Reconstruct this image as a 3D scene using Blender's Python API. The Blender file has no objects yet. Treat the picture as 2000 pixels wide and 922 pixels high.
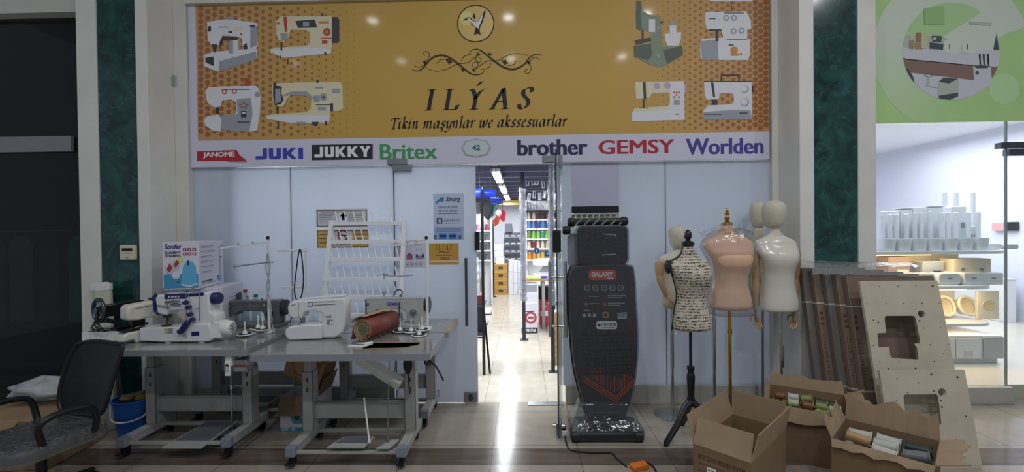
import bpy, math, random
from mathutils import Vector as V, Matrix as Mx
random.seed(7)
S = bpy.context.scene
COL = S.collection
# ---------------------------------------------------------------- camera, world, light, exposure
F, HC, WY = 870.0, 1.55, 4.0          # focal length in px, eye height, distance of the shop front
cam = bpy.data.objects.new('camera', bpy.data.cameras.new('camera')); COL.objects.link(cam); S.camera = cam
cam.data.sensor_width = 36.0; cam.data.lens = F/2000*36; cam.data.clip_start = .05
RC = Mx.Rotation(.023, 3, 'Z') @ Mx.Rotation(math.pi/2-.010, 3, 'X') @ Mx.Rotation(-.0115, 3, 'Z')
cam.matrix_world = Mx.Translation((0, 0, HC)) @ RC.to_4x4()
def at(px, py, y=None, z=None, x=None):
    d = RC @ V(((px-1000)/F, (461-py)/F, -1)); o = V((0, 0, HC))
    t = y/d.y if y is not None else ((z-HC)/d.z if z is not None else x/d.x)
    return o + d*t
def XX(px, y, py=450): return at(px, py, y=y).x
def ZZ(py, y, px=1000): return at(px, py, y=y).z
w = bpy.data.worlds.new('world'); S.world = w; w.use_nodes = True
w.node_tree.nodes['Background'].inputs[0].default_value = (.62, .72, .86, 1)
w.node_tree.nodes['Background'].inputs[1].default_value = .3
def area(name, loc, size, power, col=(1, 1, 1), rot=(0, 0, 0), spread=None):
    l = bpy.data.lights.new(name, 'AREA'); l.shape = 'RECTANGLE'; l.size, l.size_y = size
    l.energy = power; l.color = col
    if spread: l.spread = spread
    o = bpy.data.objects.new(name, l); o.location = loc; o.rotation_euler = rot; COL.objects.link(o); return o
area('shop_light_near', (-.345, 6.5, 2.28), (.1, 1.2), 33, (.93, .96, 1))
area('shop_light_middle', (-.345, 8.4, 2.28), (.1, 1.5), 46, (.93, .96, 1))
area('shop_light_far', (-.345, 10.4, 2.28), (.1, 1.5), 46, (.93, .96, 1))
area('shop_light_aisle', (1.2, 6.4, 2.3), (.4, 2.4), 40, (.93, .96, 1))
area('added_panel_fill_far_side', (-1.6, 4.75, 2.3), (2.6, .5), 85, (.95, .97, 1))  # added unseen lamp, lights the filmed panels from behind
area('added_panel_fill', (1.5, 4.9, 2.3), (1.2, .4), 20, (.95, .97, 1))  # unseen lamp added behind the panels past the doorway
area('added_homeware_fill', (4.6, 4.45, 2.98), (2.6, .4), 42, (.95, .93, 1), (math.radians(22), 0, 0))  # unseen lamp added to brighten the fronts of the window goods
area('homeware_shop_light', (5.4, 6.6, 2.95), (3, 3), 165, (.95, .93, 1))
for yy, k in ((.8, 1), (-.9, .8)):
    for i, (xx, e) in enumerate(((-4.5, 8), (-2.36, 15), (-.18, 26), (2.0, 30), (4.2, 30))):
        l = area('downlight_lamp', (xx, yy, 4.96), (.16, .16), e*k, (.96, .97, 1)); l.data.shape = 'DISK'
vs = S.view_settings; vs.view_transform = 'Standard'; vs.look = 'None'; vs.gamma = 1; vs.use_curve_mapping = False; vs.exposure = 0
# ---------------------------------------------------------------- materials
def hx(s, a=1):
    s = s.lstrip('#'); c = [int(s[i:i+2], 16)/255 for i in (0, 2, 4)]
    return tuple(v/12.92 if v <= .04045 else ((v+.055)/1.055)**2.4 for v in c)+(a,)
MATS = {}
def mat(name, col='#808080', r=.5, m=0, noise=None, bump=None, coat=0, emit=None, spec=.5, alpha=1, trans=0):
    """noise=(scale, amount) mottles the colour, bump=(scale, strength) roughens the surface"""
    if name in MATS: return MATS[name]
    k = bpy.data.materials.new(name); k.use_nodes = True; nt = k.node_tree; b = nt.nodes['Principled BSDF']
    c = hx(col)
    b.inputs['Base Color'].default_value = c; b.inputs['Roughness'].default_value = r; b.inputs['Metallic'].default_value = m
    b.inputs['Coat Weight'].default_value = coat; b.inputs['Coat Roughness'].default_value = .08
    b.inputs['Specular IOR Level'].default_value = spec; b.inputs['Alpha'].default_value = alpha
    b.inputs['Transmission Weight'].default_value = trans
    if emit:
        b.inputs['Emission Color'].default_value = hx(emit[0]); b.inputs['Emission Strength'].default_value = emit[1]
    if noise or bump:
        tc = nt.nodes.new('ShaderNodeTexCoord')
    if noise:
        n = nt.nodes.new('ShaderNodeTexNoise'); n.inputs['Scale'].default_value = noise[0]; n.inputs['Detail'].default_value = 5
        nt.links.new(tc.outputs['Object'], n.inputs['Vector'])
        rp = nt.nodes.new('ShaderNodeValToRGB'); a = noise[1]
        rp.color_ramp.elements[0].position = .32; rp.color_ramp.elements[1].position = .68
        rp.color_ramp.elements[0].color = tuple(x*(1-a) for x in c[:3])+(1,)
        rp.color_ramp.elements[1].color = tuple(min(1, x*(1+a)) for x in c[:3])+(1,)
        nt.links.new(n.outputs[0], rp.inputs[0]); nt.links.new(rp.outputs[0], b.inputs['Base Color'])
    if bump:
        n2 = nt.nodes.new('ShaderNodeTexNoise'); n2.inputs['Scale'].default_value = bump[0]; n2.inputs['Detail'].default_value = 4
        nt.links.new(tc.outputs['Object'], n2.inputs['Vector'])
        bp = nt.nodes.new('ShaderNodeBump'); bp.inputs['Strength'].default_value = bump[1]; bp.inputs['Distance'].default_value = .02
        nt.links.new(n2.outputs[0], bp.inputs['Height']); nt.links.new(bp.outputs[0], b.inputs['Normal'])
    MATS[name] = k; return k
def film(name, col='#ffffff', keep=.75, r=.12, bump=None, ior=1.35):
    """a clear pane or plastic film: transparent, with a fresnel gloss and a touch of milkiness"""
    if name in MATS: return MATS[name]
    k = bpy.data.materials.new(name); k.use_nodes = True; nt = k.node_tree; nt.nodes.clear()
    N = nt.nodes.new; L = nt.links.new
    out = N('ShaderNodeOutputMaterial'); tr = N('ShaderNodeBsdfTransparent'); gl = N('ShaderNodeBsdfGlossy'); df = N('ShaderNodeBsdfDiffuse')
    tr.inputs[0].default_value = hx(col); gl.inputs['Roughness'].default_value = r; df.inputs[0].default_value = hx(col)
    lw = N('ShaderNodeLayerWeight'); pw = N('ShaderNodeMath'); pw.operation = 'POWER'; pw.inputs[1].default_value = 4; fr = N('ShaderNodeMath'); fr.operation = 'MULTIPLY_ADD'
    fr.inputs[1].default_value = .8; fr.inputs[2].default_value = ((ior-1)/(ior+1))**2*1.6; L(lw.outputs['Facing'], pw.inputs[0]); L(pw.outputs[0], fr.inputs[0])
    m1 = N('ShaderNodeMixShader'); m2 = N('ShaderNodeMixShader'); m1.inputs[0].default_value = 1-keep
    L(tr.outputs[0], m1.inputs[1]); L(df.outputs[0], m1.inputs[2])
    L(fr.outputs[0], m2.inputs[0]); L(m1.outputs[0], m2.inputs[1]); L(gl.outputs[0], m2.inputs[2]); L(m2.outputs[0], out.inputs[0])
    if bump:
        tc = N('ShaderNodeTexCoord'); n = N('ShaderNodeTexNoise'); n.inputs['Scale'].default_value = bump[0]; n.inputs['Distortion'].default_value = 1.5
        mp = N('ShaderNodeMapping'); mp.inputs['Scale'].default_value = bump[2] if len(bump) > 2 else (1, 1, 1)
        L(tc.outputs['Object'], mp.inputs[0]); L(mp.outputs[0], n.inputs['Vector'])
        bp = N('ShaderNodeBump'); bp.inputs['Strength'].default_value = bump[1]; bp.inputs['Distance'].default_value = .02
        L(n.outputs[0], bp.inputs['Height']); L(bp.outputs[0], gl.inputs['Normal']); L(bp.outputs[0], lw.inputs['Normal'])
    MATS[name] = k; return k
# ---------------------------------------------------------------- mesh builder
class MB:
    def __init__(s): s.v = []; s.f = []; s.mi = []; s.M = Mx.Identity(4); s.c = 0
    def add(s, vs, fs, c=None):
        b = len(s.v); s.v += [tuple(s.M @ V(p)) for p in vs]; s.f += [tuple(i+b for i in f) for f in fs]
        s.mi += [s.c if c is None else c]*len(fs); return s
    def box(s, x0, x1, y0, y1, z0, z1, c=None):
        return s.add([(x0, y0, z0), (x1, y0, z0), (x1, y1, z0), (x0, y1, z0), (x0, y0, z1), (x1, y0, z1), (x1, y1, z1), (x0, y1, z1)],
              [(0, 3, 2, 1), (4, 5, 6, 7), (0, 1, 5, 4), (1, 2, 6, 5), (2, 3, 7, 6), (3, 0, 4, 7)], c)
    def hexa(s, p, c=None):   # eight corners, bottom ring then top ring
        return s.add(p, [(0, 3, 2, 1), (4, 5, 6, 7), (0, 1, 5, 4), (1, 2, 6, 5), (2, 3, 7, 6), (3, 0, 4, 7)], c)
    def loft(s, rings, c=None, caps=True, closed=False):
        n = len(rings[0]); vs = [p for r in rings for p in r]; fs = []
        m = len(rings)
        for i in range(m if closed else m-1):
            j = (i+1) % m
            for k in range(n):
                fs.append((i*n+k, i*n+(k+1) % n, j*n+(k+1) % n, j*n+k))
        if caps and not closed: fs += [tuple(range(n))[::-1], tuple(range((m-1)*n, m*n))]
        return s.add(vs, fs, c)
    def tube(s, pts, r, n=8, c=None, closed=False, caps=True, flat=1):
        P = [V(p) for p in pts]; m = len(P); rs = r if isinstance(r, (list, tuple)) else [r]*m
        rings = []; u = None
        for i in range(m):
            a = P[(i-1) % m] if (i or closed) else P[i]; b = P[(i+1) % m] if (i < m-1 or closed) else P[i]
            t = (b-a).normalized() if (b-a).length > 1e-9 else V((0, 0, 1))
            if u is None:
                u = t.cross(V((0, 0, 1)) if abs(t.z) < .9 else V((1, 0, 0))).normalized()
            else:
                u = (u-t*u.dot(t)); u = u.normalized() if u.length > 1e-6 else t.orthogonal().normalized()
            w_ = t.cross(u)
            rings.append([P[i]+(u*math.cos(q*2*math.pi/n)+w_*math.sin(q*2*math.pi/n)*flat)*rs[i] for q in range(n)])
        return s.loft(rings, c, caps, closed)
    def cyl(s, p, q, r, r2=None, n=16, c=None, caps=True): return s.tube([p, q], [r, r if r2 is None else r2], n, c, caps=caps)
    def lathe(s, prof, o=(0, 0, 0), n=20, c=None, ax='z', sx=1, sy=1):
        rings = []
        for r, z in prof:
            ring = []
            for q in range(n):
                a = 2*math.pi*q/n; x, y = r*math.cos(a)*sx, r*math.sin(a)*sy
                p = (x, y, z) if ax == 'z' else ((x, z, -y) if ax == 'y' else (z, x, y))
                ring.append((o[0]+p[0], o[1]+p[1], o[2]+p[2]))
            rings.append(ring)
        return s.loft(rings, c)
    def ell(s, o, r, n=16, m=10, c=None):
        return s.lathe([(math.sin(math.pi*i/m)*1+1e-4, -math.cos(math.pi*i/m)*r[2]) for i in range(m+1)], o, n, c, sx=r[0], sy=r[1])
    def prism(s, poly, y0, y1, c=None):     # polygon in x,z extruded along y
        n = len(poly); vs = [(x, y0, z) for x, z in poly]+[(x, y1, z) for x, z in poly]
        a = sum(poly[i][0]*poly[(i+1) % n][1]-poly[(i+1) % n][0]*poly[i][1] for i in range(n))
        fs = [tuple(range(n)), tuple(range(2*n-1, n-1, -1))]+[(i, i+n, (i+1) % n+n, (i+1) % n) for i in range(n)]
        if a < 0: fs = [f[::-1] for f in fs]
        return s.add(vs, fs, c)
    def flat(s, poly, y, c=None):           # flat printed shape in x,z, facing the viewer's side (-y)
        n = len(poly); a = sum(poly[i][0]*poly[(i+1) % n][1]-poly[(i+1) % n][0]*poly[i][1] for i in range(n))
        f = tuple(range(n)); return s.add([(x, y, z) for x, z in poly], [f if a > 0 else f[::-1]], c)
    def quad(s, a, b, c_, d, c=None): return s.add([a, b, c_, d], [(0, 1, 2, 3)], c)
    def disc(s, x, z, y, r, n=20, c=None, rz=None):
        return s.flat([(x+r*math.cos(i*2*math.pi/n), z+(rz or r)*math.sin(i*2*math.pi/n)) for i in range(n)], y, c)
    def ring(s, x, z, y, r0, r1, n=28, c=None, k=1):
        for i in range(n):
            a, b = i*2*math.pi/n, (i+1)*2*math.pi/n
            s.flat([(x+r0*math.cos(a), z+k*r0*math.sin(a)), (x+r1*math.cos(a), z+k*r1*math.sin(a)), (x+r1*math.cos(b), z+k*r1*math.sin(b)), (x+r0*math.cos(b), z+k*r0*math.sin(b))], y, c)
        return s
    def line(s, pts, w_, y, c=None):        # printed line
        for (a, b) in zip(pts[:-1], pts[1:]):
            dx, dz = b[0]-a[0], b[1]-a[1]; l = math.hypot(dx, dz) or 1e-9; nx, nz = -dz/l*w_/2, dx/l*w_/2
            s.flat([(a[0]+nx, a[1]+nz), (a[0]-nx, a[1]-nz), (b[0]-nx, b[1]-nz), (b[0]+nx, b[1]+nz)], y, c)
        return s
    def text(s, t, x0, z0, x1, z1, y, c=None, bold=0, shear=0, twin=None):   # text fitted to a rectangle, facing -y
        cu = bpy.data.curves.new('t', 'FONT'); cu.body = t; cu.size = 1; cu.offset = bold; cu.shear = shear; cu.resolution_u = 3
        o = bpy.data.objects.new('t', cu); me = bpy.data.meshes.new_from_object(o)
        P = [v.co.copy() for v in me.vertices]
        ax, bx = min(p.x for p in P), max(p.x for p in P); ay, by = min(p.y for p in P), max(p.y for p in P)
        kx, kz = (x1-x0)/(bx-ax), (z1-z0)/(by-ay)
        for q, dx in enumerate(twin or (0,)):   # twin strokes thicken a letter without swelling its outline
            s.add([(x0+(p.x-ax)*kx+dx, y-.0001*q, z0+(p.y-ay)*kz) for p in P], [tuple(f.vertices) for f in me.polygons], c)
        bpy.data.objects.remove(o); bpy.data.curves.remove(cu); bpy.data.meshes.remove(me); return s
    def holed(s, loops, y0, y1, c=None):    # x,z outline with holes, extruded along y
        cu = bpy.data.curves.new('h', 'CURVE'); cu.dimensions = '2D'; cu.fill_mode = 'BOTH'; cu.extrude = (y1-y0)/2
        for lp in loops:
            sp = cu.splines.new('POLY'); sp.points.add(len(lp)-1); sp.use_cyclic_u = True
            for p, q in zip(sp.points, lp): p.co = (q[0], q[1], 0, 1)
        o = bpy.data.objects.new('h', cu); me = bpy.data.meshes.new_from_object(o)
        s.add([(v.co.x, (y0+y1)/2-v.co.z, v.co.y) for v in me.vertices], [tuple(f.vertices) for f in me.polygons], c)
        bpy.data.objects.remove(o); bpy.data.curves.remove(cu); bpy.data.meshes.remove(me); return s
    def build(s, name, mats, par=None, bev=0, seg=2, sub=0, sm=38, solid=0, loc=None):
        me = bpy.data.meshes.new(name); me.from_pydata(s.v, [], s.f)
        for k in (mats if isinstance(mats, (list, tuple)) else [mats]): me.materials.append(k)
        me.polygons.foreach_set('material_index', s.mi)
        if sm: me.shade_smooth(); me.set_sharp_from_angle(angle=math.radians(sm))
        me.update(); o = bpy.data.objects.new(name, me); COL.objects.link(o)
        if par: o.parent = par
        if loc: o.location = loc
        if solid: k = o.modifiers.new('solid', 'SOLIDIFY'); k.thickness = solid; k.offset = 0
        if bev:
            k = o.modifiers.new('bevel', 'BEVEL'); k.width = bev; k.segments = seg; k.limit_method = 'ANGLE'; k.angle_limit = math.radians(35); k.harden_normals = False
        if sub: k = o.modifiers.new('sub', 'SUBSURF'); k.levels = k.render_levels = sub
        return o
def tag(o, label=None, cat=None, group=None, kind=None):
    if label: o['label'] = label
    if cat: o['category'] = cat
    if group: o['group'] = group
    if kind: o['kind'] = kind
    return o
def thing(name, label, cat, loc=(0, 0, 0), rz=0, group=None, rx=0, ry=0):
    o = bpy.data.objects.new(name, None); COL.objects.link(o); o.empty_display_size = .1
    o.location = loc; o.rotation_euler = (rx, ry, rz); return tag(o, label, cat, group)
def struct(name, mb, mats, **k): return tag(mb.build(name, mats, **k), kind='structure')
def dup(root, loc=None, rz=None, label=None, group=None, rx=None, ry=None):
    def cp(o, p):
        c = o.copy(); COL.objects.link(c)
        if p: c.parent = p
        for ch in list(o.children): cp(ch, c)
        return c
    r = cp(root, None)
    if loc is not None: r.location = loc
    e = r.rotation_euler
    if rz is not None: e.z = rz
    if rx is not None: e.x = rx
    if ry is not None: e.y = ry
    if label: r['label'] = label
    if group: r['group'] = group
    return r
def smooth(pts, n=6, closed=False):
    P = [V(p).to_3d() if len(p) < 3 else V(p) for p in pts]; m = len(P); out = []
    for i in range(m if closed else m-1):
        g = lambda j: P[j % m] if closed else P[max(0, min(m-1, j))]
        a, b, c, d = g(i-1), g(i), g(i+1), g(i+2)
        for k in range(n):
            t = k/n; out.append(.5*((2*b)+(c-a)*t+(2*a-5*b+4*c-d)*t*t+(3*b-a-3*c+d)*t**3))
    if not closed: out.append(P[-1])
    return out
def sm2(pts, n=6, closed=False): return [(p.x, p.y) for p in smooth(pts, n, closed)]
def rrect(x0, z0, x1, z1, r, n=5):
    o = []
    for cx, cz, a in ((x1-r, z1-r, 0), (x0+r, z1-r, 90), (x0+r, z0+r, 180), (x1-r, z0+r, 270)):
        o += [(cx+r*math.cos(math.radians(a+90*i/n)), cz+r*math.sin(math.radians(a+90*i/n))) for i in range(n+1)]
    return o
def tr(loc=(0, 0, 0), rx=0, ry=0, rz=0):
    return Mx.Translation(loc) @ Mx.Rotation(rz, 4, 'Z') @ Mx.Rotation(ry, 4, 'Y') @ Mx.Rotation(rx, 4, 'X')
# common materials
cream = mat('cream_paint', '#dad8d0', .55, noise=(3, .05))
cream_light = mat('cream_paint_light', '#e2e1da', .5, noise=(3, .04))
white = mat('white_enamel', '#e6e6e4', .3); white_matt = mat('white_matt', '#e8e8e8', .6)
ivory = mat('ivory_plastic', '#d9d6c8', .35)
chrome = mat('chrome', '#c9ccd0', .18, 1); steel = mat('brushed_steel', '#9da0a4', .35, 1)
black = mat('black_plastic', '#131416', .4); rubber = mat('black_rubber', '#0d0d0f', .7)
dark_grey = mat('dark_grey', '#3a3c40', .5); grey = mat('grey_plastic', '#8b8e92', .45)
card = mat('cardboard', '#80694f', .8, noise=(9, .08)); card_in = mat('cardboard_inside', '#9c866b', .85, noise=(7, .08))
glass = film('clear_glass', '#f3f8f6', .985, .02, ior=1.38)
paper = mat('white_paper', '#e9eaee', .6)
ink = mat('black_ink', '#1b1a1c', .6); ink_grey = mat('grey_ink', '#6f727a', .6)
# ---------------------------------------------------------------- floor
def tile_mat(name, col, line, ox, oy, w_=.605, h_=.6, rough=.16, var=.05, mort=.0022, veins=None):
    k = mat(name, col, rough, spec=.22); nt = k.node_tree; b = nt.nodes['Principled BSDF']; N = nt.nodes.new; L = nt.links.new
    tc = N('ShaderNodeTexCoord'); mp = N('ShaderNodeMapping'); mp.inputs['Location'].default_value = (-ox+100*w_, -oy+100*h_, 0)
    br = N('ShaderNodeTexBrick'); br.offset = 0; br.inputs['Scale'].default_value = 1; br.inputs['Brick Width'].default_value = w_
    br.inputs['Row Height'].default_value = h_; br.inputs['Mortar Size'].default_value = mort; br.inputs['Mortar Smooth'].default_value = .1
    c = hx(col); br.inputs['Color1'].default_value = c; br.inputs['Color2'].default_value = tuple(x*(1-var) for x in c[:3])+(1,); br.inputs['Mortar'].default_value = hx(line)
    no = N('ShaderNodeTexNoise'); no.inputs['Scale'].default_value = 7 if not veins else veins; no.inputs['Detail'].default_value = 6
    mx = N('ShaderNodeMix'); mx.data_type = 'RGBA'; mx.blend_type = 'MULTIPLY'; mx.inputs[0].default_value = .35 if not veins else 1
    rp = N('ShaderNodeValToRGB'); rp.color_ramp.elements[0].color = (.6, .57, .55, 1); rp.color_ramp.elements[0].position = .3
    rp.color_ramp.elements[1].position = .65; rp.color_ramp.elements[1].color = (1, 1, 1, 1)
    L(tc.outputs['Object'], mp.inputs[0]); L(mp.outputs[0], br.inputs['Vector']); 
    if veins:
        m2 = N('ShaderNodeMapping'); m2.inputs['Scale'].default_value = (.35, 3.2, 1); L(tc.outputs['Object'], m2.inputs[0]); L(m2.outputs[0], no.inputs['Vector']); no.inputs['Distortion'].default_value = .8
    else: L(tc.outputs['Object'], no.inputs['Vector'])
    L(no.outputs[0], rp.inputs[0]); L(br.outputs[0], mx.inputs[6]); L(rp.outputs[0], mx.inputs[7]); L(mx.outputs[2], b.inputs['Base Color'])
    return k
t_mall = tile_mat('mall_floor_tile', '#a59d90', '#4d473f', -.228, 3.81)
t_front = tile_mat('mall_floor_tile_front', '#a59d90', '#4d473f', -.228, 2.94)
t_strip = tile_mat('brown_stone_strip', '#6f6158', '#3f352e', -.228, 2.94, h_=.226, veins=5)
t_shop = tile_mat('shop_floor_tile', '#cdc6b6', '#8d8578', .215, 4.0, w_=.575)
def slab(name, x0, x1, y0, y1, z0, z1, m, **k):
    return struct(name, MB().box(x0, x1, y0, y1, z0, z1), m, sm=0, **k)
slab('floor', -8, 9, -4, 2.94, -.1, 0, t_front)
slab('floor_stone_strip', -8, 9, 2.94, 3.165, -.1, 0, t_strip)
slab('floor_by_shopfront', -8, 9, 3.165, 4.03, -.1, 0, t_mall)
slab('floor_shop', -2.6, 2.35, 4.03, 13.2, -.1, 0, t_shop)
slab('ceiling', -8, 9, -4, 4.06, 5.0, 5.1, white_matt)
# ---------------------------------------------------------------- columns, frames
marb = mat('green_marble', '#14403c', .16, coat=.3)
def marble_nodes(k):
    nt = k.node_tree; b = nt.nodes['Principled BSDF']; N = nt.nodes.new; L = nt.links.new
    tc = N('ShaderNodeTexCoord'); n = N('ShaderNodeTexNoise'); n.inputs['Scale'].default_value = 6; n.inputs['Detail'].default_value = 9; n.inputs['Distortion'].default_value = 1.2
    rp = N('ShaderNodeValToRGB'); e = rp.color_ramp.elements; e[0].color = hx('#0a2524'); e[0].position = .3; e[1].color = hx('#1f5350'); e[1].position = .7
    v = N('ShaderNodeTexNoise'); v.inputs['Scale'].default_value = 2.6; v.inputs['Detail'].default_value = 8; v.inputs['Distortion'].default_value = 2.5
    r2 = N('ShaderNodeValToRGB'); q = r2.color_ramp.elements; q[0].position = .485; q[0].color = (0, 0, 0, 1); q[1].position = .5; q[1].color = (.2, .2, .2, 1)
    x = q.new(.515); x.color = (0, 0, 0, 1)
    mx = N('ShaderNodeMix'); mx.data_type = 'RGBA'; mx.inputs[7].default_value = hx('#6e918a')
    for a in (n, v): L(tc.outputs['Object'], a.inputs['Vector'])
    L(n.outputs[0], rp.inputs[0]); L(v.outputs[0], r2.inputs[0]); L(r2.outputs[0], mx.inputs[0]); L(rp.outputs[0], mx.inputs[6]); L(mx.outputs[2], b.inputs['Base Color'])
marble_nodes(marb)
CY = 3.66
xl0, xl1, xl2, xl3 = [XX(p, CY) for p in (156, 195, 271, 294)]
xr0, xr1, xr2, xr3 = [XX(p, CY) for p in (1563, 1591, 1677, 1712)]
for i, (a, b, c, d) in enumerate(((xl0, xl1, xl2, xl3), (xr0, xr1, xr2, xr3))):
    slab('trim_%d' % (4*i+1), a, b, CY, 4.06, 0, 5, cream_light, bev=.004)
    slab('trim_%d' % (4*i+2), b, c, CY+.012, 4.06, 0, 5, marb)
    slab('trim_%d' % (4*i+3), c, d, CY, 4.06, 0, 5, cream_light if i == 0 else cream, bev=.004)
zb = at(940, 320, y=WY).z; zt = 3.62
XA, XB = XX(379, WY), XX(1503, WY)
slab('trim_9', xl3, XA, 3.94, 4.06, 0, 5, cream, bev=.006)
slab('trim_10', XB, xr0, 3.95, 4.06, 0, 5, cream, bev=.006)
slab('trim_11', XA, XB, 3.93, 4.06, zt, 5, cream)
slab('trim_12', -8, xl0, 3.9, 4.06, ZZ(25, 3.9, 60), 5, cream)           # lintel over the dark unit
slab('wall_right_upper', xr3, 9, 3.99, 4.06, 3.9, 5, cream)
# ---------------------------------------------------------------- shop front panels (glass backed with pale film)
panel = mat('pale_blue_film_glass', '#c9d1dd', .25, coat=.6, noise=(1.2, .02))
def see_light(k, amount, col):              # thin film on glass lets some of the light behind it through
    nt = k.node_tree; N = nt.nodes.new; L = nt.links.new; b = nt.nodes['Principled BSDF']; o = nt.nodes['Material Output']
    t = N('ShaderNodeBsdfTranslucent'); t.inputs[0].default_value = hx(col); m_ = N('ShaderNodeMixShader'); m_.inputs[0].default_value = amount
    L(b.outputs[0], m_.inputs[1]); L(t.outputs[0], m_.inputs[2]); L(m_.outputs[0], o.inputs[0])
see_light(panel, .3, '#e2e8f0')
lav = mat('lavender_film_glass', '#bdbdd2', .25, coat=.5)
sill = mat('sill_stone', '#b3b1aa', .4, noise=(6, .05))
zs = ZZ(752, WY, 1260)
seam = .004
xs = [XX(p, WY) for p in (379, 569, 770, 930)]
slab('window_1', xs[0], xs[1]-seam, WY, WY+.012, zs, zb-.004, panel)
slab('window_2', xs[1]+seam, xs[2]-seam, WY, WY+.012, zs, zb-.004, panel)
xd0, xd1 = XX(936, WY), XX(1097, WY)
xw = [XX(p, WY) for p in (1097, 1117, 1209, 1300, 1503)]
zf = at(1160, 403, y=WY).z; zg = at(1160, 416, y=WY).z; zh = at(1160, 434, y=WY).z
slab('window_3', xw[0], xw[1], WY, WY+.012, zs, zb-.004, panel)
slab('window_4', xw[1]+.002, xw[2], WY, WY+.012, zf, zb-.004, lav)
slab('trim_13', xw[1], xw[2], WY-.006, WY+.02, zg, zf, black)
slab('window_5', xw[1], xw[2], WY+.002, WY+.01, zh, zg, glass)
slab('window_6', xw[1], xw[2], WY, WY+.012, zs, zh, panel)
slab('window_7', xw[2], xw[3]-seam, WY, WY+.012, zs, zb-.004, panel)
slab('window_8', xw[3]+seam, xw[4], WY, WY+.012, zs, zb-.004, panel)
slab('wall_sill', XA, xs[2]-.01, WY-.03, WY+.05, 0, zs, sill, bev=.004)
slab('wall_sill_right', xw[0]+.02, XB, WY-.03, WY+.05, 0, zs, sill, bev=.004)
slab('wall_behind_banner', XA, XB, WY, WY+.05, zb, 5, cream)
# door leaf, closed, film-backed
hand = chrome
d1 = thing('glass_door', 'closed white-filmed glass door with posters and a chrome bar handle', 'door', (xs[2], WY, 0)); d1['kind'] = 'structure'; d1.name = 'door_1'
W1 = xs[3]-xs[2]
MB().box(.006, W1, 0, .012, .012, zb-.006).build('pane', panel, d1, sm=0)
hx_ = XX(911, WY)-xs[2]; hz0, hz1 = ZZ(634, WY, 911), ZZ(503, WY, 911)
h = MB(); h.tube([(hx_, -.055, hz0), (hx_, -.055, hz1)], .014, 12)
for z in (hz0+.1, hz1-.1): h.cyl((hx_, 0, z), (hx_, -.055, z), .009)
h.build('handle', mat('dark_handle_steel', '#6d7178', .3, 1), d1, bev=.002)
p = MB(); p.box(W1-.125, W1-.01, -.012, .024, .012, .105, 0); q = [(W1-.067+.022*math.cos(a*.524), .06+.034*math.sin(a*.524)) for a in range(12)]
k = p.build('lock_patch', steel, d1, bev=.003)
MB().prism(q, -.018, -.011).build('lock_cylinder', dark_grey, k)
b = MB(); b.box(W1-.012, W1+.03, -.03, .035, ZZ(489, WY, 930), ZZ(453, WY, 930)); b.build('latch_case', black, d1, bev=.004)
def top_patch(px0, px1, name, label):
    g = thing(name, label, 'hinge', (XX((px0+px1)/2, WY), WY, zb)); g['kind'] = 'structure'
    w_ = (px1-px0)/217/2
    MB().box(-w_-.02, w_-.03, -.04, .03, 0, .055).build('fixed_plate', steel, g, bev=.003)
    MB().box(-w_+.03, w_, -.035, .03, -.06, -.003).build('door_plate', steel, g, bev=.003)
    return g
top_patch(764, 806, 'trim_14', 'steel patch hinge above the closed filmed door')
# open clear door, swung out towards the viewer
hxp = XX(1095, WY); ang = math.radians(-97.5)
d2 = thing('door_2', 'clear glass door standing open, seen edge on, with a double bar handle', 'door', (hxp, WY-.01, 0), math.radians(180)-math.radians(-97.5)*-1+0); d2['kind'] = 'structure'
d2.rotation_euler.z = math.radians(-97.5)     # local +x runs along the leaf, away from the hinge
LD = .69
gedge = mat('glass_edge', '#27413f', .15, spec=.8)
MB().box(0, LD, -.005, .005, .02, zb-.006).build('pane', glass, d2, sm=0)
e = MB(); e.box(LD, LD+.002, -.005, .005, .02, zb-.006); e.build('pane_edge', gedge, d2, sm=0)
h = MB()
for s_ in (-1, 1):
    h.tube([(LD-.07, s_*.058, ZZ(660, 3.35, 1075)), (LD-.07, s_*.058, ZZ(511, 3.35, 1075))], .013, 12)
for z in (.83, 1.2): h.cyl((LD-.07, -.058, z), (LD-.07, .058, z), .009)
h.build('handle', chrome, d2, bev=.002)
MB().box(LD-.11, LD-.004, -.02, .02, .02, .115).build('lock_patch', steel, d2, bev=.003)
MB().cyl((LD-.06, -.045, .075), (LD-.06, .045, .075), .017).build('lock_cylinder', chrome, d2)
MB().box(LD-.06, LD+.006, -.03, .03, ZZ(493, 3.32, 1087), ZZ(450, 3.32, 1087)).build('latch_case', black, d2, bev=.005)
MB().box(0, .12, -.02, .02, zb-.06, zb-.004).build('top_plate', steel, d2, bev=.003)
g = thing('trim_15', 'steel patch hinge above the open clear door', 'hinge', (hxp, WY, zb)); g['kind'] = 'structure'
MB().box(-.16, .02, -.04, .03, 0, .06).build('fixed_plate', steel, g, bev=.003)
c = MB(); c.box(-.3, .02, -.045, .045, 0, .006); k = tag(c.build('floor_spring_cover', steel, bev=.002, loc=(hxp-.01, WY-.01, 0)), 'brushed steel floor spring cover plate in the doorway', 'door closer')
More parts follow.
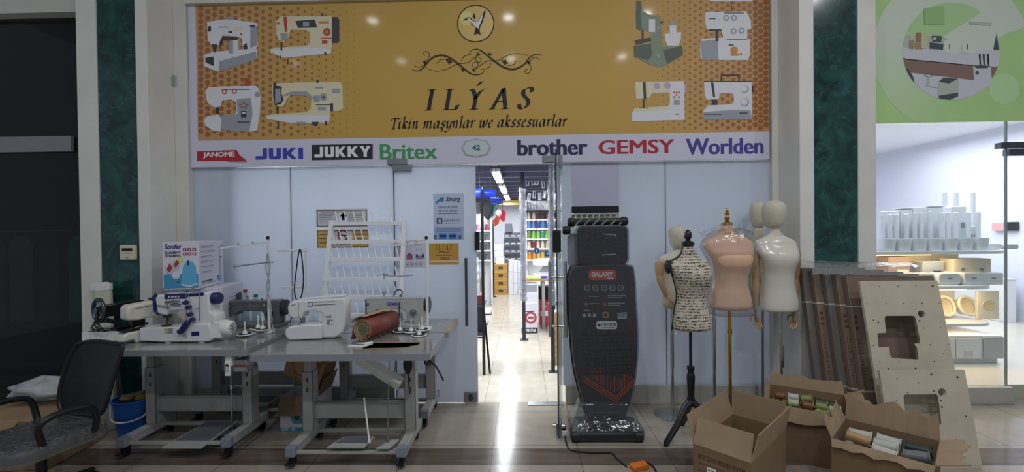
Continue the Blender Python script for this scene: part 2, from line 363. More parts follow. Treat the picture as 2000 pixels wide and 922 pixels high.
# ---------------------------------------------------------------- shop interior shell
wall_w = mat('shop_wall_white', '#dfe2ea', .6); dark_ceil = mat('shop_ceiling_dark', '#34353f', .5)
slab('wall_shop_left', -2.7, -2.6, 4.06, 13.2, 0, 2.6, wall_w)
slab('wall_shop_right', 2.35, 2.45, 4.06, 13.2, 0, 2.6, wall_w)
slab('wall_shop_back', -2.6, 2.35, 13.1, 13.2, 0, 2.6, wall_w)
slab('ceiling_shop', -2.6, 2.35, 4.06, 13.2, 2.5, 2.6, dark_ceil)
for i in range(14):
    slab('trim_%d' % (20+i), -2.6, 2.35, 4.3+i*.62, 4.36+i*.62, 2.38, 2.5, mat('ceiling_slat', '#5c5e74', .4))
for i, x in enumerate((xs[1], xw[3])): slab('trim_%d' % (40+i), x-seam, x+seam, WY+.002, WY+.01, zs, zb-.004, mat('seam_grey', '#6f757c', .5))
slab('trim_42', xs[2]-seam, xs[2]+.006, WY+.003, WY+.01, 0.012, zb-.006, mat('seam_dark', '#3a3f46', .5))
# ---------------------------------------------------------------- dark unit beyond the glass on one side
dk = mat('dark_unit_wall', '#2e3331', .7, noise=(2, .2)); tint = film('tinted_glass', '#c4c4c4', .985, .03, ior=1.3)
slab('wall_dark_unit_back', -8, xl0+.1, 6.2, 6.3, 0, 4.4, dk)
slab('wall_dark_unit_side', xl0-.02, xl0+.1, 4.06, 6.2, 0, 4.4, dk)
slab('floor_dark_unit', -8, xl0+.1, 4.03, 6.3, -.1, 0, mat('dark_unit_floor', '#3c3833', .4))
slab('ceiling_dark_unit', -8, xl0+.1, 4.06, 6.3, 4.3, 4.4, dk)
slab('wall_dark_unit_end', -8, -7.9, 4.06, 6.3, 0, 4.4, dk)
slab('window_9', -8, xl0, 4.0, 4.012, 0, ZZ(25, 4, 60), tint)
zq = ZZ(298, 4, 60); slab('trim_16', -8, XX(146, 3.99), 3.97, 4.0, zq, ZZ(268, 4, 60), mat('grey_door_rail', '#8f8f92', .5))
# ---------------------------------------------------------------- bright homeware shop, other side
hw = mat('homeware_wall', '#d9dcec', .5); zfl = .145
slab('wall_homeware_side', 7.3, 7.4, 4.06, 11, 0, 3.1, hw)
slab('wall_homeware_back', 2.5, 7.3, 10.2, 10.3, 0, 3.1, hw)
slab('wall_homeware_left', 2.46, 2.56, 4.06, 10.3, 0, 3.1, hw)
slab('ceiling_homeware', 2.5, 7.4, 4.06, 10.3, 3.05, 3.15, mat('homeware_ceiling', '#e6e8f0', .6))
slab('floor_homeware', xr3-.2, 7.3, 4.03, 10.3, -.1, zfl, mat('homeware_floor', '#cfc9bd', .2))
slab('trim_17', xr3, XX(1976, 3.97), 3.95, 4.03, 0, zfl, sill, bev=.004)
slab('window_10', xr3, XX(1964, 4), 4.0, 4.012, zfl, 2.52, glass)
slab('window_11', XX(1967, 4), 6.5, 4.0, 4.012, .02, 2.52, glass)
slab('trim_18', XX(1964, 4), XX(1967, 4), 3.998, 4.014, zfl, 2.52, mat('glass_seam', '#8f9a9c', .3))
g = thing('trim_19', 'dark steel patch hinge on the homeware shop glass', 'hinge', (XX(1965, 4), 4, ZZ(290, 4, 1965))); g['kind'] = 'structure'
MB().box(-.07, .25, -.03, .03, .0, .05).build('upper_plate', mat('dark_steel', '#6a6d74', .35, 1), g, bev=.003)
MB().box(.0, .25, -.025, .03, -.065, -.008).build('lower_plate', mat('dark_steel'), g, bev=.003)
# ---------------------------------------------------------------- banner over the shop front
def BX(px0, py0, px1, py1, y):
    cx, cy = (px0+px1)/2, (py0+py1)/2
    return at(px0, cy, y=y).x, at(cx, py1, y=y).z, at(px1, cy, y=y).x, at(cx, py0, y=y).z
def PL(pts, y, s=1, ox=0, oy=0): return [(lambda p: (p.x, p.z))(at(ox+a/s, oy+b/s, y=y)) for a, b in pts]
GL = {  # broad-nib letter strokes, x-height 1
 'i': (.5, [[(.03, .72), (.2, 1), (.2, .2), (.3, 0), (.46, .2)], [(.22, 1.32), (.34, 1.5)]]),
 'n': (.98, [[(.03, .75), (.2, 1), (.2, 0)], [(.2, .6), (.48, 1), (.66, .9), (.66, .2), (.76, 0), (.92, .2)]]),
 'm': (1.45, [[(.03, .75), (.2, 1), (.2, 0)], [(.2, .6), (.46, 1), (.62, .9), (.62, 0)], [(.62, .6), (.9, 1), (1.1, .9), (1.1, .2), (1.2, 0), (1.38, .2)]]),
 'a': (.98, [[(.72, .92), (.5, 1), (.25, .85), (.1, .45), (.16, .08), (.36, .02), (.6, .35), (.72, .92), (.7, .2), (.8, 0), (.95, .2)]]),
 's': (.68, [[(.62, .86), (.44, 1), (.2, .85), (.24, .62), (.48, .42), (.54, .16), (.34, 0), (.06, .12)]]),
 'ş': (.68, [[(.62, .86), (.44, 1), (.2, .85), (.24, .62), (.48, .42), (.54, .16), (.34, 0), (.06, .12)], [(.34, 0), (.3, -.14), (.42, -.24), (.34, -.4), (.16, -.38)]]),
 'y': (.86, [[(.03, .8), (.18, 1), (.24, .2), (.4, 0), (.66, .4)], [(.76, 1), (.72, .2), (.52, -.34), (.2, -.52), (.0, -.42)]]),
 'k': (.84, [[(.06, 1.5), (.2, 1.6), (.2, 0)], [(.2, .48), (.5, 1), (.64, .84), (.4, .56), (.24, .5)], [(.36, .52), (.6, .05), (.84, .14)]]),
 'l': (.46, [[(.06, 1.5), (.22, 1.6), (.2, .2), (.3, 0), (.45, .18)]]),
 'r': (.64, [[(.03, .75), (.2, 1), (.2, 0)], [(.2, .6), (.44, .98), (.62, .9)]]),
 'w': (1.24, [[(.03, .8), (.18, 1), (.22, .2), (.38, 0), (.62, .5), (.66, 1), (.68, .2), (.82, 0), (1.06, .5), (1.08, 1), (1.0, 1.02)]]),
 'e': (.72, [[(.12, .45), (.46, .62), (.56, .84), (.4, 1), (.16, .66), (.14, .16), (.38, 0), (.64, .2)]]),
 'u': (.98, [[(.03, .8), (.18, 1), (.2, .2), (.34, 0), (.64, .5)], [(.68, 1), (.68, .2), (.78, 0), (.94, .2)]]),
 'T': (1.0, [[(.02, 1.22), (.1, 1.45), (.55, 1.46), (1.0, 1.46), (1.0, 1.24)], [(.5, 1.46), (.48, 0)], [(.26, .0), (.7, .0)]]),
 ' ': (.5, []),
 'I': (.8, [[(.4, 1.45), (.4, 0)], [(.16, 1.45), (.64, 1.45)], [(.16, 0), (.64, 0)]]),
 'L': (1.1, [[(.3, 1.45), (.3, 0)], [(.06, 1.45), (.54, 1.45)], [(.06, 0), (1.0, 0), (1.08, .32)]]),
 'Y': (1.25, [[(.14, 1.42), (.36, 1.3), (.6, .72), (.6, 0)], [(.6, .72), (.9, 1.3), (1.16, 1.42)], [(.34, 0), (.86, 0)], [(.62, 1.72), (.86, 1.98)]]),
 'A': (1.35, [[(.12, 0), (.7, 1.46)], [(.7, 1.46), (1.1, 0)], [(.34, .52), (.96, .52)], [(-.04, 0), (.32, 0)], [(.86, 0), (1.34, 0)]]),
 'S': (1.0, [[(.86, 1.16), (.84, 1.4), (.56, 1.47), (.26, 1.3), (.3, .95), (.68, .6), (.76, .28), (.5, 0), (.2, .02), (.1, .3)]])}
def nib(mb, t, x0, zbase, w_, xh, y, wd=.2, ang=32, shear=.22, gap=0, c=0, raw=False, vs_=1):
    tot = sum(GL[q][0]+gap for q in t)-gap; k = w_/tot; cx = 0; a = math.radians(ang)
    nx, nz = math.cos(a)*wd/2, math.sin(a)*wd/2
    def pt(u, v): return (x0+(u+v*shear)*k, zbase+v*xh*vs_)
    for q in t:
        for st in GL[q][1]:
            P = st if (raw and q in 'ILAT') else sm2(st, 5)
            for (u0, v0), (u1, v1) in zip(P[:-1], P[1:]):
                e = .035 if abs((u1-u0)*nz-(v1-v0)*nx) < .003 else 0
                mb.flat([pt(cx+u0-nx, v0-nz-e), pt(cx+u0+nx, v0+nz+e), pt(cx+u1+nx, v1+nz+e), pt(cx+u1-nx, v1-nz-e)], y, c)
        cx += GL[q][0]+gap
YB = 3.965
gold = mat('sign_gold_vinyl', '#c69f46', .5, coat=.07); 
def gold_nodes(k):                        # the printed gold turns peach towards both ends of the banner
    nt = k.node_tree; N = nt.nodes.new; L = nt.links.new; tc = N('ShaderNodeTexCoord'); sx = N('ShaderNodeSeparateXYZ'); mr = N('ShaderNodeMapRange'); rp = N('ShaderNodeValToRGB')
    mr.inputs['From Min'].default_value = -2.57; mr.inputs['From Max'].default_value = 2.57; L(tc.outputs['Object'], sx.inputs[0]); L(sx.outputs[0], mr.inputs[0]); L(mr.outputs[0], rp.inputs[0])
    e = rp.color_ramp.elements; e[0].position = 0; e[0].color = hx('#c4936a'); e[1].position = 1; e[1].color = hx('#c4936a')
    for p_, c_ in ((.12, '#c59a58'), (.28, '#c69f46'), (.72, '#c69f46'), (.88, '#c59a58')): q = e.new(p_); q.color = hx(c_)
    L(rp.outputs[0], nt.nodes['Principled BSDF'].inputs['Base Color'])
gold_nodes(gold); goldl = mat('sign_gold_light', '#d8b25c', .35)
wv = mat('sign_white_vinyl', '#d3d2e4', .3, coat=.1)
gx0, gz0, gx1, gz1 = BX(384, 266, 1502, 0, YB); gz1 = zt; zmid = at(940, 266, y=YB).z
sg = thing('shop_sign', 'wide gold shop banner with sewing machine pictures above the white glass front', 'sign', ((gx0+gx1)/2, YB, zb+.0))
ox_, oz_ = (gx0+gx1)/2, zb
def sgb(mb, name, mats, par=None, label=None):
    mb.v = [(x-ox_, y-YB, z-oz_) for x, y, z in mb.v]; o = mb.build(name, mats, par or sg, sm=0)
    if label: o['label'] = label
    return o
sgb(MB().box(XA+.005, gx0, YB, WY-.002, zb, zt).box(gx0, gx1, YB, WY-.002, zb, zmid), 'white_band', wv)
sgb(MB().box(gx0, gx1, YB, WY-.002, zmid, zt), 'gold_field', gold)
m = MB()                                  # half-tone dots fading towards the middle
for side in (0, 1):
    for i in range(24):
        for j in range(22):
            px = (392+i*13.6) if side == 0 else (1496-i*13.6*.78); py = 4+j*12.6+(6.3 if i % 2 else 0)
            if side == 0: r = 5.6*(1-i/24)**.75
            else: r = 5.4*(1-i/24)**.9
            sy = at(px, py, y=YB)
            if r > .7 and zmid+.03 < sy.z < zt-.03: m.disc(sy.x, sy.z, YB-.001, r/217, 8)
sgb(m, 'halftone_dots', mat('sign_orange', '#a0652f', .4))
m = MB(); y = YB-.0015
x0, z0, x1, z1 = BX(833, 173, 1047, 213, y); nib(m, 'ILYAS', x0-.03, z0, (x1-x0)*.98, (z1-z0)/1.47, y, wd=.3, ang=14, shear=.2, gap=.62, raw=True)
x0, z0, x1, z1 = BX(762, 236, 1106, 249, y); nib(m, 'Tikin maşynlar we akssesuarlar', x0, z0, x1-x0, .0625, y, wd=.3, ang=38, shear=.2, gap=.1)
sgb(m, 'shop_name_lettering', ink)
m = MB()                                  # scrolled flourish
def fl(pts, w0, w1=None, n=8):
    P = sm2(PL(pts, y, 2.794, 700, 0), n); q = len(P)-1
    for i in range(q):
        t = math.sin(math.pi*(i+.5)/q); m.line([P[i], P[i+1]], (w0+((w1 or w0)-w0)*t)/217/2.794, y)
fl([(290, 378), (320, 387), (352, 372), (400, 318), (460, 302), (520, 330), (580, 378), (620, 405), (665, 405), (692, 385)], 2, 11)
fl([(598, 298), (625, 272), (660, 272), (700, 300), (750, 340), (800, 370), (850, 378), (900, 355), (940, 310), (975, 295), (1003, 303)], 2, 11)
fl([(303, 355), (325, 366), (350, 360), (385, 330)], 2, 4); fl([(990, 328), (965, 312), (945, 325), (920, 350)], 2, 4)
fl([(362, 345), (385, 310), (382, 285), (362, 282), (356, 296), (368, 303)], 2, 4); fl([(930, 335), (943, 375), (925, 402), (910, 392), (916, 378), (926, 382)], 2, 4)
fl([(366, 370), (420, 388), (480, 378), (540, 350), (600, 340), (650, 300), (640, 325), (660, 340), (672, 322), (655, 312)], 2, 4)
fl([(930, 305), (880, 292), (820, 300), (760, 330), (700, 335), (640, 375), (655, 350), (640, 338), (620, 352), (632, 368)], 2, 4)
fl([(560, 335), (580, 305), (620, 298)], 2, 4); fl([(725, 340), (710, 370), (670, 380)], 2, 4)
fl([(428, 350), (450, 325), (490, 325)], 2, 4); fl([(860, 330), (850, 350), (810, 360)], 2, 4)
for (cx, cy, d) in ((495, 335, 1), (655, 295, 1), (718, 295, 1), (800, 340, 1), (930, 342, 1), (362, 340, 1), (570, 382, 1), (630, 382, 1)):
    s_ = 22 if (cx, cy) in ((495, 335), (800, 340)) else 14
    m.flat(PL([(cx-s_, cy-s_*.7), (cx-s_*.2, cy-s_*.4), (cx+s_*.1, cy-s_*.9), (cx+s_*.4, cy-s_*.1), (cx+s_, cy+s_*.2), (cx+s_*.3, cy+s_*.4), (cx+s_*.1, cy+s_*.9), (cx-s_*.4, cy+s_*.3)], y, 2.794, 700, 0), y)
sgb(m, 'flourish', mat('sign_brown_ink', '#3a2a16', .6))
m = MB(); c = at(929, 46, y=y); m.disc(c.x, c.z, y, 35/217, 40, 0); m.ring(c.x, c.z, y-.0005, 34/217, 36/217, 40, 1)
m.disc(*(lambda p: (p.x, p.z))(at(912, 36, y=y)), y-.0004, 14/217, 20, 3)
b2 = lambda pts: PL(pts, y, 2.794, 700, 0)
m.flat(b2(sm2([(570, 114), (588, 98), (605, 94), (618, 102), (640, 120), (655, 110), (690, 58), (694, 66), (680, 115), (668, 140), (660, 165), (650, 160), (625, 135), (608, 112), (592, 108)], 3, True)), y-.001, 1)
m.flat(b2([(592, 101), (604, 99), (618, 110), (640, 124), (656, 114), (682, 72), (674, 108), (662, 135), (656, 158), (640, 148), (615, 118), (600, 106)]), y-.0015, 2)
m.flat(b2([(622, 92), (630, 70), (640, 92), (634, 106)]), y-.001, 1)
m.flat(b2([(640, 150), (660, 160), (668, 190), (650, 184), (630, 190)]), y-.001, 1)
m.flat(b2([(608, 118), (624, 134), (628, 152), (610, 132)]), y-.0016, 4)
sgb(m, 'bird_emblem', [goldl, ink, paper, mat('sign_pale_gold', '#e0d27c', .4), mat('sign_peach', '#c99a6a', .5)])
# brand row
def logo(name, txt, box, col, bold=.02, extra=None, twin=None, shear=0):
    m = MB(); 
    if extra: extra(m)
    m.text(txt, *BX(*box, y), y-.0008, 0, bold, shear, twin)
    sgb(m, name, [col, mat('logo_red', '#b3232f', .4), mat('logo_black', '#23272f', .4), paper, mat('logo_shadow', '#8d8d96', .5)])
def flag(m):
    m.flat(PL([(385, 296), (462, 293), (468, 303), (482, 314), (385, 315)], y), y-.0004, 1); m.flat(PL([(440, 315), (482, 314), (482, 317), (452, 317)], y), y, 4)
logo('red_flag_logo', 'JANOME', (397, 297, 458, 309), paper, 0, flag, (-.003, 0, .003))
m = MB()
for txt, px0, px1, cc in (('JUKI', 499, 593, 0), ('JUKKY', 614, 724, 1)):   # heavy squared lettering
    n = len(txt); bx = BX(px0, 289 if cc == 0 else 286, px1, 311 if cc == 0 else 307, y); H = bx[3]-bx[1]; W_ = bx[2]-bx[0]
    if cc: m.flat([(p, q) for p, q in PL([(609, 283), (728, 281), (728, 311), (609, 313)], y)], y-.0003, 2)
    ww = {'J': .9, 'U': .95, 'K': 1.08, 'I': .4, 'Y': 1.1}; tot = sum(ww[q] for q in txt)+.14*(n-1); k = W_/tot; cx = bx[0]; yy = y-.0008
    for q in txt:
        u = lambda pts: m.flat([(cx+a*k, bx[1]+b*H) for a, b in pts], yy, cc)
        t = .34
        if q == 'J': u([(.9-t, 1), (.9-t, .3), (0, .3), (0, 0), (.75, 0), (.9, .15), (.9, 1)])
        elif q == 'U': u([(0, 1), (0, .15), (.15, 0), (.8, 0), (.95, .15), (.95, 1), (.95-t, 1), (.95-t, .28), (t, .28), (t, 1)])
        elif q == 'I': u([(0, 0), (.36, 0), (.36, 1), (0, 1)])
        elif q == 'K': u([(0, 0), (t, 0), (t, 1), (0, 1)]); u([(t, .38), (.7, 0), (1.08, 0), (.62, .52), (1.04, 1), (.68, 1), (t, .64)])
        else: u([(0, 1), (.38, 1), (.55, .66), (.72, 1), (1.1, 1), (.72, .42), (.72, 0), (.38, 0), (.38, .42)])
        cx += (ww[q]+.14)*k
sgb(m, 'block_logos', [mat('logo_blue', '#3c46b0', .4), paper, mat('logo_black')])
logo('green_logo', 'Britex', (743, 281, 853, 311), mat('logo_green', '#3f9a58', .4), 0, None, (-.005, -.0025, 0, .0025, .005))
logo('navy_logo', 'brother', (1012, 272, 1146, 303), mat('logo_navy', '#2b2b52', .4), 0, None, (-.008, -.004, 0, .004, .008))
logo('red_logo', 'GEMSY', (1170, 273, 1316, 300), mat('logo_crimson', '#b12438', .4), 0, None, (-.006, -.003, 0, .003, .006))
logo('violet_logo', 'Worlden', (1341, 270, 1490, 301), mat('logo_violet', '#4b3f94', .4), 0, None, (-.006, -.003, 0, .003, .006))
m = MB(); c = at(930, 289, y=y); pl = []
for a in range(32):
    t = a*2*math.pi/32; r = (1+.09*math.cos(4*t*1)+.05*math.cos(8*t)); pl.append((c.x+r*.115*max(-1, min(1, 1.25*math.cos(t))), c.z+r*.072*max(-1, min(1, 1.25*math.sin(t)))))
m.flat(pl, y-.004, 1); m.flat([(c.x+(a-c.x)*.9, c.z+(b-c.z)*.88) for a, b in pl], y-.0045, 0); m.text('42', *BX(922, 283, 938, 294, y), y-.005, 2, .04)
sgb(m, 'number_plate', [mat('plate_pale', '#c6d3d4', .4), mat('plate_edge', '#a9b0b0', .4), mat('logo_teal', '#1f6470', .4)])
# printed pictures of machines, flat on the vinyl
pm = [mat('print_white', '#dfe0e6', .45), mat('print_grey', '#9aa0ab', .45), mat('print_dark', '#33363d', .45), mat('print_red', '#b8413c', .45), mat('print_cream', '#ddd6b4', .45),
      mat('print_green', '#7f8d74', .45), mat('print_dkgreen', '#4f5c4c', .45), mat('print_lilac', '#b9a6cf', .45), mat('print_orange', '#cf8a38', .45)]
def pic(name, shapes, s, ox, oy):
    m = MB(); d = 0
    for sh in shapes:
        d += .00012; c = sh[0]; P = sh[1]
        if len(P) == 3 and isinstance(P[0], (int, float)):
            q = at(ox+P[0]/s, oy+P[1]/s, y=y); m.disc(q.x, q.z, y-.0006-d, P[2]/s/217, 14, c)
        else: m.flat(PL(P, y, s, ox, oy), y-.0006-d, c)
    sgb(m, name, pm)
R = lambda a, b, c, d: [(a, b), (c, b), (c, d), (a, d)]
A = (2.882, 360, 0)
pic('machine_picture', [(0, [(108, 312), (165, 292), (405, 272), (412, 290), (405, 335), (195, 402), (180, 400), (112, 372)]), (1, [(195, 345), (405, 290), (405, 335), (195, 402)]),
 (2, [(118, 326), (165, 318), (166, 372), (120, 352)]), (0, [(128, 125), (190, 112), (255, 108), (410, 130), (415, 260), (400, 275), (330, 280), (325, 215), (290, 205), (215, 200), (200, 255), (150, 250), (132, 225)]),
 (1, [(372, 140), (412, 150), (412, 255), (372, 270)]), (2, [(132, 150), (150, 146), (152, 172), (140, 180), (132, 172)]), (1, [(250, 232), (275, 228), (275, 300), (250, 300)]), (0, [(275, 225), (305, 222), (305, 290), (275, 292)]),
 (2, [(155, 250), (185, 250), (178, 296), (168, 296)]), (2, [(198, 240), (215, 205), (300, 210), (300, 225), (220, 228), (200, 275)]), (4, R(283, 152, 322, 172)), (2, [(330, 260), (350, 240), (358, 275), (335, 280)]), (1, R(196, 150, 250, 156)), (2, R(248, 176, 270, 186)), (2, R(370, 142, 398, 152)), (3, (321, 193, 6)), (1, R(245, 95, 262, 112))], *A)
pic('machine_picture', [(4, [(518, 118), (545, 92), (830, 92), (830, 265), (820, 290), (700, 285), (485, 300), (485, 278), (520, 268), (690, 258), (708, 240), (708, 185), (690, 170), (600, 168), (585, 210), (560, 238), (530, 225), (518, 190)]),
 (0, [(485, 280), (700, 268), (830, 280), (825, 300), (560, 326), (510, 306)]), (2, [(830, 96), (862, 96), (872, 110), (872, 230), (862, 243), (830, 240)]), (2, [(625, 118), (735, 110), (748, 155), (640, 158)]), (1, R(668, 122, 702, 148)), (3, [(558, 95), (578, 95), (580, 180), (566, 180)]),
 (3, (803, 180, 22)), (8, (803, 180, 10)), (3, R(775, 228, 806, 246)), (3, R(770, 212, 830, 217)), (1, [(540, 185), (585, 190), (575, 225), (548, 232)]), (2, R(542, 238, 552, 285)), (3, (528, 132, 7)), (2, R(580, 330, 586, 362)), (2, R(541, 312, 546, 335)), (2, R(788, 295, 800, 308)), (8, R(756, 120, 815, 131)), (2, R(770, 75, 782, 92))], *A)
pic('machine_picture', [(0, [(118, 515), (135, 492), (400, 480), (422, 505), (430, 540), (425, 640), (410, 735), (365, 742), (120, 705), (112, 680), (120, 660), (180, 650), (280, 645), (295, 630), (290, 575), (265, 560), (215, 565), (205, 600), (170, 605), (130, 580)]),
 (1, [(120, 690), (180, 650), (290, 645), (300, 640), (295, 560), (375, 550), (385, 640), (365, 742), (205, 730)]), (0, [(112, 680), (130, 655), (190, 645), (210, 670), (205, 740), (160, 735), (118, 705)]), (3, R(340, 442, 368, 482)), (3, R(208, 502, 370, 507)), (3, (226, 516, 15)), (0, (226, 516, 8)), (3, (282, 514, 15)), (0, (282, 514, 8)),
 (1, (412, 533, 16)), (3, (314, 588, 6)), (3, (335, 582, 6)), (3, (355, 590, 6)), (3, (325, 604, 6)), (3, (345, 606, 6)), (2, R(320, 625, 350, 660)), (0, R(326, 632, 345, 640)), (2, R(178, 605, 196, 640)), (2, R(300, 685, 368, 690))], *A)
pic('machine_picture', [(4, [(495, 478), (510, 468), (870, 460), (890, 475), (895, 610), (870, 625), (820, 625), (815, 690), (600, 692), (465, 668), (460, 652), (520, 640), (690, 632), (712, 610), (715, 560), (690, 540), (600, 535), (575, 560), (560, 598), (510, 598), (498, 560)]),
 (0, [(462, 655), (820, 650), (815, 690), (600, 692), (468, 670)]), (2, [(500, 470), (512, 460), (520, 480), (550, 490), (545, 520), (560, 560), (545, 585), (510, 596), (500, 540)]), (1, [(512, 500), (540, 500), (545, 570), (512, 585)]), (1, (783, 547, 22)), (2, (783, 547, 7)), (1, R(832, 500, 878, 524)), (1, R(728, 538, 762, 575)), (1, R(752, 602, 798, 622)), (2, R(740, 588, 830, 592)), (2, R(822, 582, 838, 625)), (1, [(540, 545), (600, 515), (690, 515), (730, 555), (715, 560), (690, 540), (600, 535)]),
 (2, R(520, 598, 530, 640)), (2, R(526, 685, 533, 726)), (2, [(718, 686), (758, 686), (745, 710), (728, 706)]), (1, R(632, 686, 682, 700)), (2, R(793, 682, 804, 702)), (2, R(745, 450, 756, 466)), (1, R(735, 489, 782, 499))], *A)
B_ = (2.794, 1180, 0)
pic('machine_picture', [(5, [(172, 8), (200, 5), (212, 60), (245, 80), (305, 88), (318, 250), (425, 250), (430, 300), (345, 350), (310, 368), (245, 350), (165, 310), (162, 250), (255, 235), (250, 175), (210, 165), (175, 160)]), (6, [(172, 60), (200, 70), (205, 165), (175, 160)]), (6, R(176, 5, 200, 65)),
 (6, [(160, 250), (255, 238), (262, 300), (240, 330), (165, 310)]), (5, [(262, 100), (305, 90), (320, 280), (300, 320), (270, 300)]), (6, [(320, 275), (425, 250), (430, 300), (345, 350)]), (0, R(244, 105, 278, 175)), (2, [(165, 220), (250, 205), (260, 222), (175, 245)]), (2, R(205, 165, 215, 215)), (0, [(330, 185), (420, 175), (418, 215), (405, 250), (345, 250), (332, 220)]), (0, [(355, 140), (392, 135), (396, 182), (358, 185)]), (1, [(360, 115), (385, 112), (392, 138), (358, 142)]), (1, (295, 150, 8)), (1, (295, 302, 9)), (2, (315, 120, 7))], *B_)
pic('machine_picture', [(0, [(552, 68), (775, 62), (800, 110), (802, 155), (780, 165), (780, 210), (795, 215), (795, 300), (785, 328), (535, 328), (524, 300), (524, 225), (535, 212), (650, 205), (640, 165), (560, 160), (552, 130)]), (1, [(524, 225), (620, 215), (625, 328), (535, 328)]), (0, R(575, -10, 810, 8)), (2, R(655, 69, 762, 74)), (2, R(570, 100, 608, 105)), (2, R(693, 8, 697, 62)),
 (1, (665, 98, 16)), (0, (665, 98, 8)), (1, (708, 98, 16)), (0, (708, 98, 8)), (1, (706, 170, 16)), (0, (706, 170, 8)), (1, (750, 168, 16)), (0, (750, 168, 8)), (2, R(608, 165, 624, 225)), (2, R(572, 160, 640, 166)), (2, R(668, 214, 780, 217)), (8, (709, 275, 20)), (3, (746, 295, 6)), (8, R(690, 292, 735, 304)), (2, R(680, 243, 706, 249))], *B_)
pic('machine_picture', [(4, [(168, 448), (435, 442), (440, 655), (152, 662), (158, 600), (175, 588), (345, 580), (358, 560), (356, 510), (340, 505), (262, 508), (245, 535), (175, 540)]), (0, R(360, 445, 438, 655)), (0, [(152, 610), (360, 600), (360, 655), (152, 662)]), (7, (287, 469, 18)), (7, (345, 467, 18)), (7, R(438, 462, 448, 505)), (2, [(210, 448), (226, 448), (230, 540), (216, 540)]), (2, R(212, 542, 220, 588)), (2, R(190, 587, 240, 591)),
 (3, (382, 505, 5)), (3, (395, 505, 5)), (3, (408, 505, 5)), (3, (382, 530, 5)), (3, (395, 518, 5)), (3, (408, 530, 5)), (1, R(380, 545, 412, 572)), (2, R(388, 621, 408, 625))], *B_)
pic('machine_picture', [(0, [(545, 447), (805, 445), (805, 610), (800, 652), (545, 655), (538, 610), (565, 575), (690, 570), (708, 560), (705, 515), (690, 508), (630, 510), (625, 540), (560, 545), (548, 520)]), (1, [(540, 612), (700, 600), (800, 600), (800, 652), (545, 655)]), (2, R(545, 442, 810, 448)), (2, [(636, 447), (636, 406), (740, 406), (740, 447), (732, 447), (732, 414), (644, 414), (644, 447)]), (2, [(582, 450), (596, 450), (606, 530), (594, 530)]), (1, (767, 486, 21)), (0, (764, 484, 17)), (1, (767, 558, 23)), (0, (764, 556, 18)), (2, [(806, 466), (818, 470), (818, 500), (806, 505)]), (2, R(545, 622, 640, 626)), (2, R(588, 545, 616, 575)), (0, R(582, 574, 634, 580)), (2, R(738, 614, 782, 619))], *B_)
# ---------------------------------------------------------------- notices on the glass
def poster(name, label, px0, py0, px1, py1, col, draw, yy=WY-.002, cat='poster', kids=None):
    x0, z0, x1, z1 = BX(px0, py0, px1, py1, yy)
    m = MB(); m.flat([(x0, z0), (x1, z0), (x1, z1), (x0, z1)], 0)
    g = thing(name, label, cat, ((x0+x1)/2, yy, (z0+z1)/2))
    m.v = [(a-(x0+x1)/2, b, c-(z0+z1)/2) for a, b, c in m.v]; m.build('sheet', col, g, sm=0)
    d = MB(); mats = draw(d, lambda *b: tuple(v-o for v, o in zip(BX(*b, yy), ((x0+x1)/2, (z0+z1)/2)*2)), lambda px, py: (at(px, py, y=yy).x-(x0+x1)/2, at(px, py, y=yy).z-(z0+z1)/2))
    d.build('print', mats, g, sm=0)
    return g
def rect(d, b, c, y=-.0006): d.flat([(b[0], b[1]), (b[2], b[1]), (b[2], b[3]), (b[0], b[3])], y, c)
def frame(d, b, t, c, y=-.0006):
    rect(d, (b[0], b[1], b[2], b[1]+t), c, y); rect(d, (b[0], b[3]-t, b[2], b[3]), c, y); rect(d, (b[0], b[1], b[0]+t, b[3]), c, y); rect(d, (b[2]-t, b[1], b[2], b[3]), c, y)
def lines(d, B, px0, py0, px1, n, dy, c, th=1.1, ragged=0):
    for i in range(n): rect(d, B(px0, py0+i*dy, px1-ragged*((i*37) % 5)/5, py0+i*dy+th), c)
redk = mat('notice_red', '#8e2b2b', .6); blue = mat('notice_blue', '#3b6ea8', .5); yel = mat('notice_yellow', '#d3b25c', .55)
def d_a(d, B, P):
    frame(d, B(619, 410, 717, 442), .008, 0); lines(d, B, 628, 413, 708, 1, 3, 1, 1.6)
    lines(d, B, 623, 418, 652, 6, 3.4, 1, .9, 6); lines(d, B, 680, 418, 712, 6, 3.4, 1, .9, 6); rect(d, B(662, 416, 678, 433), 3); rect(d, B(668, 417, 673, 430), 2); rect(d, B(665, 419, 677, 423), 2); lines(d, B, 640, 437, 690, 1, 3, 1, 1.4)
    return [mat('notice_brown', '#8a6a58', .6), ink_grey, redk, paper]
poster('safety_notice', 'white safety notice with a small red figure, above the yellow no smoking notice', 617, 408, 718, 443, mat('notice_white', '#d5d6da', .6), d_a)
def d_b(d, B, P):
    frame(d, B(620, 450, 719, 483), .006, 1); rect(d, B(652, 451, 688, 482), 2); c = P(670, 460); d.ring(c[0], c[1], -.001, .038, .05, 24, 0); d.line([P(661, 453), P(679, 467)], .009, -.0012, 0); rect(d, B(662, 459, 678, 461.5), 3, -.0008)
    d.text('NO SMOKING', *B(656, 473, 684, 480), -.0008, 0, .04)
    for a, b in ((624, 649), (691, 716)): lines(d, B, a, 457, b, 3, 8, 1, 2, 6)
    return [redk, mat('notice_brown'), paper, ink]
poster('no_smoking_notice', 'yellow no smoking notice with a crossed red circle, behind the spool rack', 619, 449, 720, 484, yel, d_b)
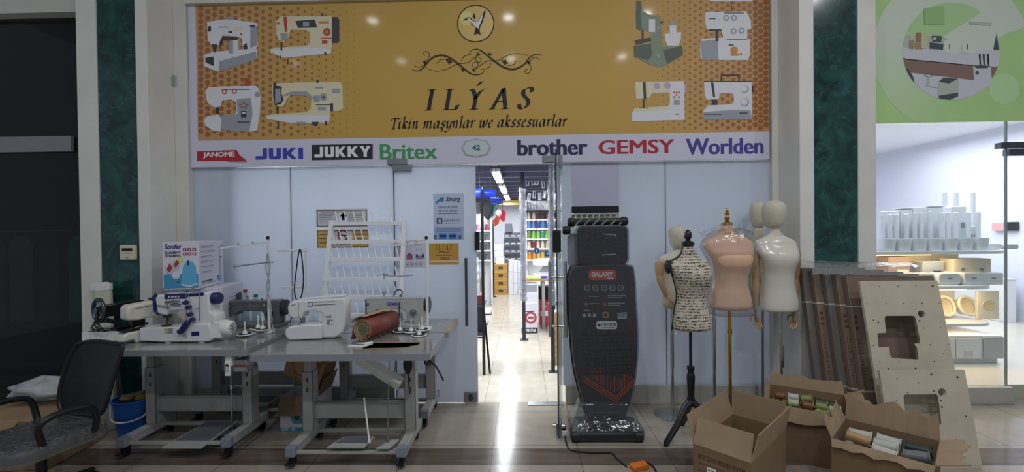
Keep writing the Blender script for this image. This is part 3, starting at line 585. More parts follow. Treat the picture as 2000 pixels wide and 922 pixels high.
def d_c(d, B, P):
    d.text('Simurg', *B(871, 384, 899, 396), -.0006, 0, .03, .25)
    d.flat([P(851, 395), P(862, 385), P(868, 387), P(866, 391), P(858, 394), P(852, 399)], -.0006, 1); d.flat([P(860, 391), P(869, 391), P(862, 396)], -.0007, 1)
    d.text('GARAŞAŞYNA', *B(855, 402, 894, 408), -.0006, 2, .02); d.text('24 AÝA ÇENLI', *B(856, 408.5, 893, 415), -.0006, 2, .02); lines(d, B, 855, 417, 895, 1, 3, 2, 1)
    d.flat([(a, b) for a, b in [P(853, 426), P(864, 426), P(864, 437), P(853, 437)]], -.0006, 0); d.text('G', *B(856, 428, 861.5, 435), -.001, 3, .04); d.text('GEREHLI', *B(867, 427, 898, 433), -.0006, 2, .0); lines(d, B, 867, 435.5, 897, 1, 2, 1, .8)
    rect(d, B(848, 443, 905, 468), 4, -.0003); lines(d, B, 852, 447, 900, 2, 4, 2, 1); rect(d, B(857, 456, 873, 467), 1); rect(d, B(876, 456, 892, 467), 1); lines(d, B, 859, 459, 871, 2, 3, 3, 1); lines(d, B, 878, 459, 890, 2, 3, 3, 1); rect(d, B(847, 459, 853, 467), 2); rect(d, B(895, 459, 901, 467), 2)
    return [mat('notice_navy', '#2f3f78', .5), mat('notice_sky', '#3f7fc0', .5), mat('notice_slate', '#5f6a92', .5), paper, mat('notice_pale_blue', '#9fb0d6', .5)]
poster('credit_notice', 'tall pale blue notice high on the closed door, with a bird emblem', 847, 378, 906, 468, mat('notice_ice', '#c3cde4', .5), d_c)
def d_d(d, B, P):
    d.text('Kredit beryäs!!!', *B(776, 472, 826, 482), -.0006, 0, .0); d.text('93 61 50 20 30', *B(785, 513, 824, 520), -.0006, 1, 0)
    rect(d, B(785, 487, 791, 507), 1); rect(d, B(794, 497, 806, 507), 2); rect(d, B(797, 494, 803, 498), 2); rect(d, B(812, 499, 829, 506), 3); rect(d, B(812, 496, 816, 501), 3); rect(d, B(824, 495, 829, 501), 3); d.line([P(812, 488), P(820, 486), P(824, 489)], .004, -.0006, 3)
    return [mat('notice_plum', '#7a4a66', .6), ink_grey, mat('notice_violet', '#9a5f78', .6), mat('notice_mauve', '#8d84a6', .6)]
poster('credit_offer_sheet', 'white sheet offering credit with a phone number, behind the thread stand pole', 774, 469, 832, 523, mat('notice_lilac_white', '#cfcfe0', .6), d_d)
def d_e(d, B, P):
    nm = []; x0, z0, x1, z1 = B(850, 478, 882, 488); nib(d, 'ILYAS', x0, z0, (x1-x0), .032, -.0006, wd=.2, ang=14, shear=.2, gap=.6)
    rect(d, (x0, -.2, x0, -.2), 0)
    d.line([P(857, 493), P(863, 491), P(870, 494), P(878, 492)], .006, -.0006, 0); lines(d, B, 852, 498, 884, 1, 3, 0, 1.2); lines(d, B, 860, 503, 878, 2, 3.4, 1, 1.2); rect(d, B(840, 509, 896, 512), 2)
    return [mat('sign_brown_ink'), redk, mat('notice_cream', '#d9cfae', .5)]
poster('gold_card', 'gold card with the shop name, beside the bar handle of the closed door', 838, 475, 896, 517, mat('notice_gold', '#c79a45', .45), d_e)
# ---------------------------------------------------------------- industrial sewing tables
lam = mat('grey_laminate', '#8f908e', .15, noise=(14, .12), coat=.5); edge = mat('grey_edge_band', '#8a8f96', .45)
metal = mat('grey_painted_steel', '#a3a39f', .42, noise=(8, .05)); capm = mat('blue_grey_cap', '#7f8794', .45); plym = mat('raw_plywood', '#b99a68', .7, noise=(12, .15))
def caster(par, x, y, hgt=.075):
    m = MB(); m.cyl((x, y, hgt+.004), (x, y, hgt-.012), .016, n=12); m.box(x-.016, x-.012, y-.02, y+.028, .016, hgt-.01); m.box(x+.012, x+.016, y-.02, y+.028, .016, hgt-.01); m.box(x-.016, x+.016, y-.022, y+.03, hgt-.018, hgt-.008)
    m.prism([(x-.028, .03), (x-.02, .04), (x+.02, .04), (x+.028, .028)], y-.055, y-.02)
    c = m.build('caster', black, par, bev=.002); w = MB(); w.cyl((x-.011, y+.008, .027), (x+.011, y+.008, .027), .027, n=18, c=0); w.cyl((x-.0125, y+.008, .027), (x+.0125, y+.008, .027), .014, n=14, c=1)
    w.build('wheel', [rubber, grey], c, bev=.002)
def make_table(name, label, loc, w=1.17, d=.59, h=.78, sep=.737, hole=None, ply=False, group='industrial sewing tables'):
    """origin on the floor under the middle of the front edge"""
    t = thing(name, label, 'table', loc, group=None)
    x0, x1 = -w/2, w/2; T_ = .042
    out = rrect(x0, 0, x1, d, .03)
    m = MB(); loops = [out]+([hole] if hole else []); m.holed(loops, -T_/2, T_/2)
    m.v = [(x, z, h-T_/2-y) for x, y, z in m.v]
    tp = m.build('table_top', [plym if ply else lam], t, sm=0)
    m = MB(); P = out+out[:1]
    for a, b in zip(P[:-1], P[1:]):
        m.quad((a[0]*1.0008, a[1]-.0005, h-T_), (b[0]*1.0008, b[1]-.0005, h-T_), (b[0]*1.0008, b[1]-.0005, h), (a[0]*1.0008, a[1]-.0005, h))
    m.build('edge_band', edge, tp, sm=0)
    if ply:
        m = MB(); m.flat([], 0) if 0 else None
        m.add([(x0+.004, .004, h+.0008), (x1-.03, .004, h+.0008), (x1-.03, d-.004, h+.0008), (x0+.004, d-.004, h+.0008)], [(0, 1, 2, 3)]); m.build('laminate_sheet', lam, tp, sm=0)
    yf, yr, yp = .09, .55, .37
    for s_ in (-1, 1):
        x = s_*sep/2
        m = MB(); m.box(x-.031, x+.031, yf+.01, yr, .078, .14); fb = m.build('foot_beam', metal, t, bev=.004)
        MB().box(x-.033, x+.033, yf-.005, yf+.05, .076, .142).build('foot_cap', capm, fb, bev=.005)
        MB().box(x-.033, x+.033, yr-.01, yr+.012, .076, .142).build('foot_cap', capm, fb, bev=.005)
        m = MB()                                       # channel post with a sliding upper half
        m.box(x-.04, x+.04, yp-.03, yp-.024, .14, .56); m.box(x-.04, x-.034, yp-.03, yp+.05, .14, .56); m.box(x+.034, x+.04, yp-.03, yp+.05, .14, .56)
        ps = m.build('post', metal, t, bev=.002)
        m = MB(); m.box(x-.032, x+.032, yp-.022, yp-.016, .34, h-T_-.03); m.box(x-.032, x-.027, yp-.022, yp+.045, .34, h-T_-.03); m.box(x+.027, x+.032, yp-.022, yp+.045, .34, h-T_-.03)
        m.build('upper_post', metal, ps, bev=.002)
        m = MB(); [m.box(x-.006, x+.006, yp-.032, yp-.0302, z, z+.03) for z in (.42, .49)]; m.build('slot', dark_grey, ps, sm=0)
        m = MB(); m.box(x-.03, x+.03, .1, d-.06, h-T_-.03, h-T_); m.build('top_rail', metal, t, bev=.003)
        for yc in (yf+.03, yr-.03): caster(t, x, yc)
    m = MB(); a = sep/2-.034
    m.box(-a, a, yp, yp+.006, .225, .335); m.box(-a, a, yp-.012, yp+.03, .33, .336); m.box(-a, a, yp-.012, yp+.03, .222, .228)
    m.build('cross_beam', metal, t, bev=.002)
    m = MB(); a = sep/2-.03; m.box(-a, a, yf+.02, yf+.05, .085, .105); m.build('front_bar', metal, t, bev=.003)
    m = MB(); m.box(-a, a, yr-.12, yr-.08, .085, .105); m.build('rear_bar', metal, t, bev=.003)
    return t, yf, yp
def pedal(t, x0, x1, ya, za, yb, zb_, name='pedal', col=None, rod=None):
    m = MB(); th = .012
    m.hexa([(x0, ya, za-th), (x1, ya, za-th), (x1+.04, yb, zb_-th), (x0+.08, yb, zb_-th), (x0, ya, za), (x1, ya, za), (x1+.04, yb, zb_), (x0+.08, yb, zb_)])
    o = m.build(name, metal, t, bev=.003)
    m = MB(); e = .012; z = .001
    m.add([(x0+e*1.3, ya+e, za+z), (x1-e*.4, ya+e, za+z), (x1+.04-e*1.2, yb-e, zb_+z), (x0+.08+e*.6, yb-e, zb_+z)], [(0, 1, 2, 3)]); m.build('tread', col or mat('pedal_tread', '#5c5f68', .6), o, sm=0)
    m = MB(); m.cyl((x0+.02, (ya+yb)/2, za-th-.02), (x1+.03, (ya+yb)/2, za-th-.02), .008); m.box(x0+.03, x0+.05, (ya+yb)/2-.01, (ya+yb)/2+.01, za-.05, za-.008); m.box(x1-.02, x1, (ya+yb)/2-.01, (ya+yb)/2+.01, za-.05, za-.008); m.build('pedal_axle', steel, o)
    return o
LX, RX_ = -2.437, -1.18
YT1, YT2, YB_ = 2.93, 2.80, 3.40
t1, yf, yp = make_table('sewing_table', 'grey sewing table with the blue and white coverstitch machine and a wide treadle', (LX, YT1, 0), d=.56)
pedal(t1, -.06, .22, .06, .095, .40, .135)
m = MB(); m.tube([(.26, .33, .105), (.255, .33, .42), (.25, .34, .735)], .006); m.cyl((.256, .332, .40), (.2555, .332, .43), .012); m.box(.23, .3, .32, .345, .095, .108); m.build('pedal_rod', chrome, t1)
m = MB(); m.box(.16, .3, .22, .34, .1, .108); m.cyl((.19, .28, .085), (.19, .28, .11), .02); m.build('knee_plate', steel, t1, bev=.002)
m = MB(); m.box(.42, .47, .02, .1, .665, .735); m.box(.428, .466, .006, .022, .6, .7, 0); cb = m.build('control_box', white, t1, bev=.004)
m = MB(); m.flat([(.436, .665), (.458, .665), (.458, .68), (.436, .68)], .0045, 0); [m.disc(.438+.009*i, .652-.011*j, .0045, .003, 8, 1) for i in range(3) for j in range(3)]; m.build('control_keys', [ink, ink_grey], cb, sm=0)
m = MB(); m.box(.47, .56, .04, .12, .62, .70); m.box(.47, .56, .036, .042, .655, .668, 1); m.build('motor_case', [grey, redk], t1, bev=.003)
hole = rrect(.13, .2, .43, .36, .012)
hole = [(.1, .14), (.38, .16), (.46, .24), (.46, .3), (.1, .3)]
t2, yf, yp = make_table('sewing_table', 'grey sewing table with an empty cut-out beside a roll of red leather', (RX_, YT2, 0), hole=hole)
m = MB(); P = hole+hole[:1]
for a, b in zip(P[:-1], P[1:]): m.quad((a[0], a[1], .742), (b[0], b[1], .742), (b[0], b[1], .778), (a[0], a[1], .778))
m.build('cut_edge', plym, t2, sm=0)
m = MB(); cx, cy = .28, .22
for a, b in zip(P[:-1], P[1:]): m.quad((a[0], a[1], .7806), (b[0], b[1], .7806), (cx+(b[0]-cx)*1.08, cy+(b[1]-cy)*1.16, .7806), (cx+(a[0]-cx)*1.08, cy+(a[1]-cy)*1.16, .7806))
m.build('cut_rim', plym, t2, sm=0)
pedal(t2, -.13, .12, .1, .14, .2, .165)
pedal(t2, .2, .29, .1, .135, .19, .15, col=metal)
m = MB(); m.tube([(.15, .12, .165), (.09, .2, .43)], .006); m.cyl((.15, .12, .16), (.148, .123, .18), .01); m.build('loose_rod', white, t2)
m = MB(); m.tube([(.26, .16, .15), (.265, .17, .42), (.27, .2, .735)], .004); m.cyl((.26, .16, .15), (.26, .161, .185), .012, .007); m.build('pedal_rod', steel, t2)
m = MB(); m.tube(smooth([(.56, .08, .735), (.575, .1, .70), (.6, .13, .66), (.615, .18, .6), (.63, .22, .54)], 4), .006); m.tube(smooth([(.53, .08, .735), (.55, .07, .69), (.575, .09, .735)], 4), .007); m.build('cable', black, t2)
m = MB(); m.lathe([(.001, -.07), (.012, -.07), (.03, -.03), (.034, 0), (.026, .03), (.001, .034)], (.395, .2, .66), 14); m.tube(smooth([(.395, .2, .59), (.397, .21, .5), (.4, .22, .45)], 3), .004); m.build('hanging_pedestal_plug', black, t2)
# hanging white lamp tray
g = thing('lamp_tray', 'slanted white plastic tray hanging below the front sewing table', 'tray', tuple(at(738, 729, y=2.98)), 0)
m = MB(); L_ = .17
m.box(-L_, L_, -.05, .05, -.006, 0); m.box(-L_, L_, -.05, -.044, 0, .05); m.box(-L_, L_, .044, .05, 0, .05); m.box(L_-.006, L_, -.05, .05, 0, .05)
g.rotation_euler = (math.radians(-48), math.radians(33), 0); m.build('tray', white, g, bev=.002); MB().text('II', L_-.03, .012, L_-.015, .022, -.0505).build('mark', ink, g, sm=0)
m = MB(); m.box(-L_*.5, -L_*.45, -.02, .02, .0, .04); m.build('bracket', white, g, bev=.002)
t3, yf, yp = make_table('sewing_table', 'plywood-edged sewing table against the glass carrying the small grey lockstitch machine', (RX_+.02, YB_, 0), d=.56, ply=True)
m = MB(); [m.tube(smooth([(.1+.16*i, .2, .1), (.1+.16*i, .22, .4), (.11+.16*i, .3, .73)], 3), .004) for i in range(2)]; m.build('pedal_rod', steel, t3)
pedal(t3, -.1, .2, .15, .13, .3, .16)
t4, yf, yp = make_table('sewing_table', 'sewing table against the glass carrying the dark grey lockstitch machine', (LX+.1, YT1+.58, 0), d=.42)
pedal(t4, -.1, .2, .12, .13, .26, .16)
# ---------------------------------------------------------------- sewing machines
wm = mat('machine_white', '#dedfe0', .22, coat=.4); gm = mat('machine_grey_white', '#b9bab8', .3, coat=.3); dkm = mat('machine_dark', '#2a2c30', .35)
navy = mat('navy_plastic', '#1c2760', .35); needle = chrome
# white domestic machine on the front table
sc = 1/266
def dom(px, py): return ((px-617)*sc, (660-py)*sc)
g = thing('sewing_machine', 'white domestic sewing machine in the middle of the front table', 'sewing machine', (XX(617, 3.22), 3.26, .781), math.radians(4))
body = [dom(*p) for p in ((571, 585), (580, 584), (655, 581), (668, 580), (672, 588), (673, 600), (671, 630), (667, 648), (656, 655), (652, 658), (627, 658), (626, 640), (627, 625), (629, 615), (625, 609), (615, 606), (595, 606), (590, 612), (588, 619), (570, 619), (563, 612), (561, 598), (564, 589))]
m = MB(); m.prism(body, -.055, .075); m.build('body', wm, g, bev=.012, seg=3)
m = MB(); m.prism([dom(*p) for p in ((559, 640), (565, 634), (600, 630), (628, 631), (628, 658), (566, 660), (560, 653), (558, 648))], -.075, .06); m.build('free_arm', wm, g, bev=.01, seg=3)
m = MB(); m.prism([dom(*p) for p in ((572, 585), (655, 581), (668, 580), (664, 575.5), (640, 577), (585, 581))], -.02, .05); m.build('top_handle', wm, g, bev=.006)
m = MB(); m.cyl((dom(668, 598)[0]-.005, .02, dom(668, 595)[1]), (dom(674, 598)[0], .02, dom(668, 595)[1]), .032, .026, 20); m.build('hand_wheel', ivory, g, bev=.003)
m = MB(); y = -.0562; c = dom(605, 592); m.ring(c[0], c[1], y, .014, .02, 20, 0); m.line([dom(610, 588), dom(652, 587)], .0035, y, 0); m.line([dom(612, 594), dom(654, 592)], .006, y, 0); m.line([dom(568, 593), dom(577, 592)], .004, y, 0); m.line([dom(634, 616), dom(645, 615)], .004, y, 1)
m.line([dom(634, 618), dom(645, 618)], .003, y, 1)
fr = [dom(636, 622), dom(648, 622), dom(648, 632), dom(636, 632)]; m.flat(fr, y-.0003, 2); m.flat([dom(642, 624), dom(648, 624), dom(648, 631), dom(642, 631)], y-.0006, 3)
m.line([dom(582, 586), dom(584, 595), dom(582, 605), dom(583, 618)], .0025, y, 0); m.build('panel_print', [ink_grey, mat('machine_teal', '#3f6a70', .5), grey, wm], g, sm=0)
m = MB(); c = dom(587, 622); m.cyl((c[0], -.01, c[1]+.02), (c[0], -.01, c[1]-.035), .005); m.box(c[0]-.014, c[0]+.012, -.03, .005, c[1]-.05, c[1]-.044); m.box(c[0]-.008, c[0]+.008, -.02, .0, c[1]-.02, c[1]+.01); m.build('presser_foot', steel, g, bev=.001)
m = MB(); m.tube(smooth([(c[0]+.0, -.02, c[1]), (c[0]-.02, -.05, c[1]-.02), (c[0]-.005, -.03, c[1]-.045)], 4), .002); m.build('thread_guide', steel, g)
# lockstitch industrial head, used twice
def lockstitch(name, label, loc, rz, mm, s=1.0, txt=None, light=True, group=None):
    g = thing(name, label, 'sewing machine', loc, rz, group)
    P = [(-.235, .115), (-.235, .235), (-.225, .25), (.11, .25), (.235, .255), (.25, .24), (.25, .05), (.24, .03), (.11, .03), (.105, .1), (.09, .135), (.06, .15), (-.12, .15), (-.15, .14), (-.165, .115)]
    m = MB(); m.prism([(a*s, b*s) for a, b in P], -.05*s, .06*s); m.build('arm', mm, g, bev=.01*s, seg=3)
    m = MB(); m.box(-.25*s, .26*s, -.085*s, .095*s, 0, .032*s); m.build('bed', mm, g, bev=.006)
    m = MB(); m.cyl((.25*s, 0, .18*s), (.262*s, 0, .18*s), .03*s); m.lathe([(.03, 0), (.06, .0), (.066, .012), (.066, .03), (.05, .036), (.001, .036)], (.258*s, 0, .18*s), 24, ax='x'); m.build('hand_wheel', [dkm], g, bev=.002)
    m = MB(); m.cyl((-.2*s, 0, .12*s), (-.2*s, 0, .05*s), .006); m.box(-.215*s, -.185*s, -.02, .012, .036*s, .042*s); m.cyl((-.215*s, -.06*s, .2*s), (-.215*s, -.045*s, .2*s), .012); m.box(-.235*s, -.225*s, -.06*s, .03*s, .1*s, .24*s); m.build('needle_bar', steel, g, bev=.001)
    m = MB(); m.cyl((.165*s, -.075*s, .13*s), (.165*s, -.05*s, .13*s), .026*s, n=18); m.cyl((.165*s, -.08*s, .13*s), (.165*s, -.075*s, .13*s), .012*s); m.build('stitch_dial', dkm if not light else steel, g, bev=.003)
    m = MB(); y = -.0512*s
    if txt: m.text(txt, -.06*s, .185*s, .06*s, .21*s, y, 0, .04)
    m.flat([(.09*s, .2*s), (.12*s, .2*s), (.105*s, .226*s)], y, 2); m.flat([(.09*s, .04*s), (.17*s, .04*s), (.17*s, .055*s), (.09*s, .055*s)], y, 1); m.build('plate_print', [mat('logo_blue') if light else mat('pale_print', '#7e8288', .5), grey, mat('warn_yellow', '#c8b45a', .5)], g, sm=0)
    m = MB(); m.tube(smooth([(-.02*s, .02, .25*s), (.0, .05, .30*s), (.06*s, .0, .29*s), (.05*s, -.055, .19*s), (.05*s, -.055, .06*s)] if light else [(.2*s, .05, .2*s), (.29*s, .07, .1*s), (.26*s, .1, .01)], 5), .005); m.build('cable', dark_grey, g)
    m = MB(); m.cyl((-.1*s, .02, .25*s), (-.1*s, .02, .28*s), .004); m.box(-.115*s, -.085*s, .012, .03, .278*s, .283*s); m.cyl((.04*s, .02, .25*s), (.04*s, .02, .266*s), .01); m.build('thread_post', steel, g)
    return g
lockstitch('sewing_machine', 'small grey white lockstitch machine behind the leather roll', (XX(770, 3.63)-.0, 3.63, .781), 0, gm, .98, 'GEMSY')
lockstitch('sewing_machine', 'dark grey lockstitch machine behind the coverstitch machine, near the bottles', (-2.235, 3.68, .781), 0, mat('machine_slate', '#5c5f62', .35, coat=.3), .88, 'JUKI', light=False)
# coverstitch machine
sc = 1/262
def cov(px, py): return ((px-365)*sc, (663-py)*sc)
g = thing('sewing_machine', 'white and navy coverstitch machine at the front edge of its table', 'sewing machine', (XX(365, 3.2), 3.185, .781), 0)
m = MB(); m.prism([cov(*p) for p in ((288, 634), (368, 633), (370, 628), (420, 627), (424, 640), (424, 657), (420, 661), (330, 661), (288, 659))], -.07, .08); m.build('base', wm, g, bev=.008)
m = MB(); m.prism([cov(*p) for p in ((314, 580), (318, 573), (405, 570), (413, 568), (417, 574), (418, 606), (428, 612), (429, 622), (425, 632), (384, 630), (380, 606), (372, 602), (340, 603), (336, 612), (318, 610))], -.05, .07); m.build('arm', wm, g, bev=.01, seg=3)
m = MB(); m.prism([cov(*p) for p in ((333, 572), (376, 570), (376, 580), (333, 581))], -.054, -.049); m.prism([cov(*p) for p in ((376, 571), (408, 569), (408, 575), (376, 577))], -.053, -.049); m.build('navy_panel', navy, g, bev=.002)
MB().text('JUKKY', *(cov(340, 579)+cov(364, 575)), -.0545, 0, .03).build('plate_print', paper, g, sm=0)
m = MB(); m.prism([cov(*p) for p in ((311, 575), (316, 572), (314, 590), (318, 605), (330, 611), (320, 611), (313, 603))], -.062, -.03); m.build('face_guard', navy, g, bev=.003)
m = MB(); m.lathe([(.001, -.005), (.03, -.005), (.042, .006), (.043, .045), (.036, .058), (.001, .06)], (cov(416, 0)[0], 0, cov(0, 582)[1]), 22, ax='x'); m.build('hand_wheel', navy, g, bev=.002)
m = MB(); m.box(cov(422, 0)[0], cov(438, 0)[0], -.05, .05, cov(0, 655)[1], cov(0, 625)[1]); m.lathe([(.001, 0), (.05, 0), (.055, .012), (.055, .05), (.046, .066), (.001, .068)], (cov(436, 0)[0], 0, cov(0, 639)[1]), 26, ax='x'); m.build('motor', white, g, bev=.004)
m = MB(); [m.tube([(cov(436, 0)[0]+.07, .042*math.cos(a*.785), cov(0, 639)[1]+.042*math.sin(a*.785)), (cov(436, 0)[0]+.07, 0, cov(0, 639)[1])], .003, 6) for a in range(8)]; m.build('motor_grille', grey, g)
for k, (px, py) in enumerate(((378, 587), (383, 596), (386, 609), (390, 619))):
    a = cov(px, py); m = MB(); m.M = tr((a[0], -.05, a[1]), ry=math.radians(10)); m.lathe([(.001, -.045), (.012, -.044), (.016, -.03), (.014, -.012), (.008, -.01), (.008, .01)], (0, 0, 0), 14, ax='y'); m.build('tension_knob', navy, g)
m = MB(); m.M = tr((cov(377, 0)[0], -.085, cov(0, 632)[1]), ry=math.radians(35)); m.box(-.02, .02, -.012, .012, -.04, .05); m.box(-.026, .01, -.012, .012, -.06, -.035); m.build('lever', navy, g, bev=.006)
m = MB()
for a, b in (((376, 568), (378, 612)), ((380, 568), (392, 625)), ((402, 568), (402, 622)), ((384, 572), (400, 570)), ((390, 600), (401, 598))): p, q = cov(*a), cov(*b); m.cyl((p[0], -.06, p[1]), (q[0], -.066, q[1]), .0022, n=6)
for px in (316, 322, 330, 378): p = cov(px, 570); m.cyl((p[0], 0, p[1]), (p[0], 0, p[1]+.03), .004, n=8); m.cyl((p[0], 0, p[1]+.025), (p[0], 0, p[1]+.03), .009, n=8)
for a, b, r in (((335, 587), (352, 584), .006), ((345, 592), (362, 586), .005), ((350, 583), (366, 590), .006), ((320, 592), (345, 596), .004), ((338, 582), (340, 600), .004)): p, q = cov(*a), cov(*b); m.cyl((p[0], -.058, p[1]), (q[0], -.06, q[1]), r, n=8)
c = cov(358, 590); m.box(c[0]-.03, c[0]+.02, -.062, -.05, c[1]-.012, c[1]+.025); m.build('thread_mechanism', steel, g, bev=.001)
m = MB(); c = cov(330, 612); m.cyl((c[0], -.02, c[1]+.02), (c[0], -.02, c[1]-.075), .006); m.box(c[0]-.022, c[0]+.022, -.045, .0, c[1]-.08, c[1]-.07); m.box(c[0]-.02, c[0]+.03, -.035, -.01, c[1]-.02, c[1]+.004); m.cyl((c[0]+.012, -.02, c[1]), (c[0]+.012, -.02, c[1]-.05), .004); m.build('presser_foot', mat('dark_bronze', '#5b5040', .4, .7), g, bev=.001)
m = MB(); [m.cyl((cov(p, 0)[0], -.045, 0), (cov(p, 0)[0], -.045, .012), .03, .022) for p in (340, 404)]; m.build('rubber_foot', grey, g)
m = MB(); y = -.0712; m.flat([cov(336, 635), cov(352, 635), cov(352, 645), cov(336, 645)], y, 1); m.flat([cov(336, 635), cov(343, 635), cov(343, 645), cov(336, 645)], y-.0005, 2); m.flat([cov(387, 642), cov(402, 641), cov(402, 649), cov(387, 650)], y, 0); c = cov(375, 650); m.ring(c[0], c[1], y, .008, .014, 16, 1); m.build('label_print', [navy, grey, mat('warn_yellow')], g, sm=0)
# cream machine seen from its end
g = thing('sewing_machine', 'cream domestic sewing machine seen end on, next to the coverstitch machine', 'sewing machine', (-2.805, 3.19, .781), math.radians(66))
m = MB(); P = [(-.1, .17), (-.1, .25), (-.085, .275), (.2, .295), (.27, .295), (.28, .27), (.28, .0), (.22, .0), (.21, .13), (.19, .17), (.0, .165), (-.02, .16)]
m.prism(P, -.055, .05); m.build('body', ivory, g, bev=.015, seg=3)
m = MB(); m.prism([(-.14, .02), (-.13, .06), (-.1, .085), (.23, .09), (.23, .0), (-.05, .0), (-.06, .03)], -.06, .055); m.build('free_arm', ivory, g, bev=.012, seg=3)
m = MB(); m.cyl((-.05, 0, .17), (-.05, 0, .11), .006); m.box(-.07, -.03, -.02, .01, .096, .102); m.build('presser_foot', dkm, g, bev=.001)
m = MB(); m.box(-.12, .06, -.05, .05, .0905, .093); m.build('needle_plate', dkm, g)
m = MB(); m.cyl((.1, .0, .28), (.1, 0, .34), .004); m.box(.07, .14, -.03, .03, .29, .305); m.build('spool_pin', dkm, g)
m = MB(); m.line([(-.06, .245), (.12, .262)], .006, -.0558); c = m.disc(.16, .262, -.0562, .014); m.build('panel_print', [mat('print_brown', '#7e766a', .5)], g, sm=0)
# white tray with the black hand-wheel head
p = at(200, 668, z=.781)
m = MB(); m.box(-.14, .14, -.11, .11, 0, .075); m.box(-.125, .125, -.095, .095, .075, .0752); g = thing('machine_base', 'low white box under the black handwheel machine head', 'box', (p.x, p.y+.1, .781), math.radians(10)); m.build('tray', white_matt, g, bev=.006)
m = MB(); m.box(-.12, .12, -.09, .09, .0755, .078); m.build('inset', black, g)
g = thing('sewing_machine', 'black vintage machine head with a chrome spoked hand wheel on the low white box', 'sewing machine', (p.x+.03, p.y+.1, .859), math.radians(200))
g.rotation_euler.z = math.radians(66)
m = MB(); m.prism([(-.1, .1), (-.1, .19), (.1, .2), (.16, .19), (.16, .0), (.08, .0), (.07, .1)], -.03, .03); m.box(-.11, .17, -.05, .05, 0, .02); m.build('arm', mat('black_enamel', '#0f0f12', .2, coat=.5), g, bev=.008)
hw_ = MB(); o = (-.115, -.0, .155); n = 24
hw_.tube([(o[0], o[1]+.078*math.cos(i*2*math.pi/n), o[2]+.078*math.sin(i*2*math.pi/n)) for i in range(n)], .013, 10, closed=True)
for i in range(5): a = i*2*math.pi/5; hw_.tube([o, (o[0], .072*math.cos(a), o[2]+.072*math.sin(a))], [.012, .008], 8)
hw_.cyl((o[0]-.02, 0, o[2]), (o[0]+.02, 0, o[2]), .022); hw_.build('hand_wheel', mat('dark_chrome', '#66686c', .2, 1), g)
m = MB()
for i in range(7):
    a = random.uniform(-.1, .1); m.tube(smooth([(-.13+a*.3, -.06-.02*i*.4, .01+.004*i), (-.17+.02*i*.3, -.02, .04+.012*i), (-.1, -.05, .07+.006*i), (-.02, -.075, .02+.004*i), (-.12+.01*i, -.09, .008)], 5), .0035, 6)
m.build('cable', black, g)
# ---------------------------------------------------------------- thread stands
def spool_dish(par, x, y, z):
    m = MB(); m.lathe([(.001, .0), (.052, 0), (.058, .004), (.055, .008), (.03, .008), (.001, .008)], (x, y, z), 24, 0); d = m.build('spool_tray', white, par)
    m = MB(); m.lathe([(.001, .0085), (.046, .0085), (.046, .0105), (.001, .0105)], (x, y, z), 24); m.build('foam_pad', black, d)
    m = MB(); m.lathe([(.02, .0105), (.012, .03), (.005, .034), (.004, .1), (.002, .104)], (x, y, z), 12); m.build('spool_pin', white, d)
def thread_stand(name, label, px, py0, py1, y, arm, dishes, mid=None):
    a = at(px, py1, y=y); b = at(px, py0, y=y)
    g = thing(name, label, 'thread stand', (a.x, y, .781)); H = b.z-.781
    m = MB(); m.cyl((0, 0, 0), (0, 0, H*.55), .011); m.cyl((0, 0, H*.55), (0, 0, H), .008); m.build('pole', white, g)
    MB().cyl((0, 0, H-.002), (0, 0, H+.022), .012).build('pole_cap', black, g, bev=.002)
    x1 = (arm[0]-px)/870*y; z1 = H-.03-(arm[1]-py0-8)/870*y*0
    m = MB(); m.hexa([(x1, -.006, H-.04-(arm[1])), (.01, -.006, H-.03), (.01, .006, H-.03), (x1, .006, H-.04-arm[1]), (x1, -.006, H-.024-arm[1]), (.01, -.006, H-.012), (.01, .006, H-.012), (x1, .006, H-.024-arm[1])])
    ar = m.build('guide_arm', white, g, bev=.001)
    m = MB(); [m.tube([(x1*k+.007*math.cos(i*.785), -.012, H-.012-arm[1]*k+.007*math.sin(i*.785)) for i in range(8)], .0022, 6, closed=True) for k in (.95, .6, .3)]; m.build('eyelet', steel, ar)
    if mid:
        m = MB(); m.tube([((q[0]-px)/870*y, -.01-q[2], at(q[0], q[1], y=y).z-.781) for q in mid], .005); m.build('lower_arm', steel, g)
        q = mid[0]; X = (q[0]-px)/870*y; Z = at(q[0], q[1], y=y).z-.781; m = MB(); m.cyl((X, -.02, Z-.035), (X, -.02, Z+.015), .005); m.box(X-.02, X+.03, -.024, -.016, Z-.004, Z+.004); m.build('tension_post', chrome, g)
    MB().box(-.03, .03, -.03, .03, 0, .025).build('clamp', white, g, bev=.004)
    for (dx, dy, dz) in dishes:
        spool_dish(g, dx, dy, dz); 
        MB().tube([(0, 0, .012), (dx*.9, dy*.9, max(.012, dz-.004))], .005).build('dish_arm', steel, g)
    return g
g = thread_stand('thread_stand', 'white thread stand with a long cable-wound pole on the coverstitch table', 526, 467, 640, 3.42, (430, .035), [(-.13, -.1, .01), (-.04, -.02, .03), (-.1, .02, .03)], [(462, 520, .02), (530, 512, 0), (538, 512, 0)])
m = MB(); m.tube(smooth([(.0, -.01, .62), (-.012, -.012, .5), (.018, -.014, .38), (-.006, -.012, .28), (.022, -.012, .16), (.03, -.01, .06), (.06, -.03, .01)], 5), .004, 6); m.tube(smooth([(.004, -.01, .62), (.02, -.014, .5), (-.008, -.012, .36), (.016, -.013, .26), (.03, -.01, .1)], 5), .004, 6); m.build('cable', mat('pale_cable', '#9ea3a8', .5), g)
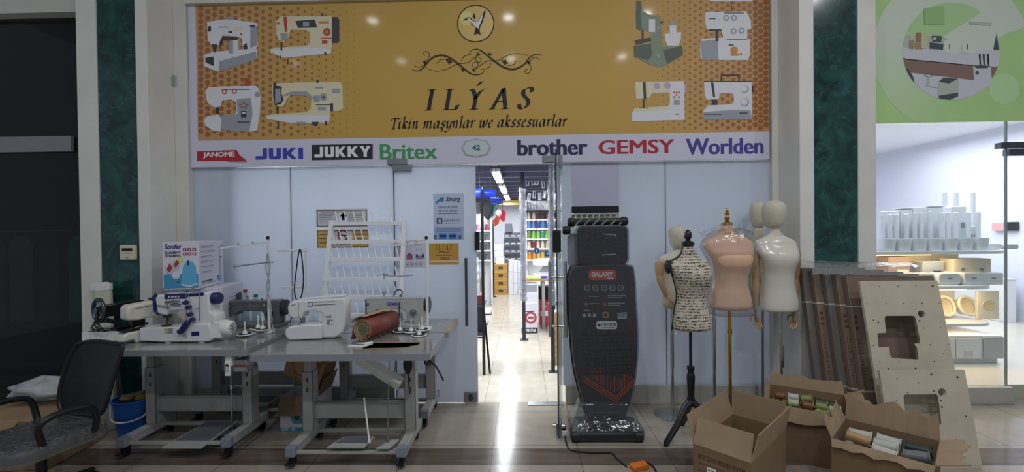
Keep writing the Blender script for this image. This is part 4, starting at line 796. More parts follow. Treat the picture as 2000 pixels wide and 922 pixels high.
thread_stand('thread_stand', 'white thread stand with a cone tray cluster on the table beside the closed door', 835, 467, 640, 3.5, (772, .015), [(-.19, -.1, .01), (-.1, -.12, .01), (-.02, -.1, .02), (-.02, -.2, .0)], [(752, 536, .05), (778, 539, .05), (812, 536, .05)])
# hanging looped cable on its own stand
g = thing('thread_stand', 'thread stand with a black cable looped over its arm, between the two long poles', 'thread stand', (XX(597, 3.6), 3.6, .781))
H = ZZ(484, 3.6, 597)-.781; x1 = (541-597)/870*3.6
m = MB(); m.cyl((0, 0, 0), (0, 0, H), .008); m.build('pole', white, g); m = MB(); m.box(x1, .015, -.01, .01, H-.03, H-.012); m.build('guide_arm', white, g, bev=.003)
m = MB(); m.box(x1*.9, .0, -.008, .008, H-.33, H-.315); m.build('lower_arm', white, g, bev=.002)
m = MB(); m.tube(smooth([(-.03, -.02, .02), (-.045, -.03, .12), (-.05, -.03, .2), (-.02, -.03, .3), (-.01, -.03, .45), (-.04, -.02, H-.01), (-.075, -.03, .42), (-.085, -.03, .3), (-.06, -.03, .2), (-.05, -.03, .1)], 8), .005, 8); m.tube(smooth([(-.05, -.034, .24), (-.06, -.036, .15), (-.05, -.034, .12)], 4), .014, 8); m.build('cable', black, g)
# ---------------------------------------------------------------- spool rack
YR = 3.82
g = thing('spool_rack', 'white metal spool rack with six rows of upright pins, leaning on the glass front', 'spool rack', (XX(708, YR), YR, .781))
rk = mat('rack_white', '#f4f6f8', .35)
rows = [(432, 636, 782, 8), (469, 634, 780, 10), (504, 632, 779, 10), (543, 631, 778, 10), (578, 629, 778, 10), (612, 660, 778, 8)]
X0 = XX(708, YR)
def rkp(px, py): q = at(px, py, y=YR); return q.x-X0, q.z-.781
lean = lambda z: .1*z/.7
for s_, (a, b) in enumerate((((637, 430), (629, 632)), ((783, 428), (783, 632)))):
    p, q = rkp(*a), rkp(*b); m = MB(); z0 = .002
    m.hexa([(q[0]-.02, -.03, z0), (q[0]+.02, -.03, z0), (q[0]+.02, .02, z0), (q[0]-.02, .02, z0), (p[0]-.018, -.03+lean(p[1]), p[1]), (p[0]+.018, -.03+lean(p[1]), p[1]), (p[0]+.018, .02+lean(p[1]), p[1]), (p[0]-.018, .02+lean(p[1]), p[1])]); m.build('side_post', rk, g, bev=.002)
for py, a, b, n in rows:
    p, q = rkp(a, py), rkp(b, py); l = lean(p[1]); m = MB(); m.box(p[0], q[0], -.03+l, .025+l, (p[1]+q[1])/2-.034, (p[1]+q[1])/2); sh = m.build('shelf_rail', rk, g, bev=.002)
    for i in range(n):
        x = p[0]+(q[0]-p[0])*(i+.6)/n; m = MB(); m.cyl((x, l, p[1]), (x-.022, l+.01, p[1]+.09), .006, .004, 8); m.build('pin', rk, sh)
# ---------------------------------------------------------------- cartons on the rear table
pk = mat('carton_print_white', '#d7d6e0', .5); pblue = mat('carton_blue', '#3d94c4', .45); ppurple = mat('carton_purple', '#4a2f78', .5); pmaroon = mat('carton_maroon', '#8a2c4e', .5)
g = thing('steamer_carton', 'tall white printed carton with a blue garment steamer picture', 'box', (-2.525, 3.42, 1.13), math.radians(14))
W_, D_, H_ = .25, .46, .372
MB().box(-W_, 0, 0, D_, 0, H_).build('carton', pk, g, bev=.003)
m = MB(); y = -.0012; q = lambda a, b: (-W_+a*W_, b*H_)
m.flat([q(.03, .03), q(.97, .03), q(.97, .32), q(.03, .32)], y, 1)
m.text('Sonifer', *q(.06, .84), *q(.52, .95), y-.0003, 2, .03, .25); m.text('GARMENT', *q(.06, .745), *q(.5, .80), y-.0003, 3, .03); m.text('STEAMERS', *q(.08, .68), *q(.5, .735), y-.0003, 3, .03)
for i in range(3):
    for j in range(2): a = .56+i*.13; b = .80-j*.09; m.flat([q(a, b), q(a+.1, b), q(a+.1, b+.06), q(a, b+.06)], y, 4); c = q(a+.05, b+.03); m.disc(c[0], c[1], y-.0004, .006, 10, 0)
m.flat([q(.06, .32), q(.06, .5), q(.2, .42), q(.3, .60), q(.48, .62), q(.45, .45), q(.3, .33)], y-.0002, 5); m.flat([q(.1, .42), q(.2, .56), q(.27, .46), q(.2, .36)], y-.0004, 6); m.flat([q(.3, .5), q(.38, .62), q(.46, .56), q(.36, .46)], y-.0004, 6)
m.flat([q(.5, .12), q(.56, .5), q(.66, .58), q(.82, .58), q(.9, .48), q(.95, .12), q(.72, .07)], y-.0005, 7); m.flat([q(.5, .12), q(.5, .09), q(.72, .04), q(.96, .1), q(.95, .13), q(.72, .08)], y-.0007, 0); m.flat([q(.67, .5), q(.73, .5), q(.73, .6), q(.67, .6)], y-.0007, 3)
m.disc(*q(.36, .3), y-.0006, .028, 20, 0); m.disc(*q(.42, .16), y-.0007, .01, 12, 6); m.disc(*q(.12, .16), y-.0004, .012, 12, 8); m.disc(*q(.25, .16), y-.0004, .012, 12, 8); m.flat([q(.42, .585), q(.55, .585), q(.55, .655), q(.42, .655)], y-.001, 9)
m.build('front_print', [pk, pblue, ppurple, mat('carton_dark', '#33334a', .5), pmaroon, mat('carton_greyblue', '#b9bccb', .5), mat('carton_red', '#a83236', .5), mat('carton_teal_blue', '#5fb2d6', .35), mat('carton_green', '#5c8f80', .5), mat('price_yellow', '#d8e032', .5)], g, sm=0)
m = MB(); X = .0012
def sd(a, b): return (X, a*D_, b*H_)
def sq(a0, b0, a1, b1, c): m.quad(sd(a0, b0), sd(a1, b0), sd(a1, b1), sd(a0, b1), c)
for i, b in enumerate((.88, .78, .67, .56, .45, .34)): sq(.06, b, .06+(.5, .55, .42, .58, .52, .4)[i], b+.012, 0); sq(.06, b-.025, .06+(.4, .5, .5, .45, .5, .45)[i], b-.018, 0)
sq(.1, .12, .5, .15, 1); sq(.1, .08, .62, .1, 0)
sq(.815, .2, .825, .86, 1); sq(.74, .84, .9, .855, 1); sq(.865, .14, .873, .64, 1); sq(.82, .62, .92, .635, 1); sq(.78, .06, .9, .2, 2); sq(.7, .1, .77, .2, 3)
m.build('side_print', [mat('carton_text_grey', '#8c8c98', .6), mat('carton_dark'), mat('carton_teal_blue'), mat('carton_green')], g, sm=0)
g = thing('steamer_carton', 'lower white carton under the steamer carton, with a dark printed side', 'box', (-2.41, 3.515, .782), math.radians(14))
MB().box(-.3, 0, 0, .44, 0, .345).build('carton', pk, g, bev=.003)
m = MB(); X = .0012; D_, H_ = .44, .345
for i in range(6): sq(.3, .3+i*.08, .55+.05*(i % 3), .32+i*.08, 0)
sq(.62, .45, .95, .75, 1); m.build('side_print', [mat('carton_text_grey'), mat('carton_dark')], g, sm=0)
m = MB(); m.text('Sonifer', -.27, .27, -.12, .33, -.0012, 0, .03, .25); m.build('front_print', ppurple, g, sm=0)
# bottles
for px, cap, lab, h in ((478, mat('cap_red', '#b02a2a', .4), 'clear plastic bottle with a red cap behind the dark lockstitch machine', .285), (491, mat('cap_green', '#2f7a45', .4), 'clear plastic bottle with a green cap behind the dark lockstitch machine', .24)):
    g = thing('plastic_bottle', lab, 'bottle', (XX(px+(px-480)*.6, 3.86), 3.86, .782))
    m = MB(); k = h/.285; m.lathe([(.001, 0), (.032, 0), (.034, .01), (.034, .19*k), (.03, .215*k), (.015, .25*k), (.013, .262*k), (.001, .262*k)], n=16); m.build('bottle', film('pet_plastic', '#e2ecea', .8, .1, ior=1.5), g)
    m = MB(); m.lathe([(.016, .258*k), (.016, .285*k), (.001, .286*k)], n=16); m.build('cap', cap, g)
# thermostat and the junction box
p = at(254, 493, y=CY+.012); g = thing('thermostat', 'cream wall thermostat with a dark display on the green marble', 'thermostat', (p.x, CY+.012, p.z))
MB().box(-.066, .066, -.028, 0, -.062, .062).build('case', mat('thermostat_cream', '#d9d2b4', .45), g, bev=.006)
m = MB(); m.flat([(-.045, .012), (.045, .012), (.045, .036), (-.045, .036)], -.0285, 0); m.line([(-.03, -.005), (.03, -.005)], .006, -.0285, 1); m.line([(-.01, -.045), (.01, -.045)], .006, -.0285, 1); m.build('display', [ink, ink_grey], g, sm=0)
p = at(343, 160, x=xl3); g = thing('junction_box', 'small clear junction box with a thin conduit running up the column side', 'junction box', (xl3, p.y, p.z))
MB().box(0, .03, -.05, .05, -.045, .045).build('box', film('pet_plastic'), g, bev=.004); m = MB(); m.box(.0, .02, -.02, .02, -.02, .02); m.build('terminal', mat('terminal_grey', '#a9abb0', .4), g)
MB().tube([(.012, -.01, .045), (.012, -.01, 5-p.z-.01)], .009).build('conduit', mat('conduit_grey', '#9a9b9d', .5), g)
# two tall pale boards behind the table
for i, (px, top, lab) in enumerate(((213, 549, 'rear one of two pale narrow boards leaning on the column behind the table'), (231, 549, 'front one of two pale narrow boards leaning on the column behind the table'))):
    yb = 3.52-.05*i; z = ZZ(top, 3.62, 300); x = XX(px, 3.6); g = thing('narrow_board', lab, 'board', (x, yb, 0), 0, 'pale boards by the column', rx=math.radians(-4.0), ry=math.radians(-5))
    MB().box(-.06, .06, 0, .03, .002, z-.06).build('board', mat('pale_board', '#c9cab4', .5), g, bev=.002)
    MB().box(-.063, .063, -.003, .033, z-.06, z).build('end_cap', white, g, bev=.004)
# ---------------------------------------------------------------- leather roll, booklet, scraps
lea = mat('red_leather', '#7e3f36', .5, bump=(60, .15)); suede = mat('leather_back', '#b79a74', .8, noise=(20, .1))
a, b = V((-1.135, 3.12, .866)), V((-1.03, 3.48, .866)); ax = (b-a).normalized(); L_ = (b-a).length
g = thing('leather_roll', 'roll of reddish brown leather with a tan inside on the front sewing table', 'leather roll', tuple(a), math.atan2(ax.y, ax.x)-math.pi/2)
def spiral(n=90):
    out = []
    for i in range(n+1):
        t = i/n; th = 2.6*2*math.pi*t+1.2; r = .045+.033*t; out.append((r*math.cos(th), r*math.sin(th)))
    return out
sp = spiral(); th = .003
for c, mm, nm, off in ((0, lea, 'leather_sheet', th), (1, suede, 'suede_backing', 0)):
    m = MB(); P = sp; n = len(P); vs = []
    for i, (x, z) in enumerate(P):
        r = math.hypot(x, z); k = (r+off)/r; vs += [(x*k, 0 if not c else -.001, z*k), (x*k, L_, z*k)]
    m.add(vs, [(2*i, 2*i+1, 2*i+3, 2*i+2) for i in range(n-1)]); m.build(nm, mm, g, solid=.003)
m = MB(); m.lathe([(.044, .0), (.044, L_), (.04, L_), (.04, .0)], n=20, ax='y'); m.build('core_tube', mat('roll_core', '#8f9070', .8), g)
m = MB(); e = sp[-1]; P = sm2([(-.07, .03), (-.086, -.005), (-.09, -.04), (-.105, -.076)], 5); vs = []
for x, z in P: vs += [(x, .0, z), (x+.03, .22, z)]
m.add(vs, [(2*i, 2*i+1, 2*i+3, 2*i+2) for i in range(len(P)-1)]); m.build('loose_flap', lea, g, solid=.003)
m = MB(); P = sm2([(-.075, .05), (-.05, .078), (-.0, .094), (.035, .092)], 5); vs = []
for x, z in P: vs += [(x-.02, .0, z), (x+.02, .36, z+.015)]
m.add(vs, [(2*i, 2*i+1, 2*i+3, 2*i+2) for i in range(len(P)-1)]); m.build('suede_flap', suede, g, solid=.003)
p = at(702, 675, z=.781); g = thing('booklet', 'thin white booklet lying at the front of the table below the leather roll', 'booklet', (p.x, p.y, .7805), math.radians(-4))
m = MB(); m.hexa([(-.07, -.04, 0), (.05, -.045, 0), (.08, .04, 0), (-.03, .045, 0), (-.07, -.04, .006), (.05, -.045, .008), (.08, .04, .02), (-.03, .045, .006)]); m.build('cover', paper, g, bev=.001); MB().box(-.04, .04, -.02, .0, .013, .0135).build('print', ink_grey, g)
# ---------------------------------------------------------------- cartons under the front table
crd = card
g = thing('open_carton', 'white printed carton with its brown flaps folded open under the front table', 'box', (XX(541, 3.44), 3.44, 0), math.radians(2))
w_, d_, h_ = .30, .27, .27
m = MB(); t = .004; m.box(0, w_, 0, t, 0, h_); m.box(0, w_, d_-t, d_, 0, h_); m.box(0, t, t, d_-t, 0, h_); m.box(w_-t, w_, t, d_-t, 0, h_); m.box(0, w_, 0, d_, 0, t); m.build('carton', pk, g)
m = MB(); m.hexa([(-.005, -.035, .135), (w_*.9, -.045, .14), (w_*.9, -.04, .144), (-.005, -.03, .139), (0, -.004, h_), (w_, -.004, h_), (w_, 0, h_+.003), (0, 0, h_+.003)]); m.build('front_flap', crd, g)
m = MB(); m.hexa([(w_, 0, h_), (w_, d_, h_), (w_+.004, d_, h_), (w_+.004, 0, h_), (w_+.04, .0, h_+.14), (w_+.05, d_, h_+.14), (w_+.054, d_, h_+.14), (w_+.044, 0, h_+.14)]); m.build('side_flap', crd, g)
m = MB(); m.hexa([(0, 0, h_), (.004, 0, h_), (.004, d_, h_), (0, d_, h_), (-.09, .02, h_-.1), (-.086, .02, h_-.1), (-.086, d_, h_-.1), (-.09, d_, h_-.1)]); m.build('side_flap', crd, g)
m = MB(); y = -.0015; m.flat([(.0, .0), (w_, 0), (w_, .032), (0, .032)], y, 0); m.text('GW1-1D', .012, .006, .12, .026, y-.0004, 1, .03)
m.flat([(.075, .125), (.1, .06), (.2, .06), (.21, .085), (.165, .095), (.16, .14), (.09, .14)], y-.0002, 2); m.flat([(.1, .12), (.15, .125), (.15, .09), (.12, .085)], y-.0004, 3); m.build('print', [mat('carton_teal', '#3f97a8', .5), paper, mat('carton_seagreen', '#5a9aa0', .5), mat('carton_darkgreen', '#2f5560', .5)], g, sm=0)
g = thing('tilted_carton', 'brown cardboard carton tipped over on top of the open carton', 'box', (XX(594, 3.5), 3.50, .43), math.radians(-8), rx=math.radians(12), ry=math.radians(24))
MB().box(-.2, .13, .0, .18, -.1, .16).build('carton', mat('cardboard_pale', '#a5835f', .8, noise=(8, .08)), g, bev=.003)
m = MB(); [m.line([(-.11+.012*q, -.045), (-.106+.012*q, -.022-.006*(q % 3 == 1))], .005, -.0015, 0) for q in range(9)]; [m.line([(-.1, -.07-.012*i), (-.01, -.07-.012*i)], .004, -.0015, 0) for i in range(2)]; m.v = [v for v in m.v]; m.build('print', mat('carton_ink_brown', '#5b3e2a', .8), g, sm=0)
m = MB(); m.box(.13, .134, .02, .16, -.09, .15); m.box(.06, .1, -.001, .0, .02, .15, 0); m.build('tape', mat('brown_tape', '#7d5c3e', .3), g)
# ---------------------------------------------------------------- blue bucket
bl = mat('bucket_blue', '#1f5fb4', .4)
g = thing('bucket', 'blue plastic bucket behind the mesh chair, by the table leg', 'bucket', (-3.02, 3.38, 0))
m = MB(); m.lathe([(.001, .002), (.105, .002), (.14, .29), (.15, .29), (.15, .30), (.136, .30), (.102, .01), (.001, .01)], n=28); m.build('pail', bl, g)
MB().tube(smooth([(.14, -.05, .26), (.16, -.1, .2), (.08, -.16, .17), (-.04, -.16, .18), (-.14, -.06, .26)], 5), .005).build('handle', white, g)
m = MB(); [m.ell((.05*math.cos(i*1.3), .05*math.sin(i*1.3), .29+.012*(i % 2)), (.05, .04, .025), 10, 6) for i in range(4)]; g2 = m.build('rag_heap', mat('yellow_rag', '#8a7440', .9, noise=(20, .3)), loc=(-3.02, 3.38, .0)); tag(g2, 'dull yellow rags heaped in the blue bucket', 'rag')
# ---------------------------------------------------------------- mesh office chair
meshm = film('chair_mesh', '#1a1c20', .87, .6); blk = mat('chair_black', '#0e0f12', .45)
wrap = film('clear_wrap', '#dfe3e6', .9, .12, bump=(11, 1), ior=1.8)
g = thing('office_chair', 'black mesh office chair with its seat wrapped in clear plastic', 'chair', (-2.82, 2.52, 0), math.radians(-14)); g.scale = (.86,)*3
m = MB(); m.lathe([(.02, .07), (.03, .07), (.03, .36), (.022, .37), (.022, .42)], n=14); 
for i in range(5): a = i*2*math.pi/5+.3; m.tube([(0, 0, .1), (.3*math.cos(a), .3*math.sin(a), .075)], [.03, .018], 8)
m.build('base', blk, g, bev=.002)
for i in range(5):
    a = i*2*math.pi/5+.3; x, y = .3*math.cos(a), .3*math.sin(a); m = MB(); m.cyl((x-.02, y, .028), (x+.02, y, .028), .028); m.cyl((x, y, .03), (x, y, .075), .008); m.build('caster', rubber, g)
m = MB(); m.add([], []); P = sm2([(-.25, -.25), (0, -.28), (.25, -.25), (.27, 0), (.24, .22), (0, .24), (-.24, .22), (-.27, 0)], 5, True)
m.loft([[(x*.9, y*.9, .4) for x, y in P], [(x, y, .43) for x, y in P], [(x, y, .46) for x, y in P], [(x*.9, y*.9, .485+.01*abs(x)*4) for x, y in P]]); st = m.build('seat', blk, g)
m = MB(); m.loft([[(x*1.03, y*1.03, .395) for x, y in P], [(x*1.08, y*1.07, .44) for x, y in P], [(x*1.04, y*1.05, .485) for x, y in P], [(x*.7, y*.7, .51) for x, y in P], [(x*.2, y*.2, .505) for x, y in P]], caps=True); m.build('plastic_wrap', wrap, st)
bk = lambda u, v: (u+.05*(v-.6), .25+.16*(v-.5)**2+.1*(v-.5)-.12*u*u*2, v)
out = sm2([(-.22, .52), (-.26, .72), (-.22, .95), (-.16, 1.0), (.0, 1.015), (.2, 1.01), (.27, .995), (.255, .78), (.2, .54), (0, .5)], 5, True)
m = MB(); n = 10; rows_ = []
NV, NU = 10, 8; grid = []
def span(v):
    xs_ = [];
    for (a, b) in zip(out, out[1:]+out[:1]):
        if (a[1]-v)*(b[1]-v) <= 0 and a[1] != b[1]: xs_.append(a[0]+(b[0]-a[0])*(v-a[1])/(b[1]-a[1]))
    return min(xs_), max(xs_)
for j in range(NV+1):
    v = .51+(1.005-.51)*j/NV; a, b = span(v)
    for i in range(NU+1): grid.append(bk(a+(b-a)*i/NU, v))
m.add(grid, [(j*(NU+1)+i, j*(NU+1)+i+1, (j+1)*(NU+1)+i+1, (j+1)*(NU+1)+i) for j in range(NV) for i in range(NU)]); br = m.build('mesh_back', meshm, g)
m = MB(); m.tube([bk(*p) for p in out], .014, 8, closed=True); m.build('back_frame', blk, br)
m = MB(); 
for r in (1, .62): m.tube(smooth([tuple(V(bk(u*r, .62+w_*r))+V((0, .03, 0))) for u, w_ in ((-.13, -.06), (-.13, .02), (-.06, .075), (.06, .075), (.13, .02), (.13, -.06))], 5), .016*r, 8)
m.build('lumbar_support', mat('lumbar_grey', '#6a6d76', .5), g)
m = MB(); m.tube(smooth([(0, .1, .4), (0, .27, .41), (0, .31, .5), (0, .32, .62)], 5), .022); m.build('back_bracket', blk, g)
for s_ in (-1, 1):
    m = MB(); m.tube(smooth([(s_*.24, .12, .42), (s_*.3, .14, .5), (s_*.32, .1, .64), (s_*.32, -.08, .665), (s_*.31, -.17, .62), (s_*.28, -.14, .5), (s_*.22, -.08, .43)], 6), .02, 10); m.build('armrest', blk, g)
# flattened carton and carrier bag in the corner
g = thing('flattened_carton', 'crushed brown carton behind the chair', 'box', (-3.46, 3.05, 0), math.radians(8))
m = MB(); m.hexa([(-.3, -.2, 0), (.26, -.22, 0), (.28, .2, 0), (-.28, .22, 0), (-.27, -.16, .34), (.25, -.21, .33), (.27, .16, .4), (-.25, .2, .36)]); m.build('carton', mat('crushed_card', '#8d7558', .85, noise=(6, .15), bump=(5, .5)), g, bev=.01)
m = MB(); m.hexa([(-.27, -.17, .342), (.1, -.22, .338), (.1, -.215, .342), (-.27, -.165, .346), (-.2, -.3, .3), (.12, -.33, .28), (.12, -.325, .285), (-.2, -.295, .305)]); m.build('flap', mat('crushed_card'), g)
def blob(m, R_, n=18, k=10, seed=1, amp=.18, flat=1):
    rnd = random.Random(seed); ph = [(rnd.uniform(0, 6), rnd.uniform(0, 6), rnd.randint(2, 6), rnd.randint(2, 5)) for _ in range(5)]
    rings = []
    for i in range(k+1):
        t = math.pi*i/k; ring = []
        for j in range(n):
            a = 2*math.pi*j/n; r = 1+amp*sum(math.sin(p[2]*a+p[0])*math.sin(p[3]*t+p[1]) for p in ph)/2
            ring.append((R_[0]*math.sin(t)*math.cos(a)*r+1e-4*math.cos(a), R_[1]*math.sin(t)*math.sin(a)*r+1e-4*math.sin(a), max(0, R_[2]*(1-math.cos(t))*(1+amp*.3*math.sin(3*a+ph[0][0])))))
        rings.append(ring)
    return m.loft(rings)
g = thing('carrier_bag', 'crumpled white plastic carrier bag on the crushed carton', 'bag', (-3.42, 3.1, .385), .2)
m = MB(); blob(m, (.22, .13, .08), 26, 14, 3, .25); m.tube(smooth([(.1, 0, .14), (.15, .0, .21), (.2, .02, .2), (.2, .02, .12)], 4), [.02]*13, 8, flat=.3) ; m.build('bag', film('bag_film', '#d9dde0', .45, .25, bump=(14, .8)), g, sub=1)

# ---------------------------------------------------------------- dim clothes behind the dark glass
g = thing('garment_rail', 'dim steel garment rail inside the dark unit behind the glass', 'rail', (-5.5, 4.9, 0)); m = MB(); m.cyl((-.9, 0, 1.62), (.95, 0, 1.62), .014); [m.cyl((x, 0, .001), (x, 0, 1.62), .014) for x in (-.9, .95)]; m.build('rail', steel, g); MB().box(-.95, 1.0, -.2, .2, .001, .03).build('foot', dark_grey, g)
for i, (x, c, lab) in enumerate(((-6.25, '#a9adb6', 'grey garment hanging farthest from the column in the dark unit'), (-5.95, '#6d747e', 'charcoal garment second on the dim rail behind the glass'), (-5.65, '#8f7f74', 'brown garment in the middle of the dim rail behind the glass'), (-5.32, '#4d5258', 'black garment beside the teal one on the dim rail'), (-4.98, '#3fa3ac', 'dark teal garment hanging nearest the column in the dark unit'))):
    g = thing('hanging_garment', lab, 'garment', (x, 4.9, 1.605), random.uniform(-.2, .2)); m = MB()
    m.loft([[(a*math.cos(t)*(1+.06*math.cos(5*t)), b*math.sin(t)*(1+.1*math.cos(5*t)), z) for t in [k*2*math.pi/20 for k in range(20)]] for z, a, b in ((-1.0, .12, .08), (-.6, .11, .07), (-.3, .12, .07), (-.14, .13, .06), (-.08, .08, .05), (-.05, .05, .04))]); m.build('cloth', mat('garment_%d' % i, c, .9, noise=(8, .15)), g)
    m = MB(); m.tube([(0, 0, -.06), (0, 0, -.01), (.015, 0, .02)], .004); m.build('hook', steel, g)
# ---------------------------------------------------------------- wrapped upright steamer with its board
YG = 3.34; GX = XX(1180, YG)
g = thing('garment_steamer', 'tall black garment steamer board wrapped in clear film beside the open glass door', 'garment steamer', (GX, YG, 0))
def gp(px, py, y=YG): q = at(px, py, y=y); return q.x-GX, q.z
gb = mat('steamer_charcoal', '#2a2c33', .35); gk = mat('steamer_black', '#131418', .4); orange = mat('badge_orange', '#d4512a', .4)
sw = film('steamer_wrap', '#e3e6ea', .98, .1, bump=(22, .7, (5, 1, .7)), ior=1.6)
ol = sm2([gp(*p) for p in ((1130, 519), (1180, 516), (1226, 518), (1238, 530), (1243, 600), (1246, 680), (1240, 745), (1229, 792), (1214, 832), (1196, 850), (1172, 846), (1152, 822), (1138, 780), (1124, 720), (1116, 640), (1113, 560), (1117, 528))], 5, True)
m = MB(); m.prism(ol, 0, .05); bd = m.build('board', gb, g, bev=.012, seg=3)
m = MB(); m.prism([(x-.018, z+.004) for x, z in ol], .055, .1); m.build('rear_board', gk, g, bev=.012, seg=2)
m = MB(); cx = sum(p[0] for p in ol)/len(ol); cz = sum(p[1] for p in ol)/len(ol)
m.prism([(cx+(x-cx)*1.03, cz+(z-cz)*1.012) for x, z in ol], -.012, .106); m.build('plastic_wrap', sw, g, bev=.012, seg=2)
m = MB(); y = -.0015
m.flat(rrect(*(gp(1150, 547)+gp(1203, 527)), .025), y, 0); m.text('GALAXY', *(gp(1155, 541)+gp(1197, 531)), y-.0005, 1, .04); m.line([gp(1186, 544), gp(1198, 544)], .007, y-.0005, 1)
for px in (1147, 1163, 1180, 1196, 1212):
    c = gp(px, 562); m.ring(c[0], c[1], y, .019, .023, 22, 2); m.line([(c[0]-.01, c[1]-.006), (c[0], c[1]+.008), (c[0]+.01, c[1]-.004)], .003, y, 2)
for px, py, cc in ((1143, 580, 4), (1181, 580, 4), (1144, 594, 5), (1181, 594, 5)):
    c = gp(px, py); m.disc(c[0], c[1], y, .013, 12, cc)
for px0, px1, py in ((1150, 1170, 579), (1187, 1222, 577), (1187, 1216, 581), (1150, 1172, 593), (1187, 1220, 592), (1187, 1212, 596), (1140, 1152, 606)): m.line([gp(px0, py), gp(px1, py)], .004, y, 2)
c = gp(1183, 615); m.ring(c[0], c[1], y, .014, .024, 20, 6)
m.flat([gp(1206, 611), gp(1224, 610), gp(1224, 622), gp(1206, 623)], y, 2); [m.line([gp(1208+2.4*i, 612), gp(1208+2.4*i, 620)], .0035, y-.0004, 3) for i in range(7)]
for px in (1138, 1148, 1158): m.flat([gp(px, 613), gp(px+6, 613), gp(px+6, 619), gp(px, 619)], y, 2)
m.flat(rrect(*(gp(1165, 643)+gp(1205, 627)), .015), y-.0003, 1); [m.line([gp(1175+2.7*q, 637), gp(1175+2.7*q+(q % 3)*.5, 632)], .005, y-.0007, 3) for q in range(11)]; m.line([gp(1175, 632.3), gp(1202, 631.6)], .003, y-.0007, 3); c = gp(1170, 635); m.disc(c[0], c[1], y-.0007, .011, 12, 3); m.line([gp(1174, 640), gp(1200, 639)], .003, y-.0007, 3)
for i in range(11):
    py = 653+i*7.6; a = 1133+i*1.0; P = sm2([gp(a, py), gp(1160, py+1.5), gp(1200, py), gp(1236, py-1.5)], 4); m.line(P, .017 if i % 2 == 0 else .009, y, 3)
for k, w_ in ((0, .007), (5, .006), (10, .005)):
    m.line([gp(1141, 735+k), gp(1203, 775+k), gp(1241, 738+k)], w_, y-.0003, 0)
for i in range(26):                       # fine dashes fading in above the chevron
    px = 1152+i*3.4; yb_ = 768-abs(px-1203)*.62
    m.line([gp(px, yb_-22-(i*7 % 9)), gp(px, yb_)], .004, y, 7 if i % 2 else 0)
m.line([gp(1150, 808), gp(1166, 808)], .006, y, 8); m.line([gp(1196, 806), gp(1224, 803)], .008, y, 8)
m.build('print', [orange, paper, mat('print_pale', '#b3b6bd', .5), black, mat('print_maroon', '#5a2a33', .5), mat('print_rust', '#b4553a', .5), mat('print_gold', '#b79a56', .5), mat('print_dull_orange', '#8a3b28', .5), mat('print_dim', '#5b5e66', .5)], bd, sm=0)
x0, z0 = gp(1126, 517); x1, z1 = gp(1226, 440)
m = MB(); m.prism(rrect(x0+.01, z0, x1, z1, .04), .0, .07); hd = m.build('water_tank', gk, g, bev=.012)
m = MB(); [m.line([(x0+.04, z0+.06+.035*i), (x1-.06+(i % 2)*.03, z0+.065+.035*i)], .006, -.0012, 0) for i in range(5)]; m.line([gp(1176, 457), gp(1203, 459)], .006, -.0015, 1); m.line([gp(1203, 459), gp(1203, 464)], .006, -.0015, 1); m.line([gp(1175, 498), gp(1203, 496)], .006, -.0015, 1); m.build('tank_painted_highlights', [mat('tank_highlight', '#2d3036', .25), mat('print_pale')], hd, sm=0)  # strokes painted on the tank stand in for highlights
m = MB(); m.prism(rrect(*(gp(1111, 522)+gp(1222, 455)), .03), .075, .12); m.build('rear_plate', mat('plate_grey', '#9a9ea4', .4), g, bev=.006)
m = MB(); m.prism(rrect(x0-.005, z0-.006, x1+.01, z1+.006, .045), -.01, .124); m.build('tank_wrap', sw, g, bev=.01)
a, b = gp(1117, 434), gp(1220, 432)
m = MB(); m.cyl((a[0], .03, a[1]), (b[0], .03, b[1]), .026); h = m.build('handle_bar', gk, g)
m = MB(); n = 6
for i in range(n): t = (i+.3)/n; X = a[0]+(b[0]-a[0])*t; m.hexa([(X, .002, a[1]-.02), (X+.016, .002, a[1]-.02), (X+.016, .006, a[1]-.02), (X, .006, a[1]-.02), (X+.045, .002, a[1]+.02), (X+.06, .002, a[1]+.02), (X+.06, .006, a[1]+.02), (X+.045, .006, a[1]+.02)])
m.build('stripe', mat('stripe_pale', '#7f8288', .4), h, sm=0)
for X, Z in (a, b, gp(1107, 450)):
    m = MB(); m.lathe([(.001, -.03), (.026, -.028), (.034, -.01), (.034, .012), (.024, .03), (.001, .032)], (X, .03, Z), 16, ax='x'); m.build('knob', gk, g)
m = MB(); x0 = gp(1114, 850)[0]; x1 = gp(1250, 850)[0]
m.loft([[(x0, -.1, .02), (x1, -.1, .02), (x1, .2, .02), (x0, .2, .02)], [(x0, -.1, .07), (x1, -.1, .07), (x1, .2, .07), (x0, .2, .07)], [(x0+.12, -.02, .11), (x1-.1, -.02, .11), (x1-.1, .12, .11), (x0+.12, .12, .11)], [(x0+.14, .0, .2), (x1-.14, .0, .2), (x1-.14, .1, .2), (x0+.14, .1, .2)]]); m.build('base', gk, g, bev=.015)
for X in (x0+.03, x1-.03):
    for Y in (-.07, .16): m = MB(); m.cyl((X-.03, Y, .04), (X+.03, Y, .04), .04); m.build('wheel', gk, g, bev=.006)
m = MB(); P = [(x0-.01, -.11), (x1+.01, -.11), (x1+.015, .2), (x0-.01, .2)]; Q = [(gp(1134, 800)[0], -.015), (gp(1228, 800)[0], -.015), (gp(1228, 800)[0], .12), (gp(1134, 800)[0], .12)]
m.loft([[(x, y, .015) for x, y in P], [(x, y, .085) for x, y in P], [(x*.8+q[0]*.2, y*.6+q[1]*.4, .12) for (x, y), q in zip(P, Q)], [(x, y, .27) for x, y in Q]]); m.build('base_wrap', film('base_film', '#e3e6ea', .975, .1, bump=(9, .5), ior=1.4), g, bev=.02, sub=0)
